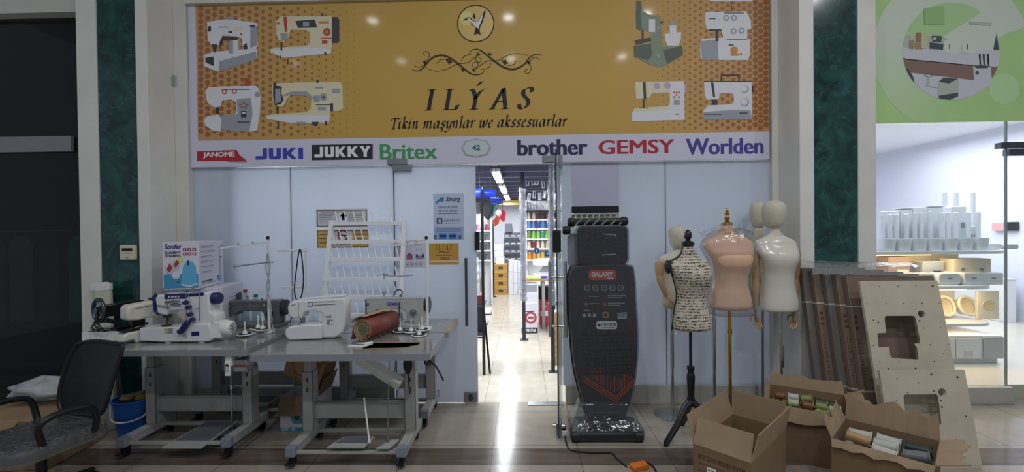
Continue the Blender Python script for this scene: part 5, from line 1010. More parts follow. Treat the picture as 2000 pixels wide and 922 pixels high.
# ---------------------------------------------------------------- mannequins
def rings(mb, rows, y0, X0, fr=.62, n=24, c=None, crop=None, fwd=None, pw=2.3):
    """rows of (px left, px right, py) turned into rounded body sections at distance y0"""
    R_ = []
    for k, (a, b, py) in enumerate(rows):
        if crop: a, b, py = crop[1]+a/crop[0], crop[1]+b/crop[0], crop[2]+py/crop[0]
        l, r = at(a, py, y=y0), at(b, py, y=y0); cx, hw, z = (l.x+r.x)/2-X0, (r.x-l.x)/2, (l.z+r.z)/2
        f = fr(k) if callable(fr) else fr; hd = min(hw*f, .13); fo = fwd[k] if fwd else 0
        R_.append([(cx+hw*math.copysign(abs(math.cos(t))**(2/pw), math.cos(t)), fo+hd*math.copysign(abs(math.sin(t))**(2/pw), math.sin(t)), z) for t in [2*math.pi*i/n for i in range(n)]])
    if R_[0][0][2] > R_[-1][0][2]: R_ = R_[::-1]
    return mb.loft(R_, c)
CR = (2.794, 1240, 370)
def wood_arm(par, pts, rr, hand, name='wooden_arm'):
    m = MB(); n = len(pts)
    for (p, q), (r0, r1) in zip(zip(pts[:-1], pts[1:]), rr):
        P = [V(p).lerp(V(q), t) for t in (0, .15, .5, .85, 1)]; m.tube(P, [r0*.8, r0, (r0+r1)/2*1.03, r1, r1*.75], 12)
    for p, r in zip(pts[1:-1], [r[1] for r in rr]): m.ell(p, (r*.9, r*.9, r*.9), 10, 8)
    a = m.build(name, wood_m, par)
    w_ = V(pts[-1]); d = V(hand[0]).normalized(); s_ = V(hand[1]).normalized(); m = MB()
    m.tube([w_, w_+d*.03, w_+d*.075, w_+d*.09], [.014, .024, .028, .022], 10, flat=.5)
    for i in range(4):
        o = w_+d*.085+s_*(i-1.5)*.013; L_ = (.055, .068, .072, .06)[3-i]; k = d.cross(s_)*.018
        m.tube([o, o+d*L_*.45+k*.3, o+d*L_*.8+k, o+d*L_+k*1.8], [.0075, .007, .006, .004], 7)
    o = w_+d*.035-s_*.022; m.tube([o, o-s_*.022+d*.02, o-s_*.028+d*.05], [.009, .008, .005], 7)
    m.build('wooden_hand', wood_m, a)
wood_m = mat('arm_wood', '#b39069', .5, noise=(10, .1)); ivory_m = mat('mannequin_ivory', '#dcd7cb', .2, coat=.8); linen = mat('mannequin_linen', '#cdc7b6', .75, noise=(40, .05))
# script-print fabric
def script_mat():
    k = mat('script_print_fabric', '#cfc4b2', .8); nt = k.node_tree; b = nt.nodes['Principled BSDF']; N = nt.nodes.new; L = nt.links.new
    tc = N('ShaderNodeTexCoord'); mp = N('ShaderNodeMapping'); mp.inputs['Scale'].default_value = (105, 105, 70); mp.inputs['Rotation'].default_value = (0, .12, 0)
    n1 = N('ShaderNodeTexNoise'); n1.inputs['Scale'].default_value = 1; n1.inputs['Detail'].default_value = 2; n1.inputs['Distortion'].default_value = 1.2
    n2 = N('ShaderNodeTexWave'); n2.wave_type = 'BANDS'; n2.bands_direction = 'Z'; n2.inputs['Scale'].default_value = 15; n2.inputs['Distortion'].default_value = 2.5; n2.inputs['Detail'].default_value = 2
    n3 = N('ShaderNodeTexNoise'); n3.inputs['Scale'].default_value = 11; n3.inputs['Detail'].default_value = 1
    r1 = N('ShaderNodeValToRGB'); e = r1.color_ramp.elements; e[0].position = .47; e[0].color = (1, 1, 1, 1); e[1].position = .53; e[1].color = (0, 0, 0, 1)
    r2 = N('ShaderNodeValToRGB'); e = r2.color_ramp.elements; e[0].position = .3; e[1].position = .42
    r3 = N('ShaderNodeValToRGB'); e = r3.color_ramp.elements; e[0].position = .34; e[1].position = .4
    m1 = N('ShaderNodeMath'); m1.operation = 'MULTIPLY'; m2 = N('ShaderNodeMath'); m2.operation = 'MULTIPLY'; mx = N('ShaderNodeMix'); mx.data_type = 'RGBA'
    mx.inputs[6].default_value = hx('#cfc4b2'); mx.inputs[7].default_value = hx('#2b2624')
    L(tc.outputs['Object'], mp.inputs[0]); L(mp.outputs[0], n1.inputs[0]); L(tc.outputs['Object'], n2.inputs[0]); L(tc.outputs['Object'], n3.inputs[0])
    L(n1.outputs[0], r1.inputs[0]); L(n2.outputs[1], r2.inputs[0]); L(n3.outputs[0], r3.inputs[0]); L(r1.outputs[0], m1.inputs[0]); L(r2.outputs[0], m1.inputs[1]); L(m1.outputs[0], m2.inputs[0]); L(r3.outputs[0], m2.inputs[1])
    L(m2.outputs[0], mx.inputs[0]); L(mx.outputs[2], b.inputs['Base Color']); return k
def cz(py): return 370+py/2.794
def cx_(px): return 1240+px/2.794
# 1: printed dress form on a turned black tripod
Y1 = 3.3; X1 = XX(1347, Y1)
g = thing('dress_form', 'cream dress form printed with black lettering on a turned black tripod stand', 'mannequin', (X1, Y1, 0))
rows = [(259, 322, 305), (260, 322, 325), (252, 328, 345), (236, 348, 362), (206, 374, 382), (176, 394, 396), (168, 402, 410), (176, 405, 430), (192, 408, 460), (204, 408, 490), (214, 400, 520), (222, 392, 548), (227, 386, 575), (225, 387, 605), (219, 392, 640), (211, 404, 680), (205, 413, 715), (203, 416, 745), (205, 414, 772)]
fw = [0, 0, 0, 0, 0, -.005, -.01, -.02, -.035, -.03, -.02, -.01, -.005, 0, 0, .005, .005, 0, 0]
m = MB(); rings(m, rows, Y1, X1, lambda k: .95 if k < 3 else (.5 if k < 7 else .66), crop=CR, fwd=fw); bod = m.build('torso', script_mat(), g, sub=1)
m = MB()
def fp(px, py, dy): q = at(cx_(px), cz(py), y=Y1+dy); return (q.x-X1, dy, q.z)
m.tube(smooth([fp(258, 310, -.02), fp(252, 345, -.03), (lambda p: p)(fp(232, 368, -.03)), fp(196, 390, -.035), fp(172, 402, -.02)], 5), .006, 8); m.tube(smooth([fp(172, 402, -.02), fp(182, 425, -.07), fp(200, 455, -.075), fp(206, 470, -.05)], 5), .006, 8)
m.tube(smooth([fp(200, 462, -.06), fp(212, 500, -.06), fp(222, 540, -.05), fp(227, 580, -.05), fp(222, 620, -.05), fp(210, 690, -.06), fp(203, 768, -.06)], 5), .005, 8); m.build('seam_piping', black, bod)
m = MB(); P = fp(182, 425, -.045); m.ell((P[0]+.004, P[1]+.02, P[2]), (.022, .06, .05), 16, 10); m.build('arm_cap', black, bod)
m = MB(); zc = at(cx_(290), cz(308), y=Y1).z; m.lathe([(.001, 0), (.043, 0), (.045, .01), (.043, .028), (.03, .034), (.014, .04), (.014, .046), (.026, .06), (.028, .075), (.022, .1), (.012, .115), (.001, .12)], (fp(290, 308, 0)[0], 0, zc), 20); m.build('neck_cap', mat('turned_black', '#15161a', .4), g)
zp = ZZ(cz(772), Y1, 1347); m = MB(); zb0 = ZZ(640+480/3.27, Y1, 1347); zb1 = ZZ(640+245/3.27, Y1, 1347)
m.lathe([(.011, zb1), (.011, zp+.02)], n=14); m.lathe([(.001, zb0-.02), (.03, zb0-.02), (.028, zb0+.03), (.022, zb0+.06), (.026, zb0+.12), (.03, zb0+.2), (.026, zb1-.06), (.02, zb1-.04), (.027, zb1-.02), (.026, zb1), (.001, zb1+.004)], n=18); m.build('turned_post', mat('turned_black'), g)
for k in range(3):
    a = math.radians(205+120*k); d = V((math.cos(a), math.sin(a), 0)); m = MB(); m.tube([d*.0+V((0, 0, zb0+.02)), d*.06+V((0, 0, zb0-.03)), d*.13+V((0, 0, zb0*.5)), d*.2+V((0, 0, .06)), d*.235+V((0, 0, .025)), d*.245+V((0, 0, .004))], [.03, .03, .026, .024, .022, .018], 10, flat=.7); m.build('tripod_leg', mat('turned_black'), g)
# 2: peach form with gold finial in a bag
Y2 = 3.42; X2 = XX(1424, Y2)
g = thing('dress_form', 'peach dress form with a gold neck finial, covered by a clear plastic bag', 'mannequin', (X2, Y2, 0))
rows = [(470, 538, 192), (468, 541, 212), (458, 548, 232), (436, 566, 246), (396, 606, 262), (372, 632, 276), (364, 640, 292), (368, 640, 312), (384, 636, 340), (404, 626, 368), (414, 624, 395), (422, 618, 425), (430, 611, 460), (430, 609, 490), (426, 614, 525), (416, 624, 560), (408, 632, 595), (402, 638, 628), (400, 640, 660)]
fw = [0, 0, 0, 0, 0, 0, -.01, -.015, -.03, -.045, -.045, -.03, -.015, -.01, 0, 0, 0, 0, 0]
m = MB(); rings(m, rows, Y2, X2, lambda k: .95 if k < 3 else (.4 if k < 8 else .58), crop=CR, fwd=fw); m.build('torso', mat('peach_velvet', '#efc3a5', .8, noise=(16, .05)), g, sub=1)
q = at(cx_(503), cz(194), y=Y2); gold_m = mat('gold_metal', '#c79a3e', .2, 1)
m = MB(); m.lathe([(.001, 0), (.042, 0), (.043, .01), (.03, .02), (.018, .026), (.012, .034), (.02, .044), (.021, .052), (.012, .06), (.01, .07), (.017, .08), (.017, .088), (.009, .098), (.012, .108), (.009, .12), (.001, .127)], (q.x-X2, 0, q.z), 20); m.build('finial', gold_m, g)
z = ZZ(cz(660), Y2, 1424); m = MB(); m.cyl((0, 0, .02), (.0, 0, z+.01), .012); m.cyl((0, 0, .75), (0, 0, .79), .017); m.build('pole', gold_m, g); m = MB(); m.lathe([(.001, 0), (.15, 0), (.15, .012), (.02, .02), (.001, .02)], n=28); m.build('base_plate', gold_m, g)
m = MB(); br = [(a-8-(10 if k > 6 else 0), b+8+(8 if k > 6 else 0), p) for k, (a, b, p) in enumerate(rows)]; br = br[3:]+[(396, 648, 690)]; br = [(350, 640, 214)]+br[2:]; br[0] = (430, 636, 205)
rings(m, br, Y2, X2, lambda k: .62, crop=CR, fwd=[-.015]*len(br)); m.build('plastic_bag', film('bag_clear', '#eef0f2', .975, .12, bump=(9, .8, (1, 1, .5)), ior=1.5), g, sub=1)
rnd = random.Random(5); m = MB(); TP = sm2([(352, 236), (405, 214), (470, 188), (540, 178), (590, 160), (632, 148)], 5); BT = sm2([(366, 262), (420, 244), (470, 224), (545, 240), (600, 256), (640, 282)], 5); vs = []; nn = len(TP)
for (a, b), (c_, d_) in zip(TP, BT):
    for t in (0, .33, .66, 1):
        q = at(cx_(a+(c_-a)*t), cz(b+(d_-b)*t), y=Y2-.05); vs.append((q.x-X2+rnd.uniform(-.006, .006), -.05+rnd.uniform(-.025, .025), q.z+rnd.uniform(-.004, .004)))
m.add(vs, [(4*i+k, 4*i+4+k, 4*i+5+k, 4*i+1+k) for i in range(nn-1) for k in range(3)]); m.build('bag_folds', film('bag_fold_film', '#eef0f2', .86, .1, bump=(30, .8), ior=1.55), g)
# 3: glossy ivory mannequin with egg head and wooden arms
def head(m, X0, Y0, a, b, t, bt, crop=CR):
    l, r = at(cx_(a), cz((t+bt)/2), y=Y0), at(cx_(b), cz((t+bt)/2), y=Y0); zt_, zb_ = ZZ(cz(t), Y0, cx_(a)), ZZ(cz(bt), Y0, cx_(a)); h = zt_-zb_; c = (l.x+r.x)/2-X0; w_ = (r.x-l.x)/2
    pf = [(.02, 0), (.45, .02), (.68, .1), (.82, .25), (.94, .45), (1, .62), (.95, .78), (.75, .92), (.4, .985), (.02, 1)]
    m.lathe([(w_*k, zb_+h*v) for k, v in pf], (c, 0, 0), 24, sy=1.1)
Y3 = 3.58; X3 = XX(1522, Y3)
g = thing('mannequin', 'glossy ivory mannequin with an egg head and wooden arms, nearest the flat cartons', 'mannequin', (X3, Y3, 0))
rows = [(738, 786, 200), (738, 788, 225), (736, 792, 240), (716, 815, 254), (680, 850, 268), (654, 872, 280), (645, 880, 296), (648, 882, 318), (660, 878, 345), (674, 872, 372), (684, 866, 400), (690, 862, 430), (692, 862, 462), (692, 864, 495), (690, 872, 530), (688, 880, 565), (686, 888, 600), (682, 890, 632), (682, 888, 655), (690, 880, 668)]
fw = [0, 0, 0, 0, 0, 0, 0, -.01, -.03, -.045, -.045, -.03, -.015, -.01, 0, 0, 0, 0, 0, 0]
m = MB(); head(m, X3, Y3, 697, 820, 62, 214); m.build('head', linen, g)
m = MB(); rings(m, rows, Y3, X3, lambda k: .95 if k < 3 else (.42 if k < 8 else .6), crop=CR, fwd=fw); m.build('torso', ivory_m, g, sub=1)
def ap(px, py, dy, Y0, X0): q = at(cx_(px), cz(py), y=Y0+dy); return (q.x-X0, dy, q.z)
wood_arm(g, [ap(655, 330, .02, Y3, X3), ap(658, 492, .0, Y3, X3), ap(656, 655, -.03, Y3, X3)], [(.036, .03), (.03, .019)], ((.12, -.1, -1), (1, 0, .1)))
wood_arm(g, [ap(880, 325, .03, Y3, X3), ap(878, 490, .05, Y3, X3), ap(868, 660, .03, Y3, X3)], [(.034, .028), (.028, .018)], ((-.1, -.2, -1), (.6, -.8, 0)))
z = ZZ(cz(668), Y3, 1522); m = MB(); m.cyl((.02, 0, .02), (.0, 0, z+.01), .011); m.cyl((.018, 0, .45), (.017, 0, .62), .015); m.build('pole', chrome, g); m = MB(); m.lathe([(.001, 0), (.14, 0), (.14, .01), (.02, .018), (.001, .018)], n=28); m.build('base_plate', chrome, g)
# 4: its twin just behind
Y4 = 3.87; X4 = XX(1488, Y4)
g = thing('mannequin', 'matt cream mannequin half hidden behind the glossy ivory one, only its head and neck clear', 'mannequin', (X4, Y4, 0))
m = MB(); head(m, X4, Y4, 629, 716, 68, 212); m.build('head', linen, g)
rows = [(648, 700, 200), (646, 702, 235), (640, 712, 252), (600, 750, 275), (575, 770, 300), (580, 768, 340), (596, 756, 400), (606, 748, 470), (602, 752, 540), (598, 760, 600), (600, 758, 640)]
m = MB(); rings(m, rows, Y4, X4, lambda k: .8 if k < 3 else .26, crop=CR); m.build('torso', linen, g, sub=1)
z = ZZ(cz(640), Y4, 1488); m = MB(); m.cyl((0, 0, .02), (0, 0, z+.01), .011); m.build('pole', steel, g); m = MB(); m.lathe([(.001, 0), (.14, 0), (.14, .01), (.02, .018), (.001, .018)], n=28); m.build('base_plate', steel, g)
# 5: cream one behind the printed form
Y5 = 3.74; X5 = XX(1311, Y5)
g = thing('mannequin', 'matt cream mannequin with a bent wooden arm behind the printed dress form', 'mannequin', (X5, Y5, 0))
m = MB(); head(m, X5, Y5, 183, 284, 199, 326); m.build('head', linen, g)
rows = [(215, 262, 315), (212, 266, 335), (190, 290, 346), (150, 325, 358), (128, 345, 374), (126, 346, 395), (140, 335, 430), (152, 322, 470), (158, 316, 520), (152, 320, 570), (146, 328, 620), (148, 326, 655)]
m = MB(); rings(m, rows, Y5, X5, lambda k: .9 if k < 2 else .5, crop=CR); m.build('torso', linen, g, sub=1)
wood_arm(g, [ap(132, 395, -.04, Y5, X5), ap(132, 478, -.06, Y5, X5), ap(172, 585, -.1, Y5, X5)], [(.034, .03), (.03, .02)], ((.75, -.2, -.7), (.6, .1, .7)))
z = ZZ(cz(655), Y5, 1311); m = MB(); m.cyl((0, 0, .012), (0, 0, z+.01), .012); m.cyl((0, 0, .4), (0, 0, z), .015); m.tube([(0, -.01, z-.2), (.03, -.03, z-.2), (.045, -.03, z-.19)], .005); m.build('pole', chrome, g); m = MB(); m.lathe([(.001, 0), (.15, 0), (.15, .008), (.02, .014), (.001, .014)], n=32); m.build('base_plate', chrome, g)
g = thing('pole_stand', 'bare chrome pole stand between the printed and the peach dress forms', 'stand', (XX(1393, 3.72), 3.72, 0))
z = ZZ(cz(640), 3.72, 1393); m = MB(); m.cyl((0, 0, .012), (0, 0, z), .012); m.cyl((0, 0, .4), (0, 0, z-.1), .015); m.tube([(0, -.01, .93), (-.03, -.03, .93), (-.045, -.03, .91)], .005); m.build('pole', chrome, g); m = MB(); m.lathe([(.001, 0), (.12, 0), (.12, .008), (.02, .014), (.001, .014)], n=32); m.build('base_plate', chrome, g)
# ---------------------------------------------------------------- cardboard boxes of spools
def carton(name, label, loc, rz, w_, d_, h, flaps, mat_out=card, torn=0, seed=1, group=None):
    """flaps: (front, right, back, left) as (length, outward lean in degrees) or None"""
    g = thing(name, label, 'box', loc, math.radians(rz)); t = .006
    m = MB(); m.box(0, w_, 0, t, 0, h, 0); m.box(0, w_, d_-t, d_, 0, h, 0); m.box(0, t, t, d_-t, 0, h, 0); m.box(w_-t, w_, t, d_-t, 0, h, 0); m.box(t, w_-t, t, d_-t, 0, t, 0); m.build('body', mat_out, g)
    rnd = random.Random(seed)
    for k, f in enumerate(flaps):
        if not f: continue
        L_, an = f; a = math.radians(an); o, e = ((0, 0), (w_, 0), (w_, d_), (0, d_))[k], ((w_, 0), (w_, d_), (0, d_), (0, 0))[k]
        o, e = V((*o, h)), V((*e, h)); u = (e-o); nrm = V((u.y, -u.x, 0)).normalized(); up = V((0, 0, 1))*math.cos(a)+nrm*math.sin(a); th = (nrm*math.cos(a)-V((0, 0, 1))*math.sin(a))*.005
        n = 9; top = []
        for i in range(n+1):
            s_ = i/n; l = L_*(1-(torn*rnd.random() if 0 < i < n else torn*.4*rnd.random())); wv_ = nrm*(.012*torn*math.sin(i*1.7+seed)); top.append(o+u*(s_*.96+.02)+up*l+wv_)
        bot = [o+u*(i/n) for i in range(n+1)]; V_ = bot+top+[p-th for p in bot]+[p-th for p in top]; N = n+1; fs = []
        for i in range(n): fs += [(i, i+1, N+i+1, N+i), (2*N+i+1, 2*N+i, 3*N+i, 3*N+i+1), (N+i, N+i+1, 3*N+i+1, 3*N+i), (i+1, i, 2*N+i, 2*N+i+1)]
        fs += [(0, N, 3*N, 2*N), (n, 2*N+n, 3*N+n, N+n)]
        m = MB(); m.add([tuple(p) for p in V_], fs); m.build('flap', card_in, g, sm=0)
    return g
ba = carton('cardboard_box', 'open brown cardboard box at the front with all flaps raised and printing on its face', (.93, 2.47, 0), -45.5, .30, .56, .37, ((.14, -22), (.15, 12), (.15, 6), (.15, 16)))
m = MB(); y = -.0012; ci = mat('carton_ink_brown', '#4a3222', .8)
m.text('MEAS: 69X28.5X32 CM', .03, .30, .27, .325, y, 0, .02); P = [((.30-v[0]), v[1], .625-v[2]) for v in m.v]; m.v = P
m.line([(.03, .275), (.27, .275)], .003, y, 0); m.line([(.03, .235), (.12, .235)], .003, y, 0); m.line([(.16, .235), (.27, .235)], .003, y, 0); m.flat([(.075, .215), (.125, .215), (.125, .27), (.075, .27)], y-.0004, 1)
for i in range(3): m.line([(.082, .226+.014*i), (.118, .226+.014*i)], .004, y-.0008, 0)
m.build('print', [ci, paper], ba, sm=0)
bb = carton('cardboard_box', 'worn brown cardboard box behind the front one, heaped with green and brown spools', (1.66, 3.06, 0), -30, .46, .44, .36, ((.1, 165), (.13, 62), (.1, 14), (.06, 30)), torn=.25, seed=4)
bc = carton('cardboard_box', 'torn brown cardboard box in front of the plywood boards, holding silver thread spools', (1.735, 2.55, 0), -45, .43, .38, .36, ((.05, 150), (.13, 70), (.17, 10), (.12, 25)), torn=.45, seed=9)
# a bed of spools inside each box: nobody can count the lower layers
spg = [mat('spool_'+n, c, .45) for n, c in (('olive', '#7d8a4a'), ('pale_green', '#a9b58a'), ('brown', '#7a4a34'), ('dark', '#2f352f'), ('silver', '#b9bab5'), ('tan', '#a8895c'), ('grey', '#6d7276'))]
def spool(name, label, loc, rot, L_, r, mi, group, cat='spool'):
    g = thing(name, label, cat, loc, rot[2], group, rx=rot[0], ry=rot[1])
    m = MB(); m.lathe([(r*.62, -L_/2), (r, -L_/2), (r, -L_/2+.006), (r*.86, -L_/2+.008), (r*.86, L_/2-.008), (r, L_/2-.006), (r, L_/2), (r*.62, L_/2), (r*.6, -L_/2)], n=16); m.build('thread', spg[mi], g)
    m = MB(); m.lathe([(r*.62, -L_/2-.002), (r*.3, -L_/2-.002), (r*.3, L_/2+.002), (r*.62, L_/2+.002)], n=14); m.build('core', spg[1 if mi == 4 else (mi+1) % 7], g)
    return g
def heap(par, w_, d_, z, seed, mi, nm, lab):
    rnd = random.Random(seed); m = MB()
    for i in range(40):
        x, y = rnd.uniform(.08, w_-.08), rnd.uniform(.08, d_-.08); a = rnd.uniform(0, 6.3); d = V((math.cos(a), math.sin(a), rnd.uniform(-.3, .3)))*.04; c = V((x, y, z-.05+rnd.uniform(-.02, .02))); m.c = rnd.randrange(len(mi)); m.cyl(c-d, c+d, .022, n=12)
    m.box(.012, w_-.012, .012, d_-.012, .01, z-.07, 0)
    o = m.build(nm, [spg[k] for k in mi]); o.location = par.location; o.rotation_euler = par.rotation_euler; tag(o, lab, 'spools', kind='stuff')
def inbox(par, x, y, z): return par.location+Mx.Rotation(par.rotation_euler.z, 3, 'Z') @ V((x, y, z))
heap(bb, .46, .44, .33, 2, (0, 2, 1, 3), 'spool_heap', 'lower layers of green and brown spools in the worn box')
heap(bc, .43, .38, .31, 3, (4, 3, 6, 5), 'spool_heap', 'lower layers of silver and grey spools in the torn box')
heap(ba, .30, .56, .25, 5, (6, 3, 5, 4), 'spool_heap', 'lower layers of dark spools in the front box')
rnd = random.Random(11)
adj = {0: 'olive', 1: 'pale green', 2: 'brown', 3: 'dark', 4: 'silver', 5: 'tan', 6: 'grey'}
for bx, spots, where in ((bb, ((.07, .3, 2), (.15, .31, 4), (.15, .2, 1), (.23, .3, 0), (.23, .2, 2), (.31, .31, 3), (.31, .19, 0), (.39, .3, 3), (.39, .19, 1)), 'on top of the heap in the worn box'),
                         (bc, ((.095, .27, 4), (.222, .28, 4), (.348, .27, 3), (.095, .18, 5), (.222, .19, 4), (.348, .18, 6), (.222, .1, 4)), 'on top of the heap in the torn box'),
                         (ba, ((.08, .3, 1), (.17, .28, 6), (.13, .42, 3), (.22, .43, 4)), 'lying inside the front box')):
    hz = {'bb': .325}.get('', .33 if bx is bb else (.32 if bx is bc else .255))
    cnt = {}
    for i, (x, y, c) in enumerate(spots):
        L_ = .108 if bx is bc else .064; p = inbox(bx, x, y, hz+rnd.uniform(-.01, .01))
        cnt[c] = cnt.get(c, 0)+1
        spool('thread_spool', '%s thread spool %s' % (adj[c], where), p, (math.radians(rnd.uniform(80, 98)), 0, bx.rotation_euler.z+1.57+rnd.uniform(-.1, .1)), L_, .034 if bx is bc else .03, c, 'loose spools '+where)
# ---------------------------------------------------------------- strapped flat cartons and plywood boards
cf = [mat('flat_carton_brown', '#7c6a5c', .75, noise=(5, .08)), mat('flat_carton_grey', '#6f6964', .75, noise=(5, .08))]
names = ['rearmost', 'second from the back', 'middle', 'second from the front', 'front']
for i, (px, y0, mi, w_) in enumerate(((1566, 3.37, 1, .5), (1587, 3.315, 0, .55), (1610, 3.26, 1, .6), (1632, 3.205, 0, .62), (1652, 3.15, 0, .64))):
    yt = y0+.24; x = XX(px, yt); z = ZZ(524+i*4, yt, px)
    g = thing('flat_carton', '%s of the five strapped flat cartons leaning on the column' % names[i], 'carton', (x, y0, 0), 0, 'flat cartons leaning on the column', rx=-math.radians(11.3))
    MB().box(0, w_, 0, .05, .012, z*1.02).build('carton', cf[mi], g, bev=.004)
    [MB().box(-.002, w_+.002, -.0012, .0512, zz, zz+.012).build('strap', mat('strap_white', '#b9b7b0', .4), g) for zz in (.38, .98)]
    if mi == 0:
        m = MB(); rr_ = random.Random(i)
        for q in range(15):                # faded vertical row of stamped characters, too worn to read
            zz = .40+q*.024; a = rr_.choice((.0, .006)); m.flat([(.014, zz), (.018, zz), (.018, zz+.016), (.014, zz+.016)], -.0012); m.flat([(.014, zz+a), (.034, zz+a), (.034, zz+a+.003), (.014, zz+a+.003)], -.0012); m.flat([(.03, zz+.004), (.034, zz+.004), (.034, zz+.016), (.03, zz+.016)], -.0012) if q % 3 else None
        m.build('print', ci, g, sm=0)
        m = MB(); [m.flat([(.012, zz), (.035, zz), (.035, zz+.02), (.012, zz+.02)], -.0012) for zz in (.82, .86, .9)]; m.build('handling_marks', ci, g, sm=0)
yt = 3.40; m = MB(); x0, x1 = XX(1563, 3.55), XX(1800, 3.5)
g = thing('plastic_sheet', 'crumpled clear sheet draped over the tops of the flat cartons', 'plastic film', (0, 0, 0)); n = 26; vs = []; rnd = random.Random(3)
for i in range(n+1):
    x = x0+(x1-.12-x0)*i/n
    for j, (yy, zz) in enumerate(((3.4+.0, 1.2), (3.41, 1.275), (3.5, 1.29), (3.62, 1.285))): vs.append((x+rnd.uniform(-.006, .006), yy+rnd.uniform(-.008, .008)-(.0 if i < 14 else .03), zz+rnd.uniform(-.008, .01)-.02*i/n))
m.add(vs, [(4*i+j, 4*i+4+j, 4*i+5+j, 4*i+1+j) for i in range(n) for j in range(3)]); m.build('sheet', film('sheet_clear', '#e6e8ea', .8, .15, bump=(25, .8), ior=1.5), g)
ply = mat('plywood_pale', '#c3b9a6', .6, noise=(5, .07)); kn = mat('plywood_knot', '#4e3c2c', .7); pe = mat('plywood_edge', '#8b7a60', .8)
def board(name, label, xa, xb, y0, y1, z1, cut, knots, hole, dy=.02):
    ln = math.hypot(z1, y1-y0); an = math.atan2(y1-y0, z1); g = thing(name, label, 'board', (xa, y0, .001), 0, rx=-an)
    w_ = xb-xa; lp = [rrect(0, 0, w_, ln, .008), cut]; hx0, hz0, hr = hole; lp.append([(hx0+hr*math.cos(i*.314), hz0+hr*math.sin(i*.314)) for i in range(20)])
    m = MB(); m.holed(lp, 0, dy); m.build('panel', ply, g, sm=0)
    m = MB(); P = cut+cut[:1]
    for a, b in zip(P[:-1], P[1:]): m.quad((a[0], .001, a[1]), (b[0], .001, b[1]), (b[0], dy-.001, b[1]), (a[0], dy-.001, a[1]))
    m.build('cut_edge', pe, g, sm=0)
    m = MB(); [m.disc(a, b, -.0008, r, 10) for a, b, r in knots]; m.build('knots', kn, g, sm=0); return g
def bp(px, py, TL, TR, BL, w_, zt_, zb_):   # picture fraction -> board coordinates
    v = (py-TL[1])/(BL[1]-TL[1]); l = TL[0]+(BL[0]-TL[0])*v; r = l+(TR[0]-TL[0])*(1+.045*v); return (px-l)/(r-l)*w_, zt_+(zb_-zt_)*v
s5 = lambda a, b: (1500+a/2.185, 500+b/2.185)
f1 = lambda a, b: bp(*s5(a, b), (1667, 543), (1813, 541), (1688, 717), .545, 1.19, .57)
cut = [f1(*p) for p in ((468, 245), (580, 245), (590, 255), (605, 350), (602, 362), (580, 362), (592, 380), (596, 428), (490, 422), (480, 412), (477, 376), (432, 376), (430, 318), (466, 316), (462, 255))]
kk = [(445, 118, 4), (521, 117, 4), (595, 119, 4), (663, 118, 7), (390, 192, 4), (470, 192, 4), (543, 192, 4), (618, 192, 4), (690, 192, 4), (415, 262, 4), (435, 272, 6), (620, 297, 4), (690, 295, 3), (645, 367, 4), (412, 368, 4), (605, 267, 6), (470, 405, 3), (435, 436, 4), (515, 436, 4), (582, 463, 6), (660, 436, 4), (470, 466, 5), (720, 365, 3), (697, 405, 3)]
board('plywood_board', 'tall pale plywood board with a stepped cut-out leaning on the flat cartons', 2.415, 2.96, 3.0, 3.245, 1.165, cut, [f1(a, b)+(r*.0011,) for a, b, r in kk], f1(615, 238)+(.025,))
f2 = lambda a, b: bp(*s5(a, b), (1695, 718), (1853, 716), (1715, 900), .55, .6, 0)
cut = [f2(*p) for p in ((525, 574), (655, 573), (662, 582), (672, 695), (664, 700), (640, 698), (634, 720), (540, 720), (528, 690), (520, 585))]
kk = [(497, 508, 4), (583, 525, 4), (637, 490, 6), (743, 502, 7), (538, 567, 4), (645, 560, 5), (673, 600, 5), (676, 626, 6), (490, 600, 3), (773, 664, 5), (545, 612, 3), (627, 612, 3), (598, 650, 3), (730, 760, 4), (690, 820, 4)]
board('plywood_board', 'low pale plywood board with a square cut-out standing in front of the tall one', 2.37, 2.925, 2.90, 3.015, .598, cut, [f2(a, b)+(r*.0011,) for a, b, r in kk], f2(680, 566)+(.026,))
# ---------------------------------------------------------------- extension lead by the door
g = thing('extension_lead', 'black extension lead with an orange socket on the floor by the wrapped steamer', 'extension lead', tuple(at(1248, 916, z=0)))
o = g.location
m = MB(); m.prism(rrect(-.055, 0, .06, .035, .012), -.03, .03); m.M = Mx.Rotation(.35, 4, 'Z'); m.v = [tuple(m.M @ V(v)) for v in m.v]; m.M = Mx.Identity(4); m.build('socket', mat('socket_orange', '#e07a1c', .45), g, bev=.006)
c = lambda px, py: tuple(at(px, py, z=.006)-o)
m = MB(); m.tube(smooth([c(1103, 846), c(1105, 860), c(1114, 878), c(1150, 884), c(1192, 885), c(1205, 896), c(1224, 912)], 6), .0055, 8); m.tube(smooth([c(1262, 912), c(1248, 903), c(1258, 902), c(1272, 908), c(1282, 922), c(1286, 940)], 6), .0055, 8); m.build('cable', black, g)
p = at(1102, 851, z=0); m = MB(); m.box(-.022, .022, -.02, .02, 0, .045); ad = m.build('adapter', white, g, bev=.004, loc=tuple(V(p)-o)); MB().lathe([(.016, .045), (.014, .075), (.005, .09), (.001, .09)], n=12).build('plug', black, ad)
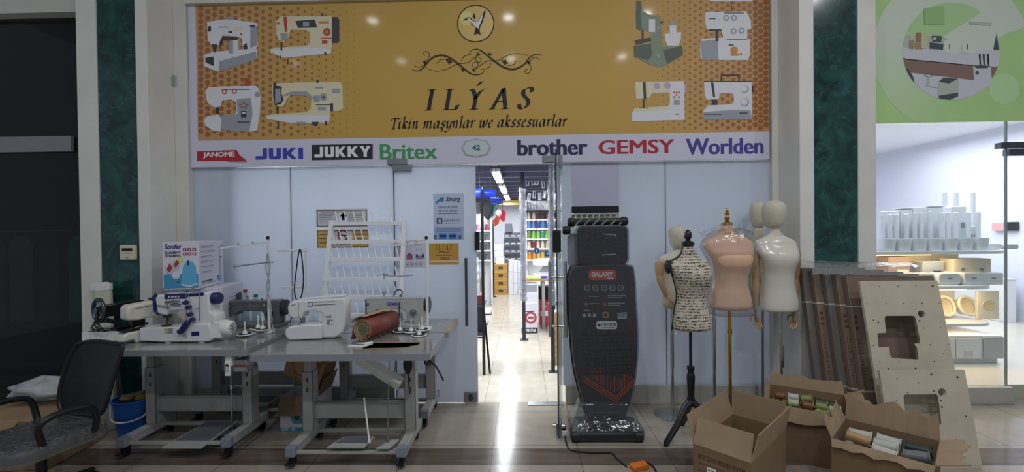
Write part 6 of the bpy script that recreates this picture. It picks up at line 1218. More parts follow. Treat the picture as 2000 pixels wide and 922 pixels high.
# ---------------------------------------------------------------- inside the sewing shop
tubem = mat('lamp_tube', '#ffffff', .4, emit=('#eef4ff', 9))
def xz(px, py, y): q = at(px, py, y=y); return q.x, q.z
for i, (y0, y1, n_) in enumerate(((5.85, 7.1, 'nearest'), (7.75, 9.0, 'middle'), (9.75, 11.0, 'farthest'))):
    g = thing('ceiling_lamp', '%s of the three fluorescent lamps on the dark shop ceiling' % n_, 'lamp', (-.345, y0, 2.33), 0, 'shop ceiling lamps')
    MB().box(-.06, .06, 0, y1-y0, .01, .05).build('housing', white, g, bev=.004)
    for k in (-.035, 0, .035): MB().cyl((k, .02, -.002), (k, y1-y0-.02, -.002), .014, n=10).build('tube', tubem, g)
g = tag(MB().box(-.9, -.36, 4.5, 4.53, 2.47, 2.5).build('neon_strip', mat('pink_neon', '#ff5a9a', .4, emit=('#ff3f8f', 2.5))), 'pink neon strip just inside the top of the doorway', 'lamp')
# thread cones: one of each colour, then copies
def cone(name, label, colour, loc, group, s=1):
    g = thing(name, label, 'thread cone', loc, 0, group)
    m = MB(); m.lathe([(.001, .004), (.033*s, .004), (.036*s, .02*s), (.026*s, .115*s), (.02*s, .12*s), (.001, .12*s)], n=12); m.build('thread', mat('thread_'+colour[0], colour[1], .7), g)
    m = MB(); m.lathe([(.001, 0), (.035*s, 0), (.035*s, .004), (.001, .004)], n=12); m.lathe([(.018*s, .12*s), (.012*s, .138*s), (.001, .138*s)], n=10); m.build('cone_core', white, g); return g
def cone_rows(rows, x0, x1, y, n, group, where, s=1, seed=1):
    rnd = random.Random(seed)
    for z, cols in rows:
        src = {}
        for i in range(n):
            c = cols[rnd.randrange(len(cols))] if len(cols) > 1 else cols[0]; x = x0+(x1-x0)*(i+.5)/n+rnd.uniform(-.006, .006)
            lab = '%s thread cone on the %s' % (c[0].replace('_', ' '), where)
            if c in src: dup(src[c], (x, y, z))
            else: src[c] = cone('thread_cone', lab, c, (x, y, z), group, s)
B1, B2, B3 = ('sky_blue', '#4d86c8'), ('deep_blue', '#2f4fa5'), ('steel_blue', '#5c78b0'); G1, G2, G3 = ('sea_green', '#2f9a72'), ('lime_green', '#7fbf45'), ('olive_green', '#6c8a3f')
T1, T2, T3, T4 = ('ivory', '#cdbfae'), ('brown', '#5a3b36'), ('wine_red', '#7c2c38'), ('slate', '#59636f'); O1, O2 = ('orange', '#e08a2a'), ('yellow', '#d8b53a'); P1, P2 = ('raspberry', '#a02548'), ('pink', '#c87a9a')
def shelf_unit(name, label, x0, x1, y, zs_, dep=.3, back=True):
    g = thing(name, label, 'shelf', ((x0+x1)/2, y, 0)); cx = (x0+x1)/2
    for z in zs_: MB().box(x0-cx, x1-cx, -.02, dep, z-.025, z).build('shelf_board', white_matt, g, bev=.002)
    for x in (x0-cx, x1-cx-.02): MB().box(x, x+.02, 0, dep, 0.002, zs_[-1]+.35).build('side_panel', white_matt, g)
    MB().box(x0-cx, x1-cx, dep, dep+.01, 0.002, zs_[-1]+.35).build('back_panel', mat('shelf_back_bright', '#eef0f6', .6), g)
    return g
ys = 8.2; zz = [ZZ(p, ys, 1060) for p in (507, 485, 466, 446, 428)]; xa, xb = XX(1027, ys), XX(1120, ys)
shelf_unit('cone_shelf', 'white shelf of thread cones behind the cutting counter', xa, xb, ys, zz, .25)
cone_rows([(zz[0], (O1, O2, O1, T4)), (zz[1], (T1, T2, T3)), (zz[2], (G1, G2, G3)), (zz[3], (B1, B2, B3)), (zz[4], (T1, T2, T4))], xa+.02, xb-.02, ys+.05, 10, 'thread cones behind the counter', 'shelf behind the cutting counter', 1.0, 5)
yl = 9.3; zl = [ZZ(p, yl, 950) for p in (508, 489, 470, 450)]; xa, xb = XX(905, yl), XX(960, yl)
shelf_unit('cone_shelf', 'white shelf of dark and red thread cones behind the black rack', xa, xb, yl, zl, .25)
cone_rows([(zl[0], (T4, T1)), (zl[1], (T4, T2)), (zl[2], (T4, T2, T1)), (zl[3], (P1, T3, P2))], xa+.06, xb-.06, yl+.08, 5, 'thread cones behind the black rack', 'shelf behind the black rack', 1.1, 8)
# hanging notions above the cones
ht = [mat('notion_chrome', '#b8bcc4', .2, 1), mat('notion_card', '#dfe3ee', .5), mat('notion_yellow', '#d7b340', .5)]
rnd = random.Random(4); src = None
for r, (py, n) in enumerate(((352, 8), (378, 7))):
    for i in range(n):
        x, z = xz(1030+i*10+r*4, py+rnd.uniform(-4, 4), 7.9)
        if src is None:
            src = thing('hanging_notion', 'chrome notion on a white card hanging above the cone shelf', 'notion', (x, 7.9, z), 0, 'carded notions above the cone shelf')
            m = MB(); m.box(-.03, .03, 0, .003, -.12, .02); m.build('card', ht[1], src); m = MB(); m.box(-.012, .012, -.015, 0, -.1, .0); m.tube([(0, -.004, .02), (0, .06, .03)], .004); m.build('notion', ht[0], src)
        else: dup(src, (x, 7.9, z), rnd.uniform(-.2, .2), ry=rnd.uniform(-.2, .2))
g = thing('hanging_rail', 'dark hanging rail across the top of the cone shelf', 'rail', (XX(1065, 7.96), 7.97, ZZ(345, 7.97, 1065)))
m = MB(); m.cyl((-.5, 0, 0), (.5, 0, 0), .012); m.cyl((-.5, 0, -.24), (.5, 0, -.24), .012); m.build('bar', steel, g); m = MB(); [m.cyl((x, 0, 0), (x, 0, 2.5-g.location.z), .008) for x in (-.45, .45)]; m.build('hanger', steel, g)
g = thing('chrome_tool_display', 'tangle of chrome tools on a dark shelf edge above the top cones', 'tools', (XX(1060, 8.1), 8.1, zz[4]+.165)); m = MB()
for i in range(14): x = -.33+.05*i; m.tube([(x, -.02, rnd.uniform(.0, .05)), (x+rnd.uniform(-.05, .05), -.03, rnd.uniform(.08, .17))], .008); 
m.build('tool_heap', [ht[0]], g); m = MB(); m.box(-.38, .38, -.06, .34, -.02, .0); m.build('shelf_edge', dark_grey, g); m = MB(); m.hexa([(.05, -.05, .14), (.09, -.05, .16), (.09, -.03, .16), (.05, -.03, .14), (.2, -.05, .0), (.25, -.05, .03), (.25, -.03, .03), (.2, -.03, .0)]); m.build('yellow_rule', ht[2], g)
# cutting counter
yc = 7.0; zc = ZZ(545, yc, 1050); g = thing('counter', 'wooden topped cutting counter on grey legs inside the shop', 'counter', (XX(1020, yc), yc, 0))
m = MB(); m.box(0, 1.1, 0, .6, zc-.035, zc); m.build('top', mat('counter_wood', '#b08a5a', .5, noise=(6, .1)), g, bev=.003)
for x in (.3, 1.05):
    for y in (.05, .52): MB().box(x, x+.05, y, y+.05, 0.001, zc-.035).build('leg', metal, g)
MB().box(.3, 1.08, .5, .54, .3, .36).build('rail', metal, g)
def simple(name, label, cat, px0, py0, px1, py1, y, dep, cols, group=None, rz=0, z0=None, deco=None, bev=.004):
    x0, z1 = xz(px0, py0, y); x1, zlo = xz(px1, py1, y); zlo = zlo if z0 is None else z0
    g = thing(name, label, cat, ((x0+x1)/2, y, zlo), rz, group); w_ = (x1-x0)/2
    MB().box(-w_, w_, 0, dep, 0.001, z1-zlo).build('body', cols[0], g, bev=bev)
    if deco: m = MB(); deco(m, w_, z1-zlo); m.build('print', cols[1:], g, sm=0)
    return g
MT = lambda n, c='#808080', r=.5: mat(n, c, r)
simple('cutting_mat', 'lime green cutting mat on the cutting counter', 'mat', 1022, 543, 1056, 545, yc+.02, .15, [MT('mat_lime', '#b4d05a')], z0=zc)
g = thing('tape_reel', 'deep blue reel lying on the cutting counter', 'reel', (XX(1062, yc+.1), yc+.1, zc+.001)); m = MB(); m.lathe([(.02, 0), (.05, 0), (.05, .03), (.02, .03)], n=18); m.build('reel', MT('reel_blue', '#2c3fb0'), g)
# white machine on the counter
g = thing('sewing_machine', 'white free arm machine on the counter inside the shop', 'sewing machine', (XX(1060, yc+.3), yc+.3, zc)); m = MB()
m.prism([(-.16, .0), (.26, 0), (.26, .3), (.24, .32), (-.16, .3), (-.17, .2), (-.08, .18), (.12, .19), (.14, .16), (.14, .08), (.12, .06), (-.16, .06)], -.06, .08); m.build('body', wm, g, bev=.012); m = MB(); m.prism([(-.07, .08), (.12, .08), (.13, .17), (.0, .17)], .0, .05); m.build('throat', grey, g); m = MB(); m.lathe([(.001, 0), (.05, 0), (.05, .03), (.001, .03)], (.26, 0, .24), 18, ax='x'); m.build('hand_wheel', ivory, g)
# things under and beside the counter
def star(m, w_, h):
    m.flat([(-w_, 0.003), (w_, 0.003), (w_, .09), (-w_, .09)], -.002, 1); m.text('SUPER STAR', -w_*.8, .02, w_*.8, .07, -.003, 2, .03); m.ring(.02, .24, -.002, .06, .09, 20, 0); m.line([(-.02, .24), (.07, .24)], .03, -.0025, 0); m.line([(-w_*.6, h*.72), (w_*.6, h*.72)], .012, -.002, 1)
simple('product_carton', 'white and red printed carton standing under the counter end', 'box', 1018, 592, 1050, 642, 6.75, .35, [pk, MT('star_red', '#b03a3e'), MT('star_black', '#222327'), paper], z0=0, deco=star)
simple('product_carton', 'plain white carton on top of the printed carton', 'box', 1019, 572, 1049, 591, 6.78, .33, [pk], z0=ZZ(592, 6.75, 1034))
simple('grey_carton', 'grey carton topmost under the cutting counter', 'box', 1020, 556, 1049, 571, 6.8, .3, [MT('carton_grey', '#9497a0')], z0=ZZ(572, 6.78, 1034))
def rb(m, w_, h): m.flat([(-w_*.8, h*.4), (w_*.8, h*.4), (w_*.8, h*.62), (-w_*.8, h*.62)], -.002, 0); m.line([(-w_*.6, h*.8), (w_*.4, h*.8)], .02, -.002, 0)
simple('red_carton', 'red carton with a pale label under the counter', 'box', 1054, 590, 1072, 626, 7.1, .3, [MT('carton_red_bright', '#c03a46'), paper], z0=.05, deco=rb)
simple('storage_crate', 'black crate under the counter behind the red carton', 'crate', 1052, 560, 1085, 634, 7.42, .2, [black], z0=0)
simple('product_carton', 'small white and red carton in front of the black crate, by the door glass', 'box', 1078, 612, 1094, 642, 6.6, .3, [pk, MT('star_red'), MT('star_black'), paper], z0=0, deco=star)
g = thing('kraft_bundle', 'rough straw coloured bundle standing near the door hinge inside', 'bundle', (XX(1096, 5.2), 5.2, 0)); m = MB(); m.loft([[(.11*math.cos(a*.52)*k, .1*math.sin(a*.52)*k, z) for a in range(12)] for z, k in ((0, 1), (.2, 1.08), (.45, .95), (.6, .8))]); m.build('bundle', mat('straw', '#9a8250', .8, noise=(30, .3), bump=(40, .6)), g)
# wrapped columns
for px, y, lab, r in ((1023, 6.36, 'dark steel post wrapped in bubble film at the middle of the shop', .025), (1079, 4.9, 'dark steel post in crumpled film just inside the open door', .02)):
    x = XX(px, y, 600); g = thing('steel_post', lab, 'post', (x, y, 0))
    MB().box(-r, r, -r, r, 0, 2.5).build('post', MT('post_dark', '#2a2c36'), g); MB().box(-r*2.4, r*2.4, -r*2.4, r*2.4, 0, .008).build('foot_plate', dark_grey, g)
    m = MB(); n = 46; z0_ = .55 if y > 6 else .75; pts = [(rnd.uniform(-.008, .008), rnd.uniform(-.008, .008), z0_+i*.036) for i in range(n)]; m.tube(pts, [r*rnd.uniform(1.5, 2.3) for _ in pts], 9); m.build('film_wrap', film('post_film', '#dfe5f0', .8, .12, bump=(45, .9), ior=1.6), g)
# black rack uprights, goods along the left side
g = thing('black_rack', 'black steel rack with slanted foot standing inside the left of the doorway', 'rack', (XX(944, 4.8, 600), 4.8, 0)); m = MB(); m.box(-.015, .015, -.015, .015, 0, 2.0); m.build('upright', black, g)
MB().tube([(.0, .02, .75), (.06, .05, .002)], .012).build('strut', black, g); m = MB(); [m.box(-.25, .0, -.02, .4, z-.02, z) for z in (.45, .75)]; m.build('rack_shelf', dark_grey, g)
g = thing('black_post', 'black post at the far end of the row of white machines', 'post', (XX(962, 10.6, 500), 10.6, 0)); MB().box(-.035, .035, -.035, .035, 0, 2.3).build('post', black, g); MB().box(-.08, .08, -.08, .08, 0, .01).build('foot_plate', black, g)
for i, (px0, px1, py0, py1, y, c, lab) in enumerate(((926, 942.5, 577, 597, 4.86, MT('goods_brown', '#7b3c2e'), 'brown box on the black rack shelf'), (926, 942.5, 600, 622, 4.9, MT('goods_dark', '#34363d'), 'dark box low on the black rack'))):
    simple('stock_box', lab, 'box', px0, py0, px1, py1, y, .25, [c], z0=(.751 if i == 0 else .451))
g = thing('display_table', 'long grey display table of white machines along the shop side', 'table', (-1.05, 6.0, 0)); MB().box(-.5, .3, 0, 3.0, .7, .74).build('top', lam, g)
for y in (.1, 2.8): MB().box(.2, .26, y, y+.06, 0.001, .7).build('leg', metal, g)
for i, (y, lab) in enumerate(((6.3, 'nearest white machine on the long display table'), (7.15, 'second white machine on the long display table'), (8.0, 'third white machine on the long display table'), (8.75, 'farthest white machine on the long display table'))):
    if i == 0:
        g = thing('sewing_machine', lab, 'sewing machine', (-.95, y, .741), math.pi/2, 'machines on the display table'); m = MB(); m.prism([(-.2, 0), (.2, 0), (.2, .28), (.18, .3), (-.2, .29), (-.21, .19), (-.12, .17), (.08, .18), (.1, .15), (.1, .07), (-.2, .06)], -.07, .07); m.build('body', wm, g, bev=.012); m = MB(); m.lathe([(.001, 0), (.04, 0), (.04, .03), (.001, .03)], (.2, 0, .22), 16, ax='x'); m.build('hand_wheel', grey, g); m0 = g
    else: dup(m0, (-.95, y, .741), label=lab)
for i, (y, lab) in enumerate(((6.6, 'nearest of the white pedals on the floor under the display table'), (7.5, 'middle of the white pedals on the floor under the display table'), (8.4, 'farthest of the white pedals on the floor under the display table'))):
    if i == 0: g = thing('foot_pedal', lab, 'pedal', (-.68, y, 0), 0, 'pedals under the display table'); m = MB(); m.hexa([(-.08, -.12, 0.001), (.08, -.12, 0.001), (.08, .12, 0.001), (-.08, .12, 0.001), (-.07, -.11, .04), (.07, -.11, .04), (.07, .11, .1), (-.07, .11, .1)]); m.build('tread', white, g, bev=.006); MB().box(-.085, .085, -.125, .125, 0.0005, .02).build('base', black, g); p0 = g
    else: dup(p0, (-.68, y, 0), label=lab)
# bright coloured things hanging by the ceiling
bt = mat('tube_blue', '#1f3fd8', .35); 
for i, (a, b, y, r, lab) in enumerate((((930, 378), (944, 376), 5.3, .06, 'leftmost blue tube hanging near the ceiling'), ((946, 378), (969, 378), 5.4, .045, 'long blue tube hanging by the lamps'), ((958, 392), (980, 393), 5.74, .04, 'lower blue tube above the coloured pennants'))):
    p, q = V(at(*a, y=y)), V(at(*b, y=y)); g = thing('hanging_tube', lab, 'tube', tuple(p), 0, 'blue tubes by the ceiling'); m = MB(); d = q-p; m.tube([V((0, 0, 0)), d*.9, d], [r, r, r*.8], 14); m.build('tube', bt, g)
    MB().cyl((d.x*.5, d.y*.5, 0), (d.x*.5, d.y*.5, 2.5-p.z), .004).build('cord', dark_grey, g)
def pend(name, label, pts, y, c, cat='pennant', dep=.06):
    P = [xz(*p, y) for p in pts]; cx = sum(p[0] for p in P)/len(P); zt_ = max(p[1] for p in P)
    g = thing(name, label, cat, (cx, y, zt_)); m = MB(); m.prism([(a-cx, b-zt_) for a, b in P], 0, dep); m.build('cloth', c, g, bev=.02); MB().cyl((0, dep/2, -.02), (0, dep/2, 2.5-zt_), .004).build('cord', dark_grey, g)
pend('hanging_bag', 'black teardrop bag hanging in the doorway under the blue tubes', [(934, 400), (940, 392), (952, 390), (959, 396), (960, 412), (955, 428), (951, 430), (943, 420), (936, 410)], 5.42, MT('bag_black', '#14161c', .6), 'bag', .14)
pend('hanging_bag', 'teal bag hanging behind the black teardrop bag', [(956, 396), (970, 398), (968, 408), (960, 424), (952, 431), (956, 420)], 5.6, MT('bag_teal', '#3f8f9a', .6), 'bag', .1)
pend('pennant', 'red pennant hanging under the lamps', [(978, 409), (986, 410), (988, 417), (985, 434), (980, 432), (975, 424), (980, 418)], 5.785, MT('pennant_red', '#d23a4c', .6))
pend('pennant', 'orange pennant hanging beside the red one', [(972, 420), (977, 424), (974, 436), (966, 443), (961, 434), (968, 424)], 5.72, MT('pennant_orange', '#d8603c', .6))
pend('pennant', 'white pennant hanging above the orange one', [(966, 414), (973, 408), (978, 410), (980, 417), (973, 422), (968, 420)], 5.5, MT('pennant_white', '#e8e6e6', .6))
pend('pennant', 'small pale pennant hanging beside the orange one', [(960, 424), (963, 421), (966, 424), (963, 430), (960, 430)], 5.52, MT('pennant_white'))
# back of the shop
tag(MB().box(XX(976, 11.2), XX(1030, 11.2), 11.2, 11.3, ZZ(400, 11.2), ZZ(391, 11.2)).build('wall_beam', mat('beam_yellow', '#d9b765', .5)), kind='structure')
def tp(m, w_, h): m.flat([(-w_, 0.004), (w_, 0.004), (w_, .02), (-w_, .02)], -.002, 0); m.flat([(-w_, h-.018), (w_, h-.018), (w_, h-.002), (-w_, h-.002)], -.002, 0); m.flat([(-.05, h*.35), (.06, h*.35), (.06, h*.7), (-.05, h*.7)], -.002, 1)
yk = 10.9; zk = ZZ(516, yk, 976)/4
for i in range(4):
    lab = '%s of the four brown cartons with yellow tape at the back' % ('lowest', 'second from the floor', 'third from the floor', 'topmost')[i]
    g = thing('taped_carton', lab, 'box', (XX(976.5, yk), yk, zk*i+.001), 0, 'taped cartons at the back'); w_ = XX(990, yk)-XX(976.5, yk); MB().box(-w_, w_, 0, .4, 0, zk-.004).build('carton', mat('bright_card', '#b08a58', .8), g, bev=.003); m = MB(); tp(m, w_, zk-.004); m.build('tape', [MT('tape_yellow', '#e0b233'), MT('carton_ink_brown', '#5b3e2a')], g, sm=0)
for c in range(3):
    for r in range(3):
        x = XX(997+c*8.8, yk); zt_ = ZZ(507+2*c, yk, 1005)/3; g = thing('white_carton', 'white carton, %s row, %s column of the white stack at the back' % (('lowest', 'middle', 'top')[r], ('brown carton', 'centre', 'post')[c]), 'box', (x, yk+.02, zt_*r+.001), 0, 'white cartons at the back')
        MB().box(-.052, .052, 0, .35, 0, zt_-.006).build('carton', mat('bright_carton', '#dfe1ea', .6), g, bev=.003)
zt_ = zk*4
for i, (px0, py0, px1, py1, lab) in enumerate(((968, 502, 985, 516, 'white carton on the taped brown cartons'), (966, 489, 983, 501.5, 'white carton second above the taped brown cartons'), (964, 478, 983, 488.5, 'grey white machine box topmost above the taped brown cartons'))):
    simple('white_carton', lab, 'box', px0, py0, px1, py1, yk+.05, .3, [mat('bright_carton')]); 
yb2 = 11.6
slab('wall_shop_partition', XX(962, 12.03), XX(1040, 12.03), 12.021, 12.08, 0, 2.5, wall_w)
for r, py in enumerate((508, 493, 478, 463)):
    x0, z = xz(984, py, yb2); x1 = XX(1020, yb2)
    g = thing('bin_rail', '%s grey wall rail holding storage bins at the back' % ('lowest', 'second', 'third', 'highest')[r], 'shelf', ((x0+x1)/2, yb2+.12, z-.02)); MB().box((x0-x1)/2, (x1-x0)/2, 0, .3, 0, .018).build('rail', steel, g); MB().box((x0-x1)/2, (x1-x0)/2, .28, .3, .018, .14).build('backplate', steel, g)
    for c in range(3):
        x = x0+(x1-x0)*(c+.5)/3; lab = 'grey storage bin on the %s back rail, %s' % (('lowest', 'second', 'third', 'highest')[r], ('by the white cartons', 'centre', 'by the wrapped post')[c])
        if r == 0 and c == 0:
            b0 = thing('storage_bin', lab, 'bin', (x, yb2+.14, z), 0, 'storage bins at the back'); m = MB(); w_ = .07; m.box(-w_, w_, .0, .006, 0, .05); m.box(-w_, w_, .12, .126, 0, .11); m.box(-w_, w_, 0, .126, 0, .005); [m.hexa([(s*w_-.003, 0, 0), (s*w_+.003, 0, 0), (s*w_+.003, .126, 0), (s*w_-.003, .126, 0), (s*w_-.003, 0, .05), (s*w_+.003, 0, .05), (s*w_+.003, .126, .11), (s*w_-.003, .126, .11)]) for s in (-1, 1)]; m.build('bin', mat('bin_grey', '#6d7482', .5), b0); m = MB(); m.box(-.05, .05, -.002, 0, .012, .04); m.build('label_plate', paper, b0)
        else: dup(b0, (x, yb2+.14, z), label=lab)
simple('scanner_box', 'dark grey machine box on the highest bin rail', 'box', 987, 437, 1000, 462, yb2+.2, .2, [mat('bin_grey')], z0=ZZ(463, yb2, 1000)+.118)
for i, (px, lab) in enumerate(((1048, 'blue and black tester hanging by the orange cones'), (1069, 'blue and black tester hanging beside the machine'), (1091, 'blue and black tester hanging beyond the door glass'))):
    x, z = xz(px, 490+i*5, 7.6); g = thing('hand_tester', lab, 'tester', (x, 7.6, z), 0, 'blue and black testers'); m = MB(); m.lathe([(.001, -.05), (.035, -.045), (.04, 0), (.035, .045), (.001, .05)], n=14, sy=.5); m.build('case', black, g); m = MB(); m.flat(rrect(-.018, -.025, .018, .022, .008), -.021); m.build('screen', MT('tester_blue', '#3f78c8'), g, sm=0); MB().cyl((0, 0, .05), (0, 0, 2.5-z), .003).build('cord', dark_grey, g)
# spools glimpsed through the clear strip above the steamer
rnd = random.Random(9)
simple('window_ledge', 'pale ledge of spools behind the clear strip above the wrapped steamer', 'shelf', 1105, 431, 1222, 436, 4.014, .32, [mat('ledge_pale', '#c9c9c4')])
zl_ = ZZ(431, 4.2, 1160); sp0 = None
for i in range(9):
    x = XX(1119+i*11.4, 4.27)
    if sp0 is None:
        sp0 = thing('reel_of_tape', 'dark reel with a gold rim in the row above the wrapped steamer', 'reel', (x, 4.27, zl_+.001), 0, 'reels behind the clear strip'); m = MB(); m.lathe([(.001, 0), (.024, 0), (.024, .006), (.02, .008), (.02, .05), (.024, .052), (.024, .058), (.001, .058)], n=16); m.build('reel', mat('reel_dark', '#2f302c', .4), sp0); m = MB(); m.lathe([(.0205, .02), (.0212, .022), (.0212, .038), (.0205, .04)], n=16); m.build('rim', mat('reel_gold', '#a58f4a', .4), sp0)
    else: dup(sp0, (x, 4.27, zl_+.001))
# ---------------------------------------------------------------- green shop sign
YS = 3.955
zg0 = ZZ(238, YS, 1850); zg1 = 3.95; xg0, xg1 = xr3+.004, 6.6; ox2 = (xg0+xg1)/2
g2 = thing('shop_sign', 'green neighbouring shop sign with a pale round letter and a kitchen picture', 'sign', (ox2, YS, zg0))
def sg2(mb, name, mats, par=None): mb.v = [(x-ox2, y-YS, z-zg0) for x, y, z in mb.v]; return mb.build(name, mats, par or g2, sm=0)
grn = mat('sign_green', '#b6db93', .4, noise=(1.2, .08), coat=.2)
sg2(MB().box(xg0, xg1, YS, 3.985, zg0, zg1), 'panel', grn)
K = (3.687, 1690, 0); q_ = lambda pts, yy: PL(pts, yy, *K)
m = MB(); yy = YS-.001
arc = lambda cx, cy, r, a0, a1, n=24: [(cx+r*math.cos(math.radians(a0+(a1-a0)*i/n)), cy-r*math.sin(math.radians(a0+(a1-a0)*i/n))) for i in range(n+1)]
# broken ring of a pale round letter: ring sectors, then the slanted bar
m.flat(q_(arc(620, 370, 568, 18, 165, 40)+arc(620, 370, 352, 165, 18, 40), yy), yy, 0)
NF = 12
for k in range(NF):
    a0 = 165+8.5*k; m.flat(q_(arc(620, 370, 568, a0, a0+8.5, 3)+arc(620, 370, 352, a0+8.5, a0, 3), yy), yy, 14+k)
m.flat(q_(arc(1000, 640, 112, 0, 360, 30)[:-1], yy), yy-.00005, 13)
m.flat(q_([(1075, 60), (1085, 120), (1068, 185), (1030, 232), (980, 264), (955, 275), (880, 310), (800, 350), (560, 265), (830, 92), (900, 40), (1040, 0)], yy), yy-.0003, 0)
m.flat(q_(arc(620, 370, 352, 0, 360, 48)[:-1], yy), yy-.0001, 4)
m.v = [(max(x, xg0+.002), y_, max(zg0+.002, min(z_, zg1))) for x, y_, z_ in m.v]
def circ(pts):
    o = []; n = len(pts)
    for i in range(n):
        a, b = pts[i], pts[(i+1) % n]
        for k in range(10):
            x, y = a[0]+(b[0]-a[0])*k/10-620, a[1]+(b[1]-a[1])*k/10-370; r = math.hypot(x, y); f = min(1, 350/r) if r > 0 else 1; o.append((620+x*f, 370+y*f))
    return q_(o, yy)
d = [0]
def ly(pts, c, clip=True): d[0] += .00012; m.flat(circ(pts) if clip else q_(pts, yy), yy-.0004-d[0], c)
ly([(250, 250), (560, 265), (640, 215), (1000, 240), (1000, 360), (250, 350)], 5)
ly([(560, 265), (830, 92), (880, 140), (960, 280), (950, 360), (800, 380)], 0)
ly([(240, 345), (580, 350), (1000, 365), (1000, 500), (780, 472), (250, 422)], 6)
ly([(250, 420), (780, 470), (1000, 490), (960, 560), (780, 578), (250, 515)], 7); ly([(250, 420), (780, 470), (780, 476), (250, 427)], 3)
ly([(250, 515), (780, 578), (800, 700), (600, 740), (300, 700)], 6)
ly([(775, 475), (905, 480), (910, 600), (790, 680)], 6, False); ly([(778, 475), (830, 468), (905, 476), (870, 492), (800, 492)], 8, False)
for x in (822, 850, 880): ly([(x-6, 390), (x+8, 390), (x+10, 470), (x, 470)], 3, False)
d[0] += .0002; m.disc(*q_([(804, 525)], yy)[0], yy-.0004-d[0], .016, 14, 8)
for x0, x1 in ((562, 690), (690, 805)): ly([(x0, 300), (x0+20, 286), (x1-20, 286), (x1, 300), (x1-6, 375), (x1-25, 388), (x0+25, 384), (x0+4, 370)], 0, False); ly([(x0+40, 318), (x0+46, 318), (x0+46, 355), (x0+40, 355)], 3, False)
ly([(478, 258), (550, 260), (545, 304), (482, 300)], 8, False); ly([(462, 306), (560, 318), (558, 358), (462, 352)], 8, False); ly([(485, 268), (510, 268), (510, 290), (485, 290)], 5, False)
for x0, y0, x1, y1, c in ((315, 295, 352, 352, 9), (358, 310, 412, 354, 9), (364, 235, 398, 305, 10), (402, 240, 442, 350, 11), (320, 255, 350, 290, 11)): ly([(x0, y0), (x1, y0), (x1, y1), (x0, y1)], c, False)
ly([(745, 155), (910, 165), (905, 185), (750, 178)], 5, False); ly([(925, 330), (945, 240), (955, 330), (958, 360), (922, 358)], 8, False)
ly([(525, 590), (560, 560), (668, 568), (668, 690), (610, 718), (530, 712), (522, 690)], 5, False); ly([(525, 590), (560, 560), (668, 568), (600, 602)], 8, False); ly([(525, 690), (665, 668), (665, 695), (610, 718), (532, 712)], 8, False)
c = q_([(456, 543)], yy)[0]; m.ring(c[0], c[1], yy-.004, .03, .038, 24, 8, .35); ly([(450, 550), (460, 550), (460, 620), (520, 628), (518, 636), (436, 622)], 5, False)
ly([(290, 490), (312, 500), (345, 560), (352, 600), (300, 540)], 8, True); ly([(420, 60), (565, 45), (568, 180), (425, 180)], 12, False)
sg2(m, 'printed_picture', [mat('sign_pale', '#d3dfcf', .4), mat('sign_pale_green', '#b9d6a4', .4), paper, ink, mat('sign_mid_green', '#b4d69b', .4), mat('print_haze', '#b3c0b2', .5), mat('print_marble', '#cdcfd8', .5), mat('print_cabinet', '#8b6f64', .5), mat('print_slate', '#4d545c', .5), mat('print_jar_brown', '#a98b66', .5), mat('print_jar_red', '#a3735a', .5), mat('print_jar_pale', '#c6c7a0', .5), mat('sign_door_green', '#9cc582', .4), mat('sign_faint_green', '#bfe0a8', .4)]+[mat('sign_fade_%d' % k, '#%02x%02x%02x' % tuple(int(a+(b-a)*(k+.5)/12) for a, b in zip((0xd3, 0xdf, 0xcf), (0xb6, 0xdb, 0x96))), .4) for k in range(12)])
# ---------------------------------------------------------------- display unit in the homeware window
YD = 4.62
warm = mat('warm_led', '#ffd9a0', .4, emit=('#ffb45a', 5)); dsp = mat('display_white', '#d9d9de', .4)
xL = 3.22
zt1, zt2, zt3, zt4 = ZZ(490, YD, 1850), ZZ(558, YD, 1900), ZZ(632, YD, 1900), ZZ(657, YD, 1900)
xs1, xs2 = XX(1992, YD), XX(1962, YD)
g = thing('display_unit', 'white curved display unit with warm lit shelves in the homeware shop window', 'display shelf', (xL, YD, zfl))
def shelf(z, x1, th, nm):
    w_ = x1-xL; P = [(0, 0), (w_-.25, 0)]+[(w_-.25+.25*math.sin(i*math.pi/16), .25-.25*math.cos(i*math.pi/16)) for i in range(1, 9)]+[(w_, .55), (0, .55)]
    m = MB(); m.prism(P, -th, 0); m.v = [(x, zz_, y+z-zfl) for x, y, zz_ in m.v]; m.f = [f[::-1] for f in m.f]; m.build(nm, dsp, g, bev=.003)
shelf(zt1, xs1, .035, 'shelf'); shelf(zt2, xs2, .04, 'shelf'); shelf(zt3, xs2, .03, 'shelf')
w2 = xs2-xL; MB().box(0, w2-.02, .5, .53, 0.001, zt2-zfl-.04).build('back_panel', mat('display_back', '#e6dcc8', .6), g)
MB().box(0, XX(1872, YD+.5)-xL, .5, .53, zt2-zfl, zt1-zfl-.04).build('upper_back', mat('display_back'), g)
zb4 = zt4-zfl; MB().box(0, w2, 0.02, .5, .05, zb4).build('drawer_carcass', dsp, g, bev=.004); MB().box(.02, w2-.02, .05, .46, 0.001, .05).build('plinth', dsp, g)
for i in range(3):
    a = w2-.22-.26*(3-i)+.01; f = MB().box(a, a+.25, .008, .02, .06, zb4-.02).build('drawer', mat('drawer_white', '#cfd2da', .4), g, bev=.002); MB().box(a+.08, a+.16, .002, .008, .08, .14).build('handle', mat('drawer_handle', '#b9bcc6', .4), f, bev=.002)
MB().box(w2-.2, w2-.002, .006, .02, .055, zb4-.01).build('end_panel', mat('drawer_end', '#a9abb2', .4), g)
for z in (zt1-.036, zt2-.042, zt3-.032):
    MB().box(.02, (w2-.3 if z < zt2 else 1.0), .08, .1, z-zfl-.012, z-zfl-.001).build('light_strip', warm, g)
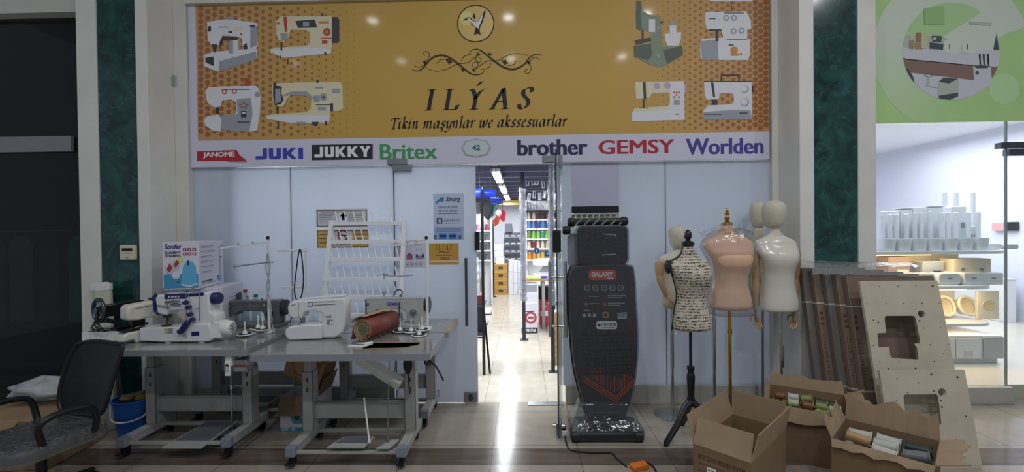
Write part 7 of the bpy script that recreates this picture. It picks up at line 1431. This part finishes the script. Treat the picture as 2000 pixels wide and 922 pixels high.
area('display_light_upper', (xL+.7, YD+.1, zt1-.06), (1.2, .06), 6, (1, .68, .36), (math.radians(28), 0, 0)); area('display_light_middle', (xL+.8, YD+.06, zt2-.06), (1.5, .06), 7, (1, .72, .42), (math.radians(28), 0, 0)); area('display_light_lower', (xL+.8, YD+.06, zt3-.045), (1.5, .06), 4.5, (1, .72, .42), (math.radians(28), 0, 0))
wp = mat('homeware_white', '#d6d9e2', .35); wp2 = mat('homeware_white_warm', '#dcd6c8', .4)
# fluted bins along the front of the top shelf
p0 = None; names_ = ('first', 'second', 'third', 'fourth', 'fifth', 'sixth', 'seventh')
for i in range(7):
    a, b = 1716+i*30, 1716+i*30+29; x = (XX(a, YD+.1)+XX(b, YD+.1))/2; w_ = (XX(b, YD+.1)-XX(a, YD+.1))/2; lab = '%s fluted white bin from the column on the top display shelf' % names_[i]
    if p0 is None:
        p0 = thing('fluted_bin', lab, 'bin', (x, YD+.12, zt1+.001), 0, 'fluted bins on the display'); P = []
        for k in range(28): t = k*2*math.pi/28; P.append((w_*1.0*math.copysign(abs(math.cos(t))**.6, math.cos(t))*(1-.04*(k % 4 == 0)), .09*math.copysign(abs(math.sin(t))**.6, math.sin(t))))
        m = MB(); m.loft([[(u*.9, v*.9, 0) for u, v in P], [(u, v, .11) for u, v in P], [(u, v, .125) for u, v in P], [(u*.9, v*.9, .125) for u, v in P], [(u*.82, v*.82, .02) for u, v in P]]); m.build('bin', wp, p0)
    else: dup(p0, (x, YD+.12, zt1+.001), label=lab)
# upright white holders, low and tall
h0 = None
for i, (px, top) in enumerate(((1723, 420), (1738, 419), (1750, 418), (1770, 418), (1786, 416), (1799, 416), (1816, 413), (1838, 416), (1851, 415), (1867, 415), (1891, 415), (1910, 414), (1845, 375), (1867, 375), (1900, 375))):
    tall = i > 11; y = YD+(.3 if not tall else .5); lab = '%s white rod stand on the top display shelf, %s' % ('tall' if tall else 'low', ('nearest the column' if i in (0,) else '%s from the column' % ('second', 'third', 'fourth', 'fifth', 'sixth', 'seventh', 'eighth', 'ninth', 'tenth', 'eleventh', 'twelfth')[(i if not tall else i-11)-1]) if i != 12 else 'nearest the column')
    z = ZZ(top, y, px)-zt1; x = XX(px, y)
    g = thing('rod_stand', lab, 'stand', (x, y, zt1+.001), 0, 'white rod stands'); m = MB(); m.lathe([(.001, .02), (.022, .02), (.022, z-.006), (.016, z), (.001, z)], n=14); m.build('rod', wp, g); m = MB(); m.lathe([(.001, 0), (.03, 0), (.03, .02), (.001, .02)], n=18); m.build('base', wp, g)
def hbox(name, label, cat, px0, py0, px1, py1, y, dep, c, z0, r=.02, extra=None):
    x0, x1 = XX(px0, y, 480), XX(px1, y, 480); z1 = ZZ(py0, y, (px0+px1)/2); g = thing(name, label, cat, ((x0+x1)/2, y, z0)); w_ = (x1-x0)/2; h = z1-z0
    m = MB(); m.prism(rrect(-w_, .001, w_, h, min(r, h*.4)), 0, dep); b = m.build('body', c, g, bev=.006)
    if extra: extra(g, w_, h)
    return g
slot = lambda n, col='#8a8d95': (lambda g, w_, h: [MB().box(-w_+2*w_*(i+.5)/n-.02, -w_+2*w_*(i+.5)/n+.02, -.004, .001, h*.5, h*.62).build('grip', mat('grip_grey', col), g) for i in range(n)])
lid = lambda g, w_, h: MB().box(-w_-.005, w_+.005, -.005, .12, h, h+.012).build('lid', wp, g, bev=.003)
yb3 = YD+.62; Z = zt1+.002
for px0, py0, px1, lab, ex in ((1728, 412, 1758, 'white slatted organiser, nearest the column in the row of white containers', slot(1)), (1759, 408, 1782, 'plain white container second in the row behind the rods', lid), (1784, 405, 1812, 'white container with a dark round dial in the row behind the rods', lambda g, w_, h: MB().lathe([(.001, -.006), (.02, -.006), (.02, 0)], (.0, 0, h*.65), 16, ax='y').build('dial', dark_grey, g)), (1813, 404, 1842, 'white container with a lid behind the fluted bins', lid), (1858, 403, 1888, 'white container beneath the tall rods', slot(2))):
    hbox('storage_container', lab, 'container', px0, py0, px1, 480, YD+.36, .08, wp, Z, .015, ex)
hbox('storage_container', 'wide white drawer box at the shelf end near the window seam', 'container', 1890, 441, 1912, 480, YD+.36, .08, wp, Z, .01, slot(2))
hbox('folded_cushion', 'soft white folded bag on the top display shelf by the window seam', 'bag', 1928, 476, 1958, 488, YD+.12, .12, wp, zt1+.001, .03)
hbox('folded_cushion', 'soft grey white pillow bag past the window seam', 'bag', 1962, 477, 1990, 488, YD+.15, .2, mat('pillow_grey', '#b9bccb', .6), zt1+.001, .03)
# middle shelf
z = zt2+.001
hbox('gift_box', 'brown rounded gift box on the warm middle shelf', 'box', 1735, 501, 1778, 555, YD+.3, .15, mat('gift_brown', '#8f7a74', .5), z, .02, lambda g, w_, h: MB().box(-.02, .1, -.003, .001, h*.25, h*.5).build('label_plate', paper, g))
hbox('storage_basket', 'long white basket with two grips on the middle shelf end', 'basket', 1884, 533, 1960, 557, YD+.04, .36, wp, z, .012, slot(2, '#9a9692'))
hbox('storage_basket', 'white bowl fronted basket on the middle shelf', 'basket', 1834, 534, 1877, 557, YD+.06, .14, wp, z, .04, slot(1, '#9a9692'))
hbox('storage_basket', 'plain white basket beside the plywood board on the middle shelf', 'basket', 1795, 534, 1825, 557, YD+.1, .13, wp, z, .012)
z2 = ZZ(533, YD+.04, 1922)+.008
hbox('storage_basket', 'cream long basket stacked at the back of the middle shelf', 'basket', 1862, 505, 1936, 530, YD+.2, .16, wp2, z, .012, slot(2, '#b09a7c'))
hbox('storage_box', 'pale blue grey box with a white lid on the middle shelf', 'box', 1802, 513, 1844, 534, YD+.26, .1, mat('box_blue_grey', '#96a3b8', .4), z, .012, lambda g, w_, h: (MB().box(-w_, w_, -.004, .12, h, h+.012).build('lid', wp, g), MB().box(.0, w_*.7, -.004, .001, h*.45, h*.6).build('grip', dark_grey, g)))
# oval basins and sink board leaning on the third shelf
z = zt3+.001; bas = None
for i, (px, lab) in enumerate(((1843, 'oval cream basin leaning beside the plywood board'), (1886, 'oval cream basin leaning nearest the window seam'))):
    y = YD+.28; x = XX(px, y, 605)
    if bas is None:
        bas = thing('oval_basin', lab, 'basin', (x, y, z+.13), 0, 'oval basins', rx=math.radians(-18), ry=math.radians(24)); R_ = []
        for k, (r, dz) in enumerate(((1, 0), (1.0, .015), (.9, .02), (.84, .02), (.76, .08), (.6, .1), (.01, .1))): R_.append([(.108*r*math.cos(t), dz-.02, .1*r*math.sin(t)) for t in [j*2*math.pi/32 for j in range(32)]])
        m = MB(); m.loft(R_, caps=False); m.build('basin', wp2, bas, solid=.006); m = MB(); m.tube([(.105*math.cos(j*2*math.pi/32), -.02, .1*math.sin(j*2*math.pi/32)) for j in range(32)], .014, 8, closed=True); m.build('rim', wp2, bas)
    else: dup(bas, (x, y, z+.13), label=lab)
hbox('sink_board', 'white sink tray board with an oval bowl leaning at the third shelf end', 'tray', 1909, 568, 1952, 632, YD+.2, .03, wp2, z, .01, lambda g, w_, h: (MB().lathe([(.001, .0), (.05, -.002), (.066, -.008), (.07, -.004), (.07, .001)], (0, 0, h*.5), 22, ax='y', sy=.75).build('bowl', mat('bowl_shade', '#c9b898', .5), g)))
hbox('cabinet', 'long white low cabinet along the far side wall of the homeware shop', 'cabinet', 1966, 547, 1985, 640, 6.6, 2.0, dsp, zfl+.001, .004, lambda g, w_, h: MB().box(-w_-.01, w_, -.01, 1.0, h, h+.02).build('worktop', wp, g))
g = thing('wall_clock', 'small dark round camera dome on the bright homeware wall', 'camera', (7.28, 6.55, ZZ(420, 6.55, 1998)+.0)); m = MB(); m.lathe([(.001, -.05), (.06, -.04), (.09, 0)], n=18, ax='x'); m.build('dome', dark_grey, g); g.name = 'camera_dome'
g.location = (7.29, 7.29*870/978, at(1998, 420, x=7.29).z)
p = at(1966, 443, x=7.28); g = thing('door_sensor', 'pink and black sensor block on the homeware wall behind the window seam', 'sensor', (7.29, p.y, p.z)); MB().box(-.05, 0, -.16, .0, -.06, .07).build('case', black, g); MB().box(-.052, 0, .002, .17, -.06, .06).build('pink_face', mat('sensor_pink', '#d9a3a8', .5), g)
bpy.context.view_layer.update()
